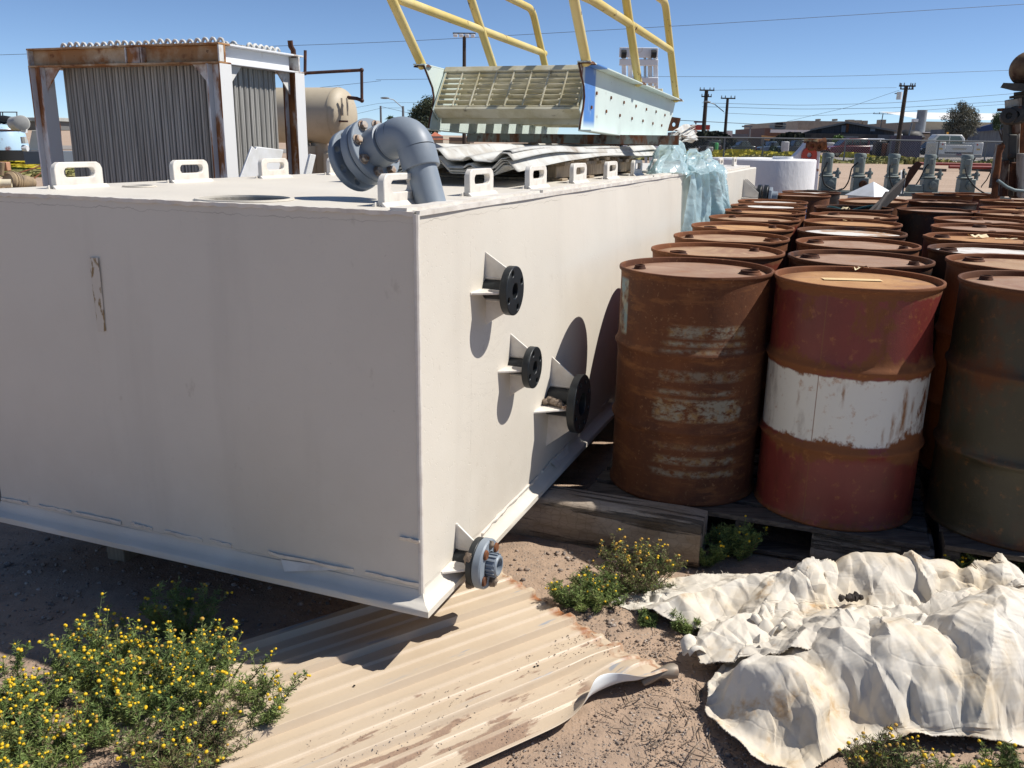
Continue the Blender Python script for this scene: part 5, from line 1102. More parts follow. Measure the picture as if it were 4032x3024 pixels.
def arm2(p, b_, t_):
    a = at(1590, 428, 110); e = at(1522, 386, 109); MB().tube([a, a*.4+e*.6+[0, 0, .3], e], .05, 6).build('lamp_arm', M['pole_steel'], p); MB().ball(e+[-.2, 0, 0], (.55, .2, .12), n=10, m=6).build('lamp_head', M['pole_steel'], p)
upole('grey street lamp pole left of the leafy tree', 1590, 418, 110, .14, (), arm2, 'pole_steel')
upole('plain grey pole left of the street lamp', 1503, 417, 118, .13, (), None, 'pole_steel')
upole('thin tilted antenna pole behind the shed', 3450, 446, 150, .07, ((448, 3.4, .08),), None, 'pole_steel', lean=.06)
upole('leaning white pole by the purple container', 3560, 484, 88, .07, (), None, 'pole_steel', lean=-.30*0+.12)
def plight(label, px, y, Y, dx):
    def ex(p, b_, t_): MB().boxc(t_+np.array([dx, 0, 0]), (1.5, .5, .2)).build('lamp_head', M['pole_steel'], p)
    upole(label, px, y, Y, .1, (), ex, 'pole_steel')
plight('parking lot light with flat head left of the brick store', 2946, 498, 140, -.5); plight('small parking lot light in front of the brick store', 3003, 509, 160, -.5); plight('parking lot light above the red canopy', 2732, 480, 130, .5)
WI = [([(-60, 218), (1500, 168), (2760, 97), (4100, 12)], 46, .016, 'long power line crossing the whole sky above the stair'),
      ([(1480, 314), (2500, 301), (3100, 303), (3400, 298), (4100, 272)], 70, .02, 'faint power line high over the drums'),
      ([(-40, 530), (400, 440), (1500, 318)], 70, .02, 'power line rising from the far left past the white frame'),
      ([(2764, 356), (3530, 345)], 92, .02, 'top cable between two brown poles'), ([(2764, 405), (3150, 415), (3530, 405), (4100, 360)], 100, .03, 'upper cable of the pair beyond the poles'),
      ([(2764, 420), (3150, 430), (3530, 425), (4100, 390)], 100, .03, 'lower cable of the pair beyond the poles'), ([(2500, 465), (2764, 478), (3100, 495)], 100, .045, 'thick low cable over the red canopy'),
      ([(2849, 445), (3150, 458), (3530, 442), (4100, 400)], 98, .025, 'sagging cable from the street lamp pole to the right'), ([(3541, 355), (3350, 420), (3100, 478)], 84, .02, 'cable dropping left from the transformer pole'),
      ([(1503, 420), (1590, 440), (1700, 470)], 115, .03, 'cable sagging between two grey poles'), ([(1390, 452), (1503, 425), (1590, 425)], 116, .025, 'upper cable of the grey poles'), ([(1395, 425), (1503, 405), (2000, 400)], 120, .025, 'cable passing above the leafy tree')]
for pts, Y, r, lab in WI:
    P = np.array([at(x, y, Y) for x, y in pts]); t = np.linspace(0, len(P)-1, 40); Q = np.stack([np.interp(t, range(len(P)), P[:, k]) for k in range(3)], 1)
    for _ in range(6): Q[1:-1] = (Q[:-2]+2*Q[1:-1]+Q[2:])/4
    tag(MB().tube(Q, r*.65, 4).build('power_line', M['wire']), lab, 'cable')

# ------------------------------------------------------------------ buildings
def span(x0, x1, y0, y1, Y): a, b_ = at(x0, y0, Y), at(x1, y1, Y); return a[0], b_[0], b_[2], a[2]
def bld(name, label, x0, x1, ytop, Y, depth, m, roof=None, roof_h=.25):
    a, c, _, zt = span(x0, x1, ytop, 560, Y); z0 = gz(Y)-.3; o = thing(name, label, 'building', ((a+c)/2, Y, z0))
    MB().box((a, Y, z0), (c, Y+depth, zt-(roof_h if roof else 0))).build('wall', m, o)
    if roof: MB().box((a-.2, Y-.3, zt-roof_h+.003), (c+.2, Y+depth+.2, zt)).build('roof', roof, o)
    return o, a, c, z0, zt
beige = flat('beige_stucco_wall', (.40, .34, .26)); darkmetal = mat('dark_corrugated_metal', (.055, .058, .065), [((.03, .03, .033), 1.2, .45, .6, (6, 1, .2)), ((.16, .07, .03), .5, .66, .7, (3, 1, .1))], .7)
wh_roof = mat('white_metal_roof', (.78, .77, .74), [], .5)
o, a, c, z0, zt = bld('warehouse', 'large flat beige warehouse behind the dark gabled shed', 3144, 3380, 475, 170, 40, beige)
a2, c2_, _, zt2 = span(3380, 3535, 494, 560, 170); MB().box((a2+.01, 170.2, z0), (c2_, 205, zt2)).build('lower_wall', beige, o)
for x0, x1, y0, y1 in ((3235, 3242, 467, 475), (3302, 3309, 467, 475), (3354, 3374, 470, 495), (3385, 3404, 472, 495), (3410, 3428, 474, 495), (3482, 3500, 470, 495)):
    q = span(x0, x1, y0, y1, 169); MB().box((q[0], 170.5, q[2]), (q[1], 172.5, q[3])).build('roof_vent', beige, o)
# dark gabled shed
sh = thing('gabled_shed', 'long dark corrugated shed with a low gable and rust streak', 'building', gp(3340, 120)); SY = 120.0
g2 = lambda x, y: at(x, y, SY)[[0, 2]]
gab = [g2(3160, 600), g2(3160, 523), g2(3196, 512), g2(3334, 485), g2(3500, 512), g2(3522, 521), g2(3522, 600)][::-1]
MB().prism(gab, 14, fr((0, SY, 0), (1, 0, 0), (0, 0, 1), (.36, 1, 0))).build('gable_wall', darkmetal, sh)
for q0, q1 in (((3190, 515), (3334, 485)), ((3334, 485), (3530, 520))):
    A, B = at(*q0, SY-.5), at(*q1, SY-.5); MB().add([A, B, B+[5.4, 15, 0], A+[5.4, 15, 0], A+[0, 0, .22], B+[0, 0, .22], B+[5.4, 15, .22], A+[5.4, 15, .22]], [(0, 1, 2, 3), (7, 6, 5, 4), (0, 4, 5, 1), (1, 5, 6, 2), (2, 6, 7, 3), (3, 7, 4, 0)]).build('roof', mat('dusty_grey_roof', (.22, .205, .185), [], .8), sh)
A = span(3175, 3525, 524, 600, SY-4); MB().box((A[0], SY-4, gz(SY)-.3), (A[1], SY-.05, A[3])).build('lean_to', mat('dark_lean_to_wall', (.045, .042, .04), [((.09, .085, .08), .4, .5, .7)], .8), sh)
for x0, x1, y0, y1, m_ in ((3286, 3378, 534, 556, flat('grey_roller_door', (.16, .165, .17))), (3172, 3190, 532, 560, M['rubber']), (3220, 3234, 508, 522, M['rubber']), (3428, 3445, 505, 517, flat('pale_translucent_panel', (.28, .31, .34))), (3314, 3330, 494, 521, flat('blue_grey_panel', (.13, .15, .17))), (3332, 3340, 489, 521, M['rust']), (3336, 3376, 548, 556, M['rubber']), (3458, 3520, 530, 550, flat('grey_blue_sheet', (.11, .12, .135)))):
    q = span(x0, x1, y0, y1, SY-4.1); Yd = SY-4.12 if y0 > 523 else SY-.12; q = span(x0, x1, y0, y1, Yd); MB().box((q[0], Yd, q[2]), (q[1], Yd+.1, q[3])).build('panel', m_, sh)
o, a, c, z0, zt = bld('brick_store', 'low brick store with white parapet and a rooftop cooler', 3012, 3036, 504, 150, 20, flat('brown_brick', (.16, .09, .07)))
A = span(3036.3, 3200, 510, 560, 150); MB().box((A[0], 150.1, z0), (A[1], 168, A[3])).build('wall', flat('brick_brown_wall', (.15, .09, .07)), o); B = span(3034, 3202, 510, 525, 149.8); MB().box((B[0], 149.5, B[2]), (B[1], 150.05, B[3])).build('parapet', wh_roof, o)
B = span(3051, 3093, 484, 509, 152); MB().box((B[0], 152, B[2]), (B[1], 155, B[3])).build('rooftop_cooler', M['steel_grey'], o); B = span(3055, 3080, 482, 500, 151.9); MB().box((B[0], 151.7, B[2]), (B[1], 151.9, B[3])).build('cooler_grille', M['rubber'], o)
o, a, c, z0, zt = bld('dark_store', 'dark grey store with white pilasters and a red stripe', 2715, 2882, 516, 140, 20, flat('charcoal_stucco', (.115, .115, .13)))
for x0, x1 in ((2815, 2826), (2864, 2881)): q = span(x0, x1, 514, 556, 139.6); MB().box((q[0], 139.5, z0), (q[1], 139.95, q[3])).build('pilaster', flat('white_pilaster', (.62, .60, .57)), o)
q = span(2776, 2882, 538, 542, 139.4); MB().box((q[0], 139.40, q[2]), (q[1], 139.48, q[3])).build('red_stripe', M['red_paint'], o)
q = span(2760, 2882, 545, 560, 139.4); MB().box((q[0], 139.2, z0), (q[1], 139.35, q[3])).build('shopfront', M['rubber'], o)
bld('grey_store', 'plain grey wall of a store right of the white pilasters', 2884, 2944, 527, 142, 15, flat('blue_grey_wall', (.15, .16, .18)))
cn = thing('fuel_canopy', 'red fuel station canopy on posts', 'canopy', gp(2760, 128)); q = span(2729, 2795, 491, 510, 128); MB().box((q[0], 128, q[2]), (q[1], 138, q[3])).build('canopy_deck', M['red_paint'], cn)
for x in (2735, 2783): p_ = gp(x, 129); MB().box((p_[0]-.15, 129, p_[2]), (p_[0]+.15, 129.3, q[2]-.01)).build('column', M['white_steel'], cn)
o, a, c, z0, zt = bld('metal_building', 'big tan metal building with white roof on the right', 3632, 4200, 478, 135, 30, mat('tan_ribbed_metal_wall', (.36, .30, .225), [((.30, .25, .19), 3, .45, .6, (1, 1, 9))], .7)); q = span(3630, 4200, 459, 478, 134); MB().add([(q[0], 134.4, q[2]+.02), (q[1], 134.4, q[2]+.02), (q[1], 150, q[3]+1.2), (q[0], 150, q[3]+1.2)], [(0, 1, 2, 3)]).build('roof', wh_roof, o)
q = span(3632, 4200, 528, 560, 131); MB().box((q[0], 131, z0), (q[1], 134.9, q[3])).build('front_annex', flat('tan_annex_wall', (.30, .26, .21)), o); q = span(3632, 4200, 523, 528, 130.8); MB().box((q[0], 130.6, q[2]), (q[1], 134.9, q[3])).build('annex_roof', wh_roof, o)
stk_ = thing('steel_stack', 'grey steel exhaust stack beside a small platform left of the tan building', 'chimney', gp(3625, 133)); q = span(3614, 3634, 433, 560, 133); MB().cyl(((q[0]+q[1])/2, 133, gz(133)), ((q[0]+q[1])/2, 133, q[3]), (q[1]-q[0])/2, n=16).build('stack', flat('grey_stack_metal', (.24, .26, .28)), stk_)
q = span(3597, 3612, 468, 480, 132.8); MB().box((q[0], 132.5, q[2]), (q[1], 133.4, q[3])).build('platform', wh_roof, stk_)
for x in (3600, 3609): p_ = gp(x, 133); MB().cyl(p_, [p_[0], 133, q[2]], .08, n=6).build('platform_leg', M['pole_steel'], stk_)
bb = thing('blue_trim_building', 'grey metal building with a dark blue gable fascia behind the truck', 'building', gp(3920, 100)); q = span(3862, 4120, 505, 600, 100); MB().box((q[0], 100, gz(100)-.2), (q[1], 112, q[3])).build('wall', mat('grey_ribbed_wall', (.20, .20, .21), [((.14, .14, .15), 2, .4, .6, (5, 1, .2))], .7), bb)
V = [at(3845, 519, 99.5), at(3850, 503, 99.5), at(3940, 480, 99.5), at(3985, 478, 99.5), at(4120, 478, 99.5), at(4120, 508, 99.5), at(3960, 508, 99.5)]
MB().add([*V, *[v+np.array([0, .5, 0]) for v in V]], [tuple(range(6, -1, -1)), tuple(range(7, 14))]+[(i, (i+1) % 7, (i+1) % 7+7, i+7) for i in range(7)]).build('fascia', mat('navy_blue_fascia', (.025, .05, .14), [], .5), bb)
MB().boxc(at(3938, 491, 99.4), (.35, .1, .2)).build('wall_lamp', M['white_plastic'], bb)
ro = thing('orange_roof_house', 'small house with orange tiled roof under the stair section', 'house', gp(1720, 90)); q = span(1690, 1745, 548, 600, 90); MB().box((q[0], 90, gz(90)-.2), (q[1], 98, q[3]+.3)).build('wall', beige, ro)
A, B, D = at(1680, 549, 89.5), at(1745, 549, 89.5), at(1712, 519, 94); MB().add([A, B, D, A+[0, 9, 0], B+[0, 9, 0]], [(0, 1, 2), (1, 4, 2), (4, 3, 2), (3, 0, 2), (0, 3, 4, 1)]).build('roof', mat('orange_clay_roof', (.42, .13, .065), [((.3, .09, .05), 3, .4, .6)], .8), ro)
bld('low_house', 'low tan house right of the orange roof', 1745, 1850, 540, 120, 12, beige, flat('brown_roof', (.16, .12, .09)), .5)
bld('storage_container', 'purple-grey shipping container right of the shed', 3557, 3628, 533, 86, 3, mat('purple_grey_container', (.075, .07, .105), [((.05, .045, .07), 2, .4, .6, (5, 1, .2))], .7))
tr = thing('covered_heap', 'heap under black tarpaulin behind the container', 'heap', gp(3580, 95)); MB().ball(at(3580, 540, 95), (1.5, 1.2, .75), n=16, m=8, jit=.08).build('tarpaulin', M['rubber'], tr)
sc_ = thing('shade_sail', 'tan shade sail hanging left of the shed', 'shade sail', gp(3060, 105)); Ps = np.array([[at(2998+u*145, 535+v*14-(8 if u > .8 else 0)*u+26*u*(1-u)-(1-v)*3, 104+v*3) for v in np.linspace(0, 1, 4)] for u in np.linspace(0, 1, 14)]); MB().grid(Ps).build('cloth', flat('tan_shade_cloth', (.42, .29, .16)), sc_); MB().tube([gp(3000, 106), at(3000, 533, 106)], .06, 6).build('sail_post', M['pole_steel'], sc_); MB().tube([gp(3143, 106), at(3143, 527, 106)], .06, 6).build('sail_post', M['pole_steel'], sc_)
bld('dark_shed', 'low dark shed under the shade sail', 2946, 3160, 543, 112, 6, flat('very_dark_wall', (.05, .048, .045)))

# ------------------------------------------------------------------ vehicles
def car(label, px0, px1, Y, H, yaw, body, kind='van', L=None, W=1.85):
    a, c = gp(px0, Y), gp(px1, Y); L = L or (c[0]-a[0])/max(.3, abs(math.cos(yaw))); o_ = (a+c)/2; f_ = frz(o_, yaw); t = thing('parked_car', label, 'car' if kind != 'suv' else 'suv', o_)
    h = H; hl = .52*h; prof = {'van': [(-.5, .22*h), (-.495, .50*h), (-.47, .53*h), (-.27, .60*h), (.49, .62*h), (.5, .22*h)], 'suv': [(-.5, .25*h), (-.49, .55*h), (-.22, .62*h), (.49, .62*h), (.5, .25*h)], 'sedan': [(-.5, .25*h), (-.49, .55*h), (-.2, .66*h), (.3, .66*h), (.48, .62*h), (.5, .25*h)]}[kind]
    cab = {'van': [(-.27, .60*h), (-.10, .95*h), (-.02, h), (.42, h), (.47, .92*h), (.485, .62*h)], 'suv': [(-.2, .62*h), (-.08, .96*h), (0, h), (.44, h), (.485, .62*h)], 'sedan': [(-.22, .66*h), (-.08, .98*h), (.15, h), (.32, .66*h)]}[kind]
    fx = fr(f_[0]-W/2*f_[1][1], f_[1][0], UP, -f_[1][1]); fx = fr(f_[0]+W/2*f_[1][1], f_[1][0], UP, -f_[1][1])
    MB().prism([(x*L, z) for x, z in prof][::-1], W, fx).build('body', body, t, bevel=.05)
    MB().prism([(x*L, z) for x, z in cab][::-1], W-.16, fr(fx[0]-.08*f_[1][1], *fx[1])).build('cabin', body, t, bevel=.04)
    xs0, xs1 = (cab[0][0]+.12)*L, (cab[-1][0]-.05)*L; zc0_, zc1_ = .66*h, .91*h; nW = 3 if kind == 'van' else 2
    for sd_ in (1, -1):
        for i in range(nW):
            w0 = xs0+(xs1-xs0)*i/nW+.04; w1 = xs0+(xs1-xs0)*(i+1)/nW-.04; yy = sd_*(W/2-.075)
            MB().box((w0, min(yy, yy-.02*sd_), zc0_), (w1, max(yy, yy-.02*sd_), zc1_), f_).build('window', M['dark_glass'], t)
    x0, x1 = cab[0][0]*L, cab[1][0]*L; MB().add([(x0-.02, -W/2+.14, cab[0][1]+.03), (x0-.02, W/2-.14, cab[0][1]+.03), (x1-.02, W/2-.2, cab[1][1]), (x1-.02, -W/2+.2, cab[1][1])], [(0, 1, 2, 3)], f_).build('windscreen', M['dark_glass'], t)
    for sx in (-.31, .31):
        for sy in (-1, 1):
            wh = MB().lathe([(.0, -.1), (.33, -.1), (.34, -.06), (.34, .06), (.33, .1), (.0, .1)], fraxis(np.array([sx*L, sy*(W/2-.12), .33])@f_[1]+f_[0], f_[1][1]), 20).build('wheel', M['rubber'], t)
            MB().lathe([(.0, -.005), (.21, 0), (.2, -.02)], fraxis(np.array([sx*L, sy*(W/2-.015), .33])@f_[1]+f_[0], f_[1][1]*sy), 16).build('rim', M['chrome'], wh)
    for sy in (-1, 1):
        MB().boxc((-.497*L, sy*(W/2-.25), .46*h), (.04, .32, .14), f_).build('headlight', M['white_plastic'], t); MB().boxc((.497*L, sy*(W/2-.12), .5*h), (.04, .16, .3), f_).build('tail_light', M['red_paint'], t)
    MB().boxc((-.505*L, 0, .28*h), (.06, W*.92, .16), f_).build('bumper', M['rubber'], t); return t
paint = lambda n_, c: mat(n_, c, [], .25, spec=.6)
car('dark red minivan parked side-on beyond the fence', 3252, 3410, 87, 1.75, R(3), paint('dark_red_car_paint', (.14, .018, .022)), 'van')
car('white-roofed suv parked behind the red minivan', 3395, 3470, 96, 1.8, R(60), paint('silver_white_car_paint', (.5, .5, .52)), 'suv', L=4.6)
car('dark suv beside the white-roofed one', 3430, 3520, 98, 1.75, R(4), paint('black_car_paint', (.02, .02, .022)), 'suv')
car('blue-grey pickup shaped car on the far lot right of the container', 3632, 3690, 112, 1.6, R(5), paint('slate_car_paint', (.08, .10, .13)), 'suv', L=4.4)
car('dark car half hidden by the truck', 3676, 3740, 110, 1.6, R(5), paint('navy_car_paint', (.02, .03, .05)), 'sedan', L=4.5)
car('black junk car left of the red minivan', 3088, 3158, 90, 1.5, R(4), paint('black_junk_paint', (.018, .018, .02)), 'suv')
car('grey junk car with blue bonnet behind the fence', 2985, 3075, 92, 1.35, R(3), paint('blue_grey_junk_paint', (.10, .15, .22)), 'sedan')
car('dark low junk car near the middle of the fence', 2870, 2965, 91, 1.35, R(3), paint('dark_green_junk_paint', (.03, .04, .035)), 'sedan')
car('dark junk car with pale bonnet near the green sheet', 2745, 2830, 91, 1.4, R(3), paint('charcoal_junk_paint', (.04, .04, .04)), 'suv')
# white service truck seen from behind
TY = 77.0; tc = gp(3776, TY); sc = lambda px: px/F_PX*TY; f_ = frz(tc, R(-6))
tk = thing('service_truck', 'white service truck seen from behind with open-sided utility bed and orange beacon', 'truck', tc); tw = sc(170)
wpt = paint('dirty_white_truck_paint', (.56, .55, .52)); gzT = tc[2]
zz = lambda y: at(3776, y, TY)[2]-tc[2]
b = MB().box((-tw/2, 0, zz(614)), (-tw*.30, 2.6, zz(560)), f_); b.build('bed_side', wpt, tk, bevel=.05)
MB().box((tw*.30, 0, zz(614)), (tw/2, 2.6, zz(560)), f_).build('bed_side', wpt, tk, bevel=.05)
MB().box((-tw*.298, .05, zz(600)), (tw*.298, 2.6, zz(572)), f_).build('tailgate', wpt, tk, bevel=.03)
MB().box((-tw*.47, -.25, zz(620)), (tw*.47, -.003, zz(606)), f_).build('bumper', flat('grey_truck_bumper', (.32, .31, .29)), tk, bevel=.03)
MB().prism([(-tw*.36, zz(572)), (tw*.36, zz(572)), (tw*.35, zz(545)), (tw*.27, zz(528)), (-tw*.27, zz(528)), (-tw*.35, zz(545))][::-1], 1.5, fr(tc+2.65*f_[1][1], -f_[1][0]*-1, UP, f_[1][1])).build('cab', wpt, tk, bevel=.08)
MB().prism([(-tw*.29, zz(566)), (tw*.29, zz(566)), (tw*.28, zz(547)), (tw*.22, zz(535)), (-tw*.22, zz(535)), (-tw*.28, zz(547))][::-1], .03, fr(tc+2.61*f_[1][1], f_[1][0], UP, f_[1][1])).build('rear_window', mat('greenish_rear_glass', (.10, .13, .12), [], .1), tk)
MB().box((-.03, 2.56, zz(566)), (.03, 2.605, zz(535)), f_).build('window_bar', wpt, tk)
for sx in (-1, 1):
    MB().lathe([(.07, 0), (.06, .03)], fraxis(np.array([sx*tw*.37, -.002, zz(569)])@f_[1]+f_[0], -f_[1][1]), 14, cap1=True).build('tail_light', M['red_paint'], tk)
    MB().box((sx*tw*.40-.14, -.02, zz(590)), (sx*tw*.40+.14, -.004, zz(584)), f_).build('marker_strip', mat('amber_marker', (.6, .38, .1), [], .4), tk)
    wh = MB().lathe([(.0, -.15), (.40, -.15), (.42, -.1), (.42, .1), (.40, .15), (.0, .15)], fraxis(np.array([sx*(tw*.40), 1.0, .42])@f_[1]+f_[0], f_[1][0]), 20).build('wheel', M['rubber'], tk)
MB().box((-.55, -.03, zz(589)), (.55, -.004, zz(583)), f_).build('faded_band', flat('tan_grey_band', (.42, .37, .29)), tk)
MB().box((-.30, -.29, zz(612)), (.14, -.2505, zz(606)), f_).build('licence_plate', flat('dull_plate', (.22, .12, .14)), tk)
MB().box((tw*.0-.07, 3.2, zz(527)), (.07, 3.35, zz(518)), f_).build('beacon', mat('amber_beacon', (.75, .33, .04), [], .3), tk); MB().box((-tw*.37, 2.9, zz(574)), (tw*.37, 3.0, zz(566)), f_).build('headboard', wpt, tk)
# junk behind the fence
def junk(label, x0, x1, y0, y1, Y, m, name='junk_box'):
    q = span(x0, x1, y0, y1, Y); o = MB(); o.boxc(((q[0]+q[1])/2, Y, (gz(Y)+q[3])/2), (q[1]-q[0], 1.0, q[3]-gz(Y))); tag(o.build(name, m, bevel=.08), label, 'junk')
junk('bright green upright panel behind the fence', 2815, 2823, 562, 594, 88, mat('bright_green_panel', (.08, .42, .12), [], .5), 'green_panel')
junk('dark green bin beside the bright green panel', 2798, 2814, 560, 594, 88.5, flat('dark_green_bin', (.03, .07, .04)), 'waste_bin')
junk('pale crate behind the fence left of the green bin', 2785, 2804, 578, 594, 87.5, flat('pale_junk', (.4, .4, .38)), 'pale_crate')
junk('pale low crate behind the blue film and fence', 2712, 2745, 583, 597, 87, flat('pale_tan_junk', (.3, .3, .26)), 'low_crate')
junk('white upright scrap left of the black junk car', 3082, 3101, 557, 585, 89, flat('white_scrap', (.6, .6, .6)), 'white_scrap')
junk('white scrap bag beside the red minivan nose', 3252, 3278, 561, 590, 91, flat('white_bag', (.62, .63, .62)), 'white_bag')
junk('dark stack of scrap right of the suv', 3445, 3480, 556, 595, 92, flat('dark_scrap', (.035, .03, .028)), 'scrap_stack')
junk('rusty scrap heap near the transformer pole', 3480, 3500, 565, 590, 91, M['rust'], 'scrap_heap')
junk('grey scrap machine by the transformer pole', 3502, 3532, 565, 592, 90, flat('grey_scrap', (.12, .11, .105)), 'scrap_machine')
junk('white box on the scrap by the leaning pole', 3528, 3545, 527, 545, 93, flat('white_scrap_box', (.55, .55, .53)), 'white_box')

# ------------------------------------------------------------------ trees, shrubs and weeds far away
def leaf_cloud(name, centres, n, size, m, parent=None, kind=None, seed=0):
    rg = np.random.default_rng(seed); C = np.array([c[:3] for c in centres]); Rr = np.array([np.broadcast_to(c[3], 3) for c in centres]); w = Rr.prod(1); k = rg.choice(len(C), n, p=w/w.sum())
    d = rg.normal(size=(n, 3)); d /= np.linalg.norm(d, axis=1)[:, None]; P = C[k] + d*(rg.random((n, 1))**.40)*Rr[k]*rg.uniform(.6, 1.25, (n, 1))
    a = rg.normal(size=(n, 3)); a /= np.linalg.norm(a, axis=1)[:, None]; b = np.cross(a, rg.normal(size=(n, 3))); b /= np.linalg.norm(b, axis=1)[:, None]; s = size*rg.uniform(.5, 1.3, (n, 1))
    V = np.stack([P-a*s, P+b*s*.55, P+a*s, P-b*s*.55], 1).reshape(-1, 3); Fq = np.arange(4*n).reshape(n, 4)
    me = fast_mesh(name, V, Fq); o = link(name, me, m, parent)
    if kind: o['kind'] = kind
    return o
def leafmat(name, c, v=.6): return mat(name, c, [(tuple(x*v for x in c), .9, .42, .6), (tuple(min(1, x*1.45) for x in c), 1.6, .58, .75)], .7, spec=.2)
def tree(label, px, ybase, Y, blobs, n, size, c, trunk=.12, limbs=5, seed=1, kind='tree'):
    b_ = gp(px, Y); t = thing(kind, label, 'tree', b_); rg = np.random.default_rng(seed); cs = []
    for x, y, r in blobs: p = at(x, y, Y); cs.append((p[0], Y+rg.uniform(-.5, .5), p[2], (r/F_PX*Y, r/F_PX*Y, r/F_PX*Y*.8)))
    b = MB(); j = np.array([b_[0], Y, b_[2]+.35*(cs[0][2]-b_[2])]); b.tube([b_, j], [trunk*1.3, trunk], 8)
    for c_ in cs: e = np.array(c_[:3]); b.tube([j, j*.5+e*.5+rg.normal(size=3)*.15, e], [trunk*.8, trunk*.5, trunk*.15], 6)
    b.build('trunk', M['pole_wood'], t); leaf_cloud('crown', cs, n, size, leafmat(kind+'_leaves_%d' % seed, c), t, 'stuff', seed); return t
tree('dusty olive tree standing behind the white truck', 3790, 600, 92, [(3790, 440, 34), (3745, 445, 22), (3830, 445, 26), (3770, 475, 40), (3820, 480, 34), (3735, 500, 26), (3715, 465, 14), (3780, 415, 22), (3850, 455, 16), (3800, 515, 36), (3745, 525, 28)], 11000, .075, (.20, .19, .14), .10, seed=3)
tree('greener tree at the right edge behind the rusty machine', 3945, 600, 96, [(3945, 462, 24), (3930, 480, 20), (3965, 450, 18), (3920, 500, 16), (3960, 490, 22)], 4500, .085, (.12, .16, .08), .12, seed=5)
bt_ = thing('bare_tree', 'leafless pale tree rising behind the greener right-hand tree', 'tree', gp(3960, 104)); b = MB(); rg_ = np.random.default_rng(8)
def branch(p, d, L, r, k):
    e = p+d*L; b.tube([p, p*.5+e*.5+rg_.normal(size=3)*L*.06, e], [r, r*.8, r*.55], 5)
    if k:
        for _ in range(3): branch(e, nrm(d+rg_.normal(size=3)*.42+[0, 0, .12]), L*.66, r*.55, k-1)
branch(gp(3960, 104), np.array([0, 0, 1.]), 2.3, .10, 4); b.build('trunk', flat('pale_bark', (.24, .21, .18)), bt_)
tree('leafy dark green tree behind the left end of the stair', 1670, 600, 95, [(1670, 430, 40), (1640, 450, 34), (1700, 455, 34), (1665, 490, 44), (1625, 470, 22), (1700, 500, 36), (1690, 400, 28), (1640, 510, 34), (1720, 420, 26)], 11000, .10, (.10, .12, .07), .16, seed=7)
tree('pale green round shrub in front of the shed', 3306, 600, 104, [(3306, 552, 22), (3290, 560, 14), (3324, 558, 14)], 1500, .16, (.12, .19, .05), .05, seed=9, kind='shrub')
tree('dark shrub behind the middle of the fence', 3052, 600, 80, [(3052, 590, 16), (3035, 595, 14), (3068, 597, 12)], 1200, .12, (.035, .06, .03), .04, seed=10, kind='shrub')
pm = thing('palm_tree', 'tiny fan palm far off left of the leafy tree', 'tree', gp(1537, 160)); q = at(1537, 470, 160); MB().tube([gp(1537, 160), q], .2, 6).build('trunk', M['pole_wood'], pm)
b = MB(); rg_ = np.random.default_rng(2)
for i in range(34):
    d = nrm(rg_.normal(size=3)+[0, 0, .3]); s_ = nrm(np.cross(d, rg_.normal(size=3))); e = q+d*1.1; b.add([q, q+d*.6+s_*.12, e-[0, 0, .2], q+d*.6-s_*.12], [(0, 1, 2, 3)])
b.build('crown', leafmat('palm_fronds', (.06, .10, .04)), pm, smooth=False, kind='stuff')
def carpet(name, n, x0, x1, Y0, Y1, h, m, seed, size=.16, pf=None):
    rg = np.random.default_rng(seed); x = rg.uniform(x0, x1, n); y = rg.uniform(Y0, Y1, n); z = np.where(y > 6, .007*(y-6), 0); hh = h*(.35+.9*rg.random(n))*(.55+.45*np.sin(x*.7+1.3*np.sin(y*.5)))
    a = rg.uniform(0, math.pi, n); w = size*rg.uniform(.5, 1.4, n); ex = np.stack([np.cos(a)*w, np.sin(a)*w, np.zeros(n)], 1); B = np.stack([x, y, z-.02], 1); t = B+np.stack([rg.normal(0, .05, n), rg.normal(0, .05, n), hh], 1)
    V = np.stack([B-ex, B+ex, t+ex*.5, t-ex*.5], 1).reshape(-1, 3); o = link(name, fast_mesh(name, V, np.arange(4*n).reshape(n, 4)), m); o['kind'] = 'stuff'; return o
M['weed_y'] = mat('yellow_flowering_weeds', (.50, .42, .025), [((.26, .25, .04), .5, .5, .66), ((.62, .52, .04), 1.3, .52, .66)], .8)
M['weed_g'] = mat('dry_green_roadside_weeds', (.26, .25, .085), [((.40, .34, .16), .5, .5, .65), ((.15, .18, .05), 1.2, .54, .68)], .8)
carpet('yellow_weeds', 6000, gp(2500, 75)[0], gp(3260, 75)[0], 70, 84, .55, M['weed_y'], 1, .3)
carpet('yellow_weeds', 1800, gp(3400, 80)[0], gp(3556, 80)[0], 74, 86, .45, M['weed_y'], 2, .3)
carpet('roadside_weeds', 9000, gp(2300, 64)[0], gp(4250, 64)[0], 63.0, 67.6, .42, M['weed_g'], 3, .22)
carpet('field_weeds', 9000, gp(-250, 40)[0], gp(420, 40)[0], 34, 60, .28, M['weed_y'], 4, .3)
carpet('field_grass', 5000, gp(-250, 32)[0], gp(420, 32)[0], 29, 36, .16, M['weed_g'], 5, .25)
carpet('dark_hedge', 9000, gp(2350, 94)[0], gp(3160, 94)[0], 92.5, 95.5, 1.9, leafmat('dark_hedge_leaves', (.03, .036, .022)), 6, .35)

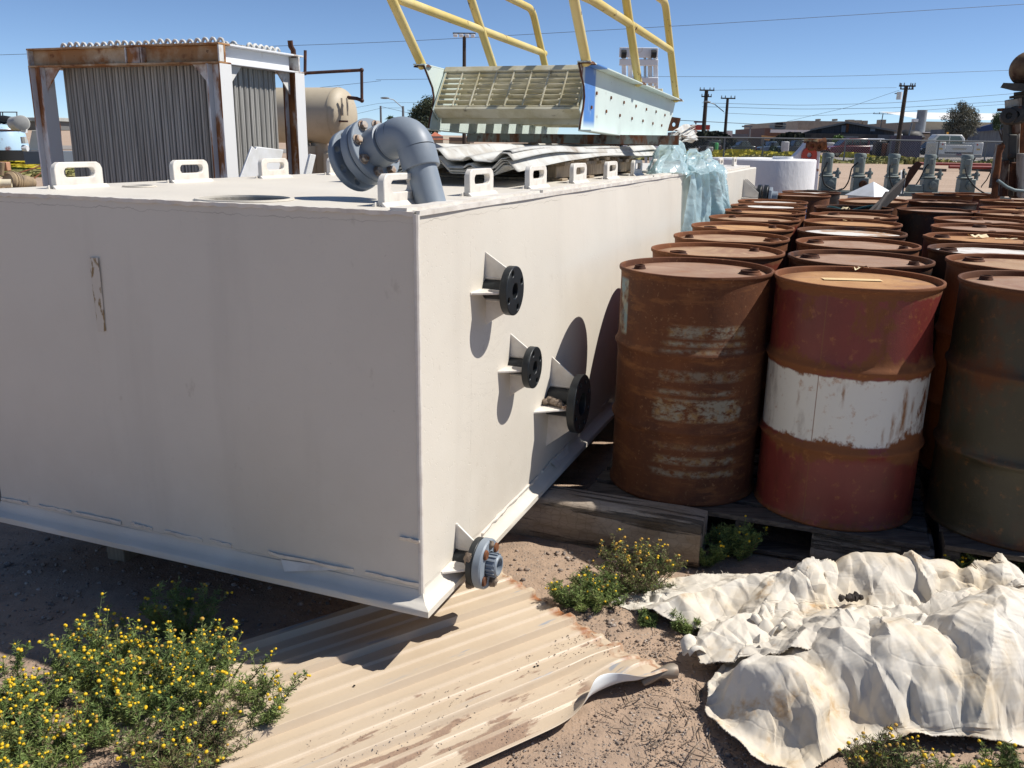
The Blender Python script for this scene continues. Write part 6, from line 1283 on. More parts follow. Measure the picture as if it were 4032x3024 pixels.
# ------------------------------------------------------------------ pallets under the drums, timbers
def pallet(label, s0, n0, ztop, bot=0.0, L=1.2, W=1.25):
    p = thing('wooden_pallet', label, 'pallet', T(s0+L/2, n0+W/2, bot), 'wooden pallets')
    th = .020; nb = 8; w = .118
    for i in range(nb):
        a = s0+i*(L-w)/(nb-1); j = RNG.uniform(-.008, .008)
        boxT(MB(), a, a+w-.004*RNG.random(), n0+j, n0+W+j, ztop-th+RNG.uniform(-.002, 0), ztop-.0005).build('deck_board', M['wood_grey'], p, bevel=.003)
    for i in range(3):
        a = n0+.01+i*(W-.10)/2; boxT(MB(), s0+.006, s0+L-.01, a, a+.05, bot+.021, ztop-th-.003).build('stringer', M['wood_grey'], p, bevel=.003)
    for i in range(3):
        a = s0+.01+i*(L-.12)/2; boxT(MB(), a, a+.10, n0, n0+W, bot+.003, bot+.020).build('bottom_board', M['wood_grey'], p, bevel=.003)
    return p
pallet('front pallet carrying the printed drum and the red and white drum', 1.115, .16, ZD)
pallet('raised pallet under the olive drum at the right', 1.10, 1.445, .166)
pallet('second pallet along the tank wall, in the dark between drums', 2.36, .05, ZD)
pallet('third pallet along the tank wall under the far drums', 3.60, .02, ZD, L=1.25)
pallet('fourth pallet under the blue-sided drum', 4.88, .0, ZD, L=1.5)
pallet('pallet under the bluish lid and yellow-scrap lid drums', 2.34, 1.38, ZD, L=1.2, W=1.35)
pallet('pallet under the far right-hand drums', 3.6, 1.42, ZD, L=1.5, W=1.6)
pallet('pallet under the open drum and dark drums behind it', 5.2, 1.35, ZD, L=2.0, W=1.9)
pallet('farthest pallet before the pumps', 7.25, .15, ZD, L=2.1, W=3.2)
def timber_mat():
    t = NT('weathered_cracked_timber'); q = t.n('ShaderNodeVectorRotate', rotation_type='Z_AXIS'); t.l(t.co, q.inputs[0]); q.inputs['Angle'].default_value = YAW; co = q.outputs[0]
    g = t.noise(9, co, 9, .65, (.10, 1, 1)); c = t.mix(t.ramp(g, .36, .60), (.15, .108, .07), (.31, .25, .19)); c = t.mix(t.ramp(t.noise(4, co, 4, stretch=(.6, 1, 1)), .42, .64), c, (.33, .295, .255))
    v = t.n('ShaderNodeTexVoronoi', feature='DISTANCE_TO_EDGE', Scale=42.0); mp = t.n('ShaderNodeMapping'); mp.inputs['Scale'].default_value = (.7, 1, 1); t.l(co, mp.inputs[0]); t.l(mp.outputs[0], v.inputs['Vector']); ck = t.ramp(v.outputs['Distance'], .0, .07)
    lines = t.ramp(t.noise(15, co, 8, .7, (.05, 1, 1)), .54, .60, 1, 0)
    c = t.mix(t.math('MULTIPLY', t.math('SUBTRACT', 1, ck), .22), c, (.03, .022, .016)); c = t.mix(t.math('MULTIPLY', t.math('SUBTRACT', 1, lines), .72), c, (.035, .026, .019))
    t.bump([(lines, .9, .012), (ck, .25, .003), (g, .5, .012)]); return t.out(c, .9, 0, .2)
M['timber'] = timber_mat()
def timber(label, s0, s1, n0, n1, z0, z1, seed):
    rg = np.random.default_rng(seed); m = 40; k = 28; prof = []
    for i in range(k):
        a = 2*math.pi*i/k; x, y = math.cos(a), math.sin(a); p = 9.0; r = (abs(x)**p+abs(y)**p)**(-1/p); prof.append((x*r, y*r))
    V = []
    for j in range(m):
        t = j/(m-1); nn = n0+(n1-n0)*t; e = 1-.05*max(0, (t-.95)/.05)**2-.05*max(0, (.03-t)/.03)**2
        for i, (x, y) in enumerate(prof): q = e*(1+.012*math.sin(3*i+.7*j*.4+seed)+rg.uniform(-.006, .006)); V.append(T((s0+s1)/2+x*(s1-s0)/2*q, nn, (z0+z1)/2+y*(z1-z0)/2*q))
    b = MB(); b.add(V, [(j*k+i, j*k+(i+1) % k, (j+1)*k+(i+1) % k, (j+1)*k+i) for j in range(m-1) for i in range(k)] + [tuple(range(k)), tuple(range((m-1)*k, m*k))[::-1]])
    return tag(b.build('timber', M['timber'], ang=50), label, 'timber')
timber('thick weathered railway timber carrying the tank, its end beside the weeds', .915, 1.085, -1.2, .648, -.01, .172, 3)
timber('short pale timber block under the front pallet, behind the tarpaulin', 1.135, 1.32, 1.02, 1.43, -.005, .118, 5)
timber('timber carrying the far end of the tank in the dark', 3.2, 3.4, -1.6, .05, 0, .176, 6)
for i, (s0, n0) in enumerate(((.25, -1.45), (.35, -1.62))):
    boxT(MB(), s0, s0+.09, n0, n0+.09, 0, .165)
tag(boxT(MB(), .16, .26, -1.36, -1.28, -.01, .178).build('wood_block', M['wood_pale'], bevel=.004), 'small pale wood block wedged under the shaded end of the tank', 'wood block')

# ------------------------------------------------------------------ ribbed tan panel lying on the ground
PO = np.array([-.055, 2.835]); PU = nrm([-.82, -.57]); PV = nrm([.60, -.80])
def rib(v):
    p = (v % .205)/.205; q = lambda c, w, s: np.clip((w/2+s-abs(p-c))/s, 0, 1)
    return .021*q(.25, .13, .04) + .007*q(.58, .06, .03) + .007*q(.86, .06, .03)
def panel_mat():
    t = NT('tan_painted_ribbed_panel'); z = t.xyz()[2]
    c = t.mix(t.ramp(t.noise(1.7, detail=5), .38, .66), (.525, .425, .310), (.485, .385, .275))
    c = t.mix(t.ramp(t.noise(12, detail=6), .5, .8, 0, .3), c, (.40, .30, .205))
    vv = t.n('ShaderNodeVectorMath', operation='DOT_PRODUCT'); t.l(t.co, vv.inputs[0]); vv.inputs[1].default_value = (PV[0], PV[1], 0); v = t.math('SUBTRACT', vv.outputs['Value'], float(PO@PV))
    uu = t.n('ShaderNodeVectorMath', operation='DOT_PRODUCT'); t.l(t.co, uu.inputs[0]); uu.inputs[1].default_value = (PU[0], PU[1], 0); u = t.math('SUBTRACT', uu.outputs['Value'], float(PO@PU))
    dn = t.n('ShaderNodeCombineXYZ'); t.l(u, dn.inputs[0]); t.l(v, dn.inputs[1]); nz_ = t.noise(6, dn.outputs[0], 7, .6, (.8, 3.2, 1))
    lowz = t.ramp(z, .0165, .0125)
    dirt = t.math('MULTIPLY', t.ramp(t.math('ADD', nz_, t.math('MULTIPLY', t.ramp(v, .25, .75), .22)), .70, .745), lowz)
    c = t.mix(dirt, c, t.mix(t.ramp(t.noise(90, detail=3), .4, .65), (.315, .215, .150), (.26, .18, .13)))
    edge = t.math('MULTIPLY', t.ramp(z, .0295, .0315), t.ramp(t.noise(30, dn.outputs[0], 5, stretch=(.15, 1, 1)), .55, .62)); c = t.mix(edge, c, (.30, .31, .33))
    rust = t.math('MULTIPLY', t.ramp(u, .03, .0), t.ramp(t.noise(18, detail=5), .45, .6)); c = t.mix(rust, c, (.30, .13, .06))
    t.bump([(t.noise(120, detail=3), .15, .002), (t.math('MULTIPLY', dirt, t.noise(150, detail=3)), .4, .004)]); return t.out(c, t.ramp(dirt, 0, 1, .45, .9), 0, .35)
M['panel'] = panel_mat(); M['panel_back'] = mat('white_panel_underside', (.68, .70, .70), [((.5, .5, .5), 8, .55, .7)], .4)
nu, nv = 110, 320; U, V = np.meshgrid(np.linspace(0, 1, nu), np.linspace(-.0, .84, nv), indexing='ij')
UU = -.015+.012*np.sin(V*5)+.004*np.sin(V*31) + U*1.32
Zp = .010 + rib(V+.03) + .0015*np.sin(4*UU+3*V)
endc = np.exp(-((UU-.05)/.10)**2)*np.clip((V-.52)/.25, 0, 1)    # crushed corner at the right end
Zp += endc*(.020*np.sin(18*V+9*UU)+.014); 
lift = np.clip((V-.745)/.095, 0, 1); prof_u = np.exp(-((UU-.19)/.10)**2)
ang_ = lift*prof_u*R(118); dv = np.cumsum(np.cos(ang_)*(.84/(nv-1)), 1); dz = np.cumsum(np.sin(ang_)*(.84/(nv-1)), 1)
VV = np.where(V > .735, dv-(.84/(nv-1)), V); Zp = Zp*(1-.8*lift*prof_u) + dz
Zp -= .004*lift*(1-prof_u)
P = np.stack([PO[0]+PU[0]*UU+PV[0]*VV, PO[1]+PU[1]*UU+PV[1]*VV, Zp], -1)
pn = MB().grid(P[:, ::-1]).build('ribbed_panel', [M['panel'], M['panel_back']], ang=30)
tag(pn, 'tan ribbed metal panel lying dusty on the ground under the tank corner', 'metal panel')
so = pn.modifiers.new('gauge', 'SOLIDIFY'); so.thickness = .0012; so.offset = -1; so.material_offset = 1
b = MB(); e0 = onz(2530, 2690, .012); e1_ = onz(2658, 2645, .03)
b.tube([e0+(e1_-e0)*t+UP*.012*math.sin(t*3) for t in np.linspace(0, 1, 12)], [.010+.012*t+.002*math.sin(9*t) for t in np.linspace(0, 1, 12)], 7); b.build('bent_rib_end', mat('bare_grey_rib_metal', (.27, .225, .175), [((.2, .1, .05), 14, .5, .65)], .55, .2), pn, ang=60)
for x, y in ((2105, 2625), (2118, 2621), (1130, 2755), (1395, 2700)):
    q = onz(x, y, .0125); MB().lathe([(.0035, .0), (.0035, .001)], frz(q, 0), 8, cap1=True).build('screw_hole', M['rubber'], pn)

# ------------------------------------------------------------------ crumpled white woven tarpaulin: oversize cloth settled onto lumpy ground
def seg_ridge(X, Y, pts, w):
    """smooth ridge along a polyline of (x, y, height)"""
    H = np.zeros_like(X)
    for (x0, y0, h0), (x1, y1, h1) in zip(pts[:-1], pts[1:]):
        dx, dy = x1-x0, y1-y0; t = np.clip(((X-x0)*dx+(Y-y0)*dy)/(dx*dx+dy*dy), 0, 1); d = np.hypot(X-x0-t*dx, Y-y0-t*dy); H = np.maximum(H, (h0+t*(h1-h0))*np.clip(1-d/w, 0, 1)**.8)
    return H
def bulk(X, Y):
    H = seg_ridge(X, Y, [(.42, 2.62, .02), (.54, 2.64, .07), (.78, 2.60, .10), (1.05, 2.60, .15), (1.24, 2.59, .20), (1.36, 2.57, .185), (1.50, 2.54, .13), (2.0, 2.48, .12)], .24)
    H = np.maximum(H, seg_ridge(X, Y, [(.62, 2.46, .03), (.80, 2.44, .05), (1.05, 2.42, .085), (1.30, 2.42, .10), (1.60, 2.40, .11), (2.0, 2.36, .10)], .20))
    H = np.maximum(H, seg_ridge(X, Y, [(.72, 2.30, .05), (.95, 2.34, .10), (1.25, 2.36, .115), (1.6, 2.36, .15), (2.0, 2.30, .13)], .20))
    q = np.abs((X-1.30)/.66)**2.6 + np.abs((Y-2.15)/.225)**2.6; H = np.maximum(H, .185*np.clip(1-q, 0, 1)**.9)
    q = np.abs((X-.74)/.17)**2.4 + np.abs((Y-2.02)/.18)**2.4; H = np.maximum(H, .125*np.clip(1-q, 0, 1)**.9)
    H -= .03*np.exp(-((X-.93)/.08)**2-((Y-1.98)/.10)**2)
    return np.maximum(H, 0)
def settle(outline4, m, n, slack, steps, seed, lift, inner=6, stick=.012, z_base=.004):
    """outline4: four polylines (u0->u1 at v=0, at v=1 same direction, v0->v1 at u=0, at u=1) in x, y"""
    rg = np.random.default_rng(seed)
    def res(pl, k): pl = np.array(pl, float); d = np.r_[0, np.cumsum(np.linalg.norm(np.diff(pl, axis=0), axis=1))]; t = np.linspace(0, d[-1], k); return np.stack([np.interp(t, d, pl[:, i]) for i in range(2)], 1)
    B, Tt, Lf, Rt = res(outline4[0], n), res(outline4[1], n), res(outline4[2], m), res(outline4[3], m); u = np.linspace(0, 1, n)[None, :, None]; v = np.linspace(0, 1, m)[:, None, None]
    Q = (1-v)*B[None]+v*Tt[None]+(1-u)*Lf[:, None]+u*Rt[:, None]-((1-u)*(1-v)*B[0]+u*(1-v)*B[-1]+(1-u)*v*Tt[0]+u*v*Tt[-1])
    P = np.concatenate([Q, (bulk(Q[..., 0], Q[..., 1])+lift)[..., None]], 2); home = P.copy()
    low = lambda k: np.kron(rg.normal(size=(m//k+2, n//k+2)), np.ones((k, k)))[:m, :n]
    nz_ = low(5)+low(9)*1.2
    for _ in range(4): nz_[1:-1, 1:-1] = (nz_[1:-1, 1:-1]*2+nz_[:-2, 1:-1]+nz_[2:, 1:-1]+nz_[1:-1, :-2]+nz_[1:-1, 2:])/6
    P[..., 2] += .014*nz_
    sl = 1 + slack*(.55+.9*rg.random((m//14+2, n//14+2)))
    S_ = np.kron(sl, np.ones((14, 14)))[:m, :n]
    rest = lambda A, C, s: np.linalg.norm(home[C]-home[A], axis=-1)*s[A]
    cons = []
    for axis, st in ((0, 1), (1, 1), (0, 2), (1, 2)):
        for off in range(2):
            idx = np.arange(0, (m if axis == 0 else n)-st); idx = idx[(idx//st) % 2 == off]
            A = (idx, slice(None)) if axis == 0 else (slice(None), idx); C = (idx+st, slice(None)) if axis == 0 else (slice(None), idx+st)
            cons.append((A, C, rest(A, C, S_), {1: 1.0, 2: .18}[st], st))
    for sgn in (1, -1):
        for off in (0, 1):
            ii = np.arange(off, m-1, 2)
            if sgn == 1: A = (ii, slice(0, n-1)); C = (ii+1, slice(1, n))
            else: A = (ii, slice(1, n)); C = (ii+1, slice(0, n-1))
            cons.append((A, C, rest(A, C, S_), .35, 1))
    for it in range(steps):
        P[..., 2] -= .0016
        for _ in range(inner):
            for A, C, L, k, st in cons:
                a, c = P[A], P[C]; d = c-a; l = np.linalg.norm(d, axis=-1)+1e-9; e = (l-L)/l*k*.5
                if st > 1: e = np.minimum(e, 0)*(l < L*.96)          # only resists sharp folding
                d = d*e[..., None]; P[A] = a+d; P[C] = c-d
        P[..., :2] += stick*(home[..., :2]-P[..., :2])
        fl = bulk(P[..., 0], P[..., 1])*.92 + z_base; P[..., 2] = np.maximum(P[..., 2], fl)
    return P
def tarp_mat():
    t = NT('dirty_white_woven_tarpaulin'); co = t.co
    c = t.mix(t.ramp(t.noise(1.8, co, 6), .36, .66), (.665, .62, .54), (.575, .525, .445))
    c = t.mix(t.ramp(t.noise(4, co, 7, .65), .48, .68, 0, .75), c, (.55, .43, .265)); c = t.mix(t.ramp(t.noise(8, co, 8, .7), .60, .72, 0, .8), c, (.44, .25, .10))
    c = t.mix(t.ramp(t.noise(13, co, 6), .62, .75, 0, .5), c, (.40, .39, .38))
    hs = []
    for ang, sc in ((.42, 1.0), (1.95, 1.15)):
        mp = t.n('ShaderNodeMapping'); mp.inputs['Rotation'].default_value = (0, 0, ang); mp.inputs['Scale'].default_value = (30*sc, 4.5, 14); t.l(co, mp.inputs[0])
        q = t.n('ShaderNodeTexNoise', Scale=1.0, Detail=3.0, Roughness=.5); t.l(mp.outputs[0], q.inputs['Vector']); hs.append(q.outputs['Fac'])
    cr = t.n('ShaderNodeTexVoronoi', feature='DISTANCE_TO_EDGE', Scale=7.0); wv = t.n('ShaderNodeVectorMath', operation='ADD'); nn = t.n('ShaderNodeTexNoise', Scale=5.0, Detail=2.0); t.l(co, nn.inputs['Vector']); ml = t.n('ShaderNodeVectorMath', operation='SCALE'); t.l(nn.outputs['Color'], ml.inputs[0]); ml.inputs['Scale'].default_value = .22; t.l(co, wv.inputs[0]); t.l(ml.outputs[0], wv.inputs[1]); t.l(wv.outputs[0], cr.inputs['Vector'])
    fac = t.n('ShaderNodeTexVoronoi', Scale=13.0); t.l(wv.outputs[0], fac.inputs['Vector'])
    t.bump([(t.ramp(cr.outputs['Distance'], 0, .04), .14, .005), (t.ramp(hs[0], .36, .64), .10, .003), (t.ramp(hs[1], .36, .64), .10, .003)])
    c = t.mix(t.math('MULTIPLY', t.ramp(hs[0], .56, .66), .08), c, (.42, .37, .30)); c = t.mix(t.math('MULTIPLY', t.ramp(hs[1], .56, .66), .08), c, (.42, .37, .30))
    return t.out(c, .72, 0, .25)
M['tarp'] = tarp_mat()
tarp = thing('tarpaulin', 'big crumpled dirty white woven tarpaulin on the ground before the drums', 'tarpaulin', (1.1, 2.3, 0))
def smooth_grid(P, k):
    for _ in range(k):
        Q = P.copy(); Q[1:-1, 1:-1] = (P[1:-1, 1:-1]*2+P[:-2, 1:-1]+P[2:, 1:-1]+P[1:-1, :-2]+P[1:-1, 2:])/6; Q[0, 1:-1] = (P[0, 1:-1]*2+P[0, :-2]+P[0, 2:])/4; Q[-1, 1:-1] = (P[-1, 1:-1]*2+P[-1, :-2]+P[-1, 2:])/4; P = Q
    return P
def soft(H, k):
    for _ in range(k): H[1:-1, 1:-1] = (H[1:-1, 1:-1]*2+H[:-2, 1:-1]+H[2:, 1:-1]+H[1:-1, :-2]+H[1:-1, 2:])/6
    return H
def upres(P, k=2):
    def ip(A, ax):
        A = np.moveaxis(A, ax, 0); t = np.linspace(0, len(A)-1, (len(A)-1)*k+1); i = np.minimum(t.astype(int), len(A)-2); f = (t-i).reshape(-1, *([1]*(A.ndim-1))); return np.moveaxis(A[i]*(1-f)+A[i+1]*f, 0, ax)
    return ip(ip(P, 0), 1)
def creases(X, Y, seed):
    H = facets(X, Y, seed, .19, .138, 2.4, .5) + facets(X, Y, seed+1, .100, .058, 2.1, 2.1) + facets(X, Y, seed+2, .050, .027, 1.8, .9) + facets(X, Y, seed+3, .026, .0098, 1.5, 1.7)
    for a, lam, amp in ((.42, .056, .0042), (.42, .033, .0024), (1.99, .050, .0040), (1.99, .030, .0022)):     # woven cloth creases square to its threads
        w = (X*math.cos(a)+Y*math.sin(a))/lam; t_ = (-X*math.sin(a)+Y*math.cos(a)); m_ = np.sin(t_*31+np.floor(w)*2.4)+np.sin(t_*11+np.floor(w)*1.1); H += amp*(1-2*np.abs((w % 1)-.5))*np.clip(m_*.8, 0, 1)
    return H
def tarp_piece(P, name, seed, amt=1.0, sm=5, jag=.0015):
    P = upres(smooth_grid(P, sm), 4); m, n = P.shape[:2]; rg = np.random.default_rng(seed); H = creases(P[..., 0], P[..., 1], seed)
    N = np.cross(np.gradient(P, axis=1), np.gradient(P, axis=0)); N /= np.linalg.norm(N, axis=-1, keepdims=True)+1e-9; N *= np.sign(N[..., 2:3]+1e-9)
    low_ = np.clip(P[..., 2]/.05, .25, 1); P = P + N*(H*amt*low_)[..., None]
    e = rg.uniform(-jag, jag, P.shape)
    for s_ in ((0, slice(None)), (-1, slice(None)), (slice(None), 0), (slice(None), -1)): P[s_] += e[s_]
    P[..., 2] = np.maximum(P[..., 2], .0025)
    me_ = fast_mesh(name, P.reshape(-1, 3), (lambda i: np.stack([i[:-1, :-1], i[:-1, 1:], i[1:, 1:], i[1:, :-1]], -1).reshape(-1, 4))(np.arange(m*n).reshape(m, n)), smooth=True); me_.set_sharp_from_angle(angle=R(16)); o = link(name, me_, M['tarp'], tarp); so = o.modifiers.new('cloth', 'SOLIDIFY'); so.thickness = .0018; so.offset = 1
    return P
back = settle(([(.345, 2.615), (.50, 2.48), (.66, 2.42), (.95, 2.34), (1.4, 2.30), (2.15, 2.10)], [(.52, 2.80), (.78, 2.80), (1.10, 2.80), (1.42, 2.78), (1.75, 2.74), (2.15, 2.62)], [(.345, 2.615), (.44, 2.71), (.52, 2.80)], [(2.15, 2.10), (2.15, 2.62)]), 60, 150, .05, 50, 5, .02)
back = tarp_piece(back, 'back_fold', 101, .8)
mid = settle(([(.57, 2.22), (.80, 2.14), (1.2, 2.16), (1.75, 2.10)], [(.62, 2.46), (.86, 2.58), (1.2, 2.60), (1.75, 2.58)], [(.57, 2.22), (.58, 2.34), (.62, 2.46)], [(1.75, 2.10), (1.75, 2.58)]), 46, 110, .10, 50, 9, .03, stick=.02, z_base=.022)
tarp_piece(mid, 'torn_middle', 202, 1.25, 3, .003)
front = settle(([(.60, 1.82), (.72, 1.80), (.90, 1.90), (1.15, 1.92), (1.5, 1.91), (2.1, 1.90)], [(.66, 2.26), (.90, 2.34), (1.25, 2.36), (1.6, 2.48), (2.1, 2.42)], [(.60, 1.82), (.545, 2.02), (.575, 2.14), (.66, 2.26)], [(2.1, 1.90), (2.1, 2.42)]), 64, 150, .04, 50, 14, .035, z_base=.034)
tarp_piece(front, 'front_fold', 303, 1.05)
scr = np.random.default_rng(3)
for k in range(6):
    x, y = scr.uniform(.55, .80), scr.uniform(2.22, 2.42); L, W = scr.uniform(.06, .13), scr.uniform(.04, .08); a = scr.uniform(0, 3.1)
    Q = np.zeros((9, 7, 3)); z0 = bulk(np.array(x), np.array(y))+.03
    for i in range(9):
        for j in range(7):
            u_, v_ = (i/8-.5)*L, (j/6-.5)*W; Q[i, j] = (x+u_*math.cos(a)-v_*math.sin(a), y+u_*math.sin(a)+v_*math.cos(a), z0+.02*math.sin(i*.9+k)+.025*abs(v_/W)*math.cos(k)+.012*math.sin(j*1.3+k*2)+scr.uniform(-.004, .004))
    o = MB().grid(Q).build('torn_scrap', M['tarp'], tarp, ang=40); o.modifiers.new('cloth', 'SOLIDIFY').thickness = .0015
b = MB()
for k in range(46):
    s_ = scr.integers(0, 2); i = int(scr.integers(4, 140)); p = back[0 if s_ else -1, i]; d = nrm(scr.normal(size=3)+[0, 0, .3])*scr.uniform(.01, .035); b.tube([p, p+d*.5+scr.normal(size=3)*.004, p+d], .0007, 3)
b.build('frayed_threads', M['tarp'], tarp, kind='stuff')
b = MB()
for q in range(7): b.ball((1.06+scr.uniform(-.04, .04), 2.44+scr.uniform(-.012, .012), float(bulk(np.array(1.06), np.array(2.44)))+.05+scr.uniform(0, .012)), scr.uniform(.008, .013), n=7, m=5, jit=.25)
tag(b.build('dark_clods', mat('dark_dried_clod', (.04, .032, .027), [], .95)), 'few dark dried clods lying in a hollow of the tarpaulin', 'clod')

# ------------------------------------------------------------------ gravel, twigs
ICO = np.array([(0, 0, -1), (.72, -.53, -.45), (-.28, -.85, -.45), (-.89, 0, -.45), (-.28, .85, -.45), (.72, .53, -.45), (.28, -.85, .45), (-.72, -.53, .45), (-.72, .53, .45), (.28, .85, .45), (.89, 0, .45), (0, 0, 1)])
ICF = np.array([(0, 1, 2), (1, 0, 5), (0, 2, 3), (0, 3, 4), (0, 4, 5), (1, 5, 10), (2, 1, 6), (3, 2, 7), (4, 3, 8), (5, 4, 9), (1, 10, 6), (2, 6, 7), (3, 7, 8), (4, 8, 9), (5, 9, 10), (6, 10, 11), (7, 6, 11), (8, 7, 11), (9, 8, 11), (10, 9, 11)])
def inpanel(x, y): u = (x-PO[0])*PU[0]+(y-PO[1])*PU[1]; v = (x-PO[0])*PV[0]+(y-PO[1])*PV[1]; return (u > -.02) & (u < 1.02) & (v > 0) & (v < .80), v
def gravel(name, regions, seed, m):
    rg = np.random.default_rng(seed); Vs, Fs = [], []; b0 = 0
    for (x0, x1, y0, y1, n, r0, r1) in regions:
        x = rg.uniform(x0, x1, n); y = rg.uniform(y0, y1, n); cl = np.sin(x*9+seed)+np.sin(y*11+2*x)+rg.normal(0, .9, n); k = cl > -.4; ip, v = inpanel(x, y); k &= (~ip) | ((v > .5) & (rg.random(n) < .35)); x, y, v, ip = x[k], y[k], v[k], ip[k]; n = len(x)
        r = r0*(r1/r0)**(rg.random(n)**3.2); r[ip] = np.minimum(r[ip], .0022); z = h2(x, y)*1.0 - .006 + r*.25; z[ip] = .012+np.array([rib(q+.03) for q in v[ip]])+r[ip]*.2
        sc = rg.uniform(.6, 1.25, (n, 1, 3))*np.array([1, 1, .7]); a = rg.uniform(0, 6.3, n); ca, sa = np.cos(a)[:, None], np.sin(a)[:, None]; Q = ICO[None]*sc*(1+.16*rg.uniform(-1, 1, (n, 12, 1)))*r[:, None, None]
        Q = np.stack([Q[..., 0]*ca-Q[..., 1]*sa+x[:, None], Q[..., 0]*sa+Q[..., 1]*ca+y[:, None], Q[..., 2]+z[:, None]], -1)
        Vs.append(Q.reshape(-1, 3)); Fs.append((ICF[None]+(np.arange(n)*12)[:, None, None]).reshape(-1, 3)+b0); b0 += n*12
    o = link(name, fast_mesh(name, np.concatenate(Vs), np.concatenate(Fs)), m); o['kind'] = 'stuff'; return o
gravel('gravel', [(-2.2, -.1, 2.0, 3.3, 7000, .0022, .012), (.0, .75, 1.6, 2.4, 9000, .0014, .0055), (-.1, .6, 2.35, 3.0, 1100, .0022, .012), (-.6, .5, 1.55, 2.3, 3500, .0014, .0042), (.2, 2.4, 2.4, 3.1, 900, .003, .012), (.5, 1.3, 1.6, 2.0, 2500, .002, .009)], 4, M['stone'])
def twigs():
    rg = np.random.default_rng(6); b = MB()
    for k in range(150):
        x, y = (rg.uniform(.28, .62), rg.uniform(1.75, 2.3)) if k < 110 else (rg.uniform(.1, .6), rg.uniform(2.35, 2.8)); a = rg.uniform(0, 3.14); L = rg.uniform(.015, .07); p = np.array([x, y, .003+.004*rg.random()]); d = np.array([math.cos(a), math.sin(a), rg.uniform(-.05, .15)])*L
        b.tube([p, p+d*.5+rg.normal(size=3)*.006*np.array([1, 1, .3]), p+d], rg.uniform(.0007, .0016), 4)
    o = b.build('twig_litter', mat('dry_brown_twigs', (.14, .10, .07), [((.28, .22, .16), 30, .5, .6)], .9)); o['kind'] = 'stuff'
twigs()

# ------------------------------------------------------------------ yellow button-flowered weeds
GREENS = mat('feathery_green_weed_leaves', (.205, .265, .075), [((.12, .18, .055), 9, .42, .6), ((.32, .335, .12), 14, .56, .7)], .65, spec=.25)
DRYS = mat('drying_brown_weed_leaves', (.17, .13, .06), [((.10, .08, .045), 9, .42, .6), ((.12, .14, .05), 7, .55, .66)], .8)
STEMM = mat('weed_stems', (.13, .155, .06), [((.16, .10, .05), 5, .5, .65)], .7)
STEMD = mat('dry_weed_stems', (.18, .13, .085), [((.09, .06, .04), 9, .5, .65)], .8)
FLW = mat('yellow_flower_buttons', (.72, .48, .012), [((.60, .33, .02), 160, .5, .62)], .7, rnd=True, bump=((900, .5, .001),))
FLD = mat('ochre_faded_flower_buttons', (.50, .29, .045), [((.34, .19, .05), 160, .5, .62)], .75, rnd=True, bump=((900, .5, .001),))
FLOWER = MB().ball((0, 0, 0), (1, 1, .82), n=10, m=7).mesh('flower')
FLOWER.materials.append(None)
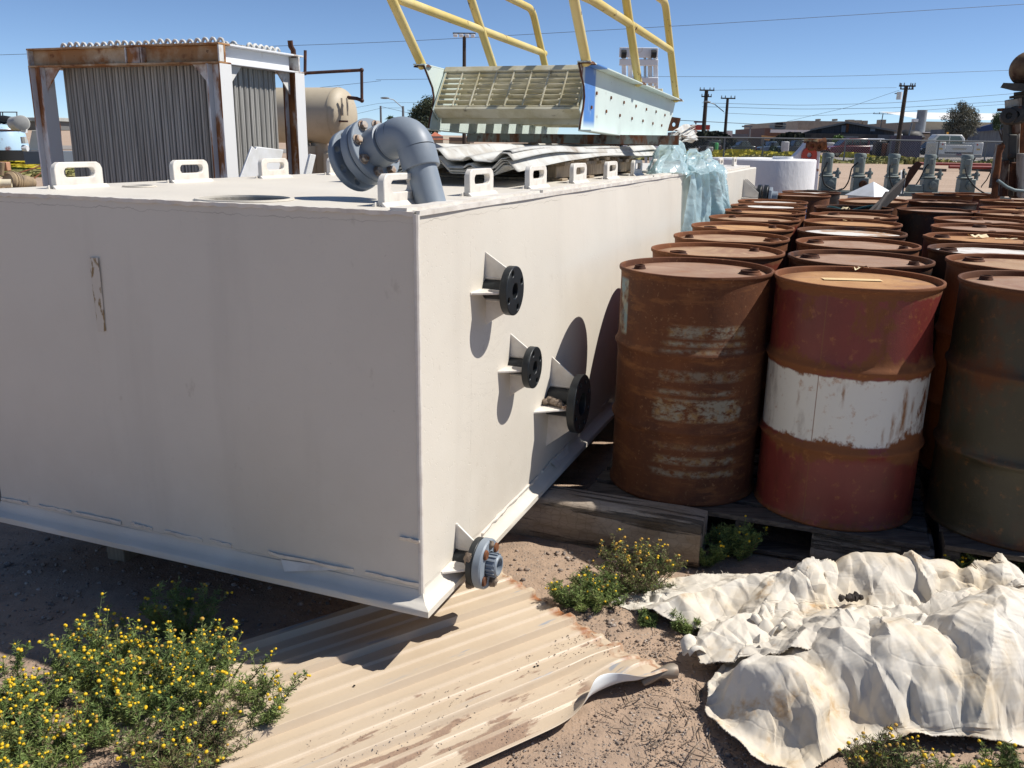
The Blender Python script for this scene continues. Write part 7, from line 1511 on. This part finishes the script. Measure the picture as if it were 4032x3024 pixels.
def weed(label, x, y, nst, h, spread, nflow, seed, dry=0.0, lean=(0, 0), leafn=64, fr_=(.0030, .0054), group='yellow-flowered weeds', dryflow=.12):
    h *= .90; rg = np.random.default_rng(seed); w = thing('weed', label, 'weed', (x, y, 0), group); stems = MB(); LV, tips = [], []
    for k in range(nst):
        a = rg.uniform(0, 2*math.pi); sp = spread*math.sqrt(rg.random()); bx, by = x+.35*sp*math.cos(a), y+.35*sp*math.sin(a)*.8; hh = h*rg.uniform(.45, 1.0)*(1-.45*(sp/spread)**2)
        e = np.array([x+sp*math.cos(a)+lean[0]*hh, y+sp*math.sin(a)*.8+lean[1]*hh, hh]); b_ = np.array([bx, by, -.01]); mid_ = b_*.5+e*.5+np.array([rg.normal(0, .02), rg.normal(0, .02), .10*hh])
        t = np.linspace(0, 1, 7)[:, None]; C = (1-t)**2*b_+2*t*(1-t)*mid_+t*t*e; stems.tube(C, np.linspace(.0017, .0009, 7), 4, False); tips.append((e, C[-1]-C[-2]))
        curves = [(C, hh)]
        for q in range(rg.integers(2, 5)):
            i = rg.integers(2, 6); d = nrm(np.array([rg.normal(), rg.normal(), .9+.5*rg.random()])); L = h*rg.uniform(.14, .36); p = C[i]; C2 = np.array([p, p+d*L*.5+rg.normal(size=3)*.008, p+d*L+[0, 0, .01]]); stems.tube(C2, [.0011, .0009, .0007], 4, False); tips.append((C2[-1], d)); curves.append((C2, hh))
        for C_, _ in curves:
            n = leafn if len(C_) > 3 else leafn//3; tt = rg.random(n)*(len(C_)-1.01); i = tt.astype(int); f = (tt-i)[:, None]; p = C_[i]*(1-f)+C_[i+1]*f
            d = rg.normal(size=(n, 3)); d[:, 2] = np.abs(d[:, 2])*.6+.1; d /= np.linalg.norm(d, axis=1)[:, None]; L = rg.uniform(.007, .019, (n, 1))
            for z_ in (-.5, 0, .5):      # each feather leaf is three thin lobes
                dd = d+z_*np.cross(d, rg.normal(size=(n, 3)))*.9; dd /= np.linalg.norm(dd, axis=1)[:, None]; s_ = np.cross(dd, rg.normal(size=(n, 3))); s_ /= np.linalg.norm(s_, axis=1)[:, None]; s_ *= .0010; o_ = p+d*L*.25*(z_+.5)
                LV.append(np.stack([o_, o_+dd*L*.55+s_, o_+dd*L, o_+dd*L*.55-s_], 1))
    LV = np.concatenate(LV).reshape(-1, 3); LV[:, 2] = np.maximum(LV[:, 2], .001)
    me = fast_mesh('leaves', LV, np.arange(len(LV)).reshape(-1, 4), (rg.random(len(LV)//4) < dry).astype(int)); o = link('leaves', me, [GREENS, DRYS], w); o['kind'] = 'stuff'
    stems.build('stems', STEMD if dry > .5 else STEMM, w)
    order = rg.permutation(len(tips)); hi = sorted(order[:max(nflow*2, 1)], key=lambda i: -tips[i][0][2])
    for i in hi[:nflow]:
        e, d = tips[i]
        for c in range(1 if rg.random() < .72 else 2):
            o = link('flower', FLOWER, FLD if rg.random() < dryflow else FLW, w, own=True, local=True); r = rg.uniform(*fr_); o.scale = (r, r, r); o.location = Vector(e+nrm(d)*r*.6+rg.normal(size=3)*(.006 if c else .0))-Vector((x, y, 0)); o.rotation_euler = (rg.normal()*.4, rg.normal()*.4, 0)
    return w
weed('tallest flowering weed at the middle of the left clump, beside the tan panel', -0.83, 2.06, 46, .245, .20, 108, 21, .05)
weed('bushy flowering weed behind the left clump, its back half in tank shade', -1.10, 2.12, 44, .25, .20, 98, 22, .04)
weed('flowering weed in the centre of the left clump', -0.97, 1.92, 46, .21, .19, 101, 23, .10)
weed('flowering weed low at the far left edge of the clump', -1.30, 1.98, 40, .21, .20, 77, 24, .04)
weed('green flowering weed in the bottom left corner', -1.19, 1.80, 40, .17, .17, 73, 25, .06)
weed('half dried brownish weed between the left clump and tan panel', -0.77, 1.80, 40, .15, .17, 35, 26, .55)
weed('small weed at the bottom centre of the left clump', -1.14, 1.72, 26, .12, .15, 42, 27, .2)
weed('stray flowering sprigs leaning out over the tan panel', -0.67, 1.98, 11, .17, .12, 20, 28, .1, (.5, 0))
weed('short leafy weed at the left frame edge with few flowers', -1.30, 1.90, 24, .18, .13, 16, 29, .0)
weed('dark leafy weed standing in the tank shade behind the left clump', -1.02, 2.40, 22, .20, .16, 16, 30, .0)
weed('green flowering weed beside the right end of the tan panel', .27, 2.61, 48, .12, .145, 30, 31, .10)
weed('drying ochre-flowered weed against the railway timber', .44, 2.74, 40, .20, .17, 60, 32, .6, dryflow=.6)
weed('dried ochre-headed weed in front of the tarpaulin at the bottom right', .865, 1.72, 30, .20, .12, 40, 33, .55, (.2, .1), dryflow=.55)
weed('low yellow-flowered weed in the bottom right corner', 1.06, 1.70, 20, .14, .14, 24, 34, .2)
weed('weed with few flowers at the right end of the bottom edge', 1.24, 1.76, 20, .13, .12, 16, 35, .1)
weed('dark weed in the shade under the front pallet', .84, 2.98, 24, .15, .13, 12, 36, .0)
weed('small weed between the railway timber and front pallet', .72, 2.92, 10, .10, .07, 5, 37, .0)
weed('weed in deep shade below the olive drum', 1.62, 2.72, 24, .18, .16, 16, 38, .0)
weed('weed in the shade at the right edge behind the tarpaulin', 1.86, 2.74, 22, .20, .14, 14, 39, .0)
weed('tiny green weed under the left tongue of the tarpaulin', .56, 2.46, 9, .06, .06, 0, 40, .0)
weed('tiny green weed between panel end and tarpaulin', .43, 2.50, 6, .05, .04, 1, 41, .1)
# broad-leaved seedling against the timber
bl = thing('broadleaf_weed', 'small broad-leaved seedling in the shade of the railway timber', 'weed', (.56, 2.87, 0)); rg_ = np.random.default_rng(5)
for k in range(6):
    a = rg_.uniform(0, 6.3); d = np.array([math.cos(a), math.sin(a), 1.0+.5*rg_.random()]); d = nrm(d)*rg_.uniform(.06, .10); s_ = nrm(np.cross(d, UP))*.012; p = np.array([.56, 2.87, .0])
    MB().grid(np.array([[p+d*t+s_*w_*math.sin(math.pi*min(1, t+.08))-UP*.03*t*t for w_ in (-1, 0, 1)] for t in np.linspace(0, 1, 7)])).build('leaf', mat('broad_green_leaf', (.05, .11, .03), [], .5), bl)
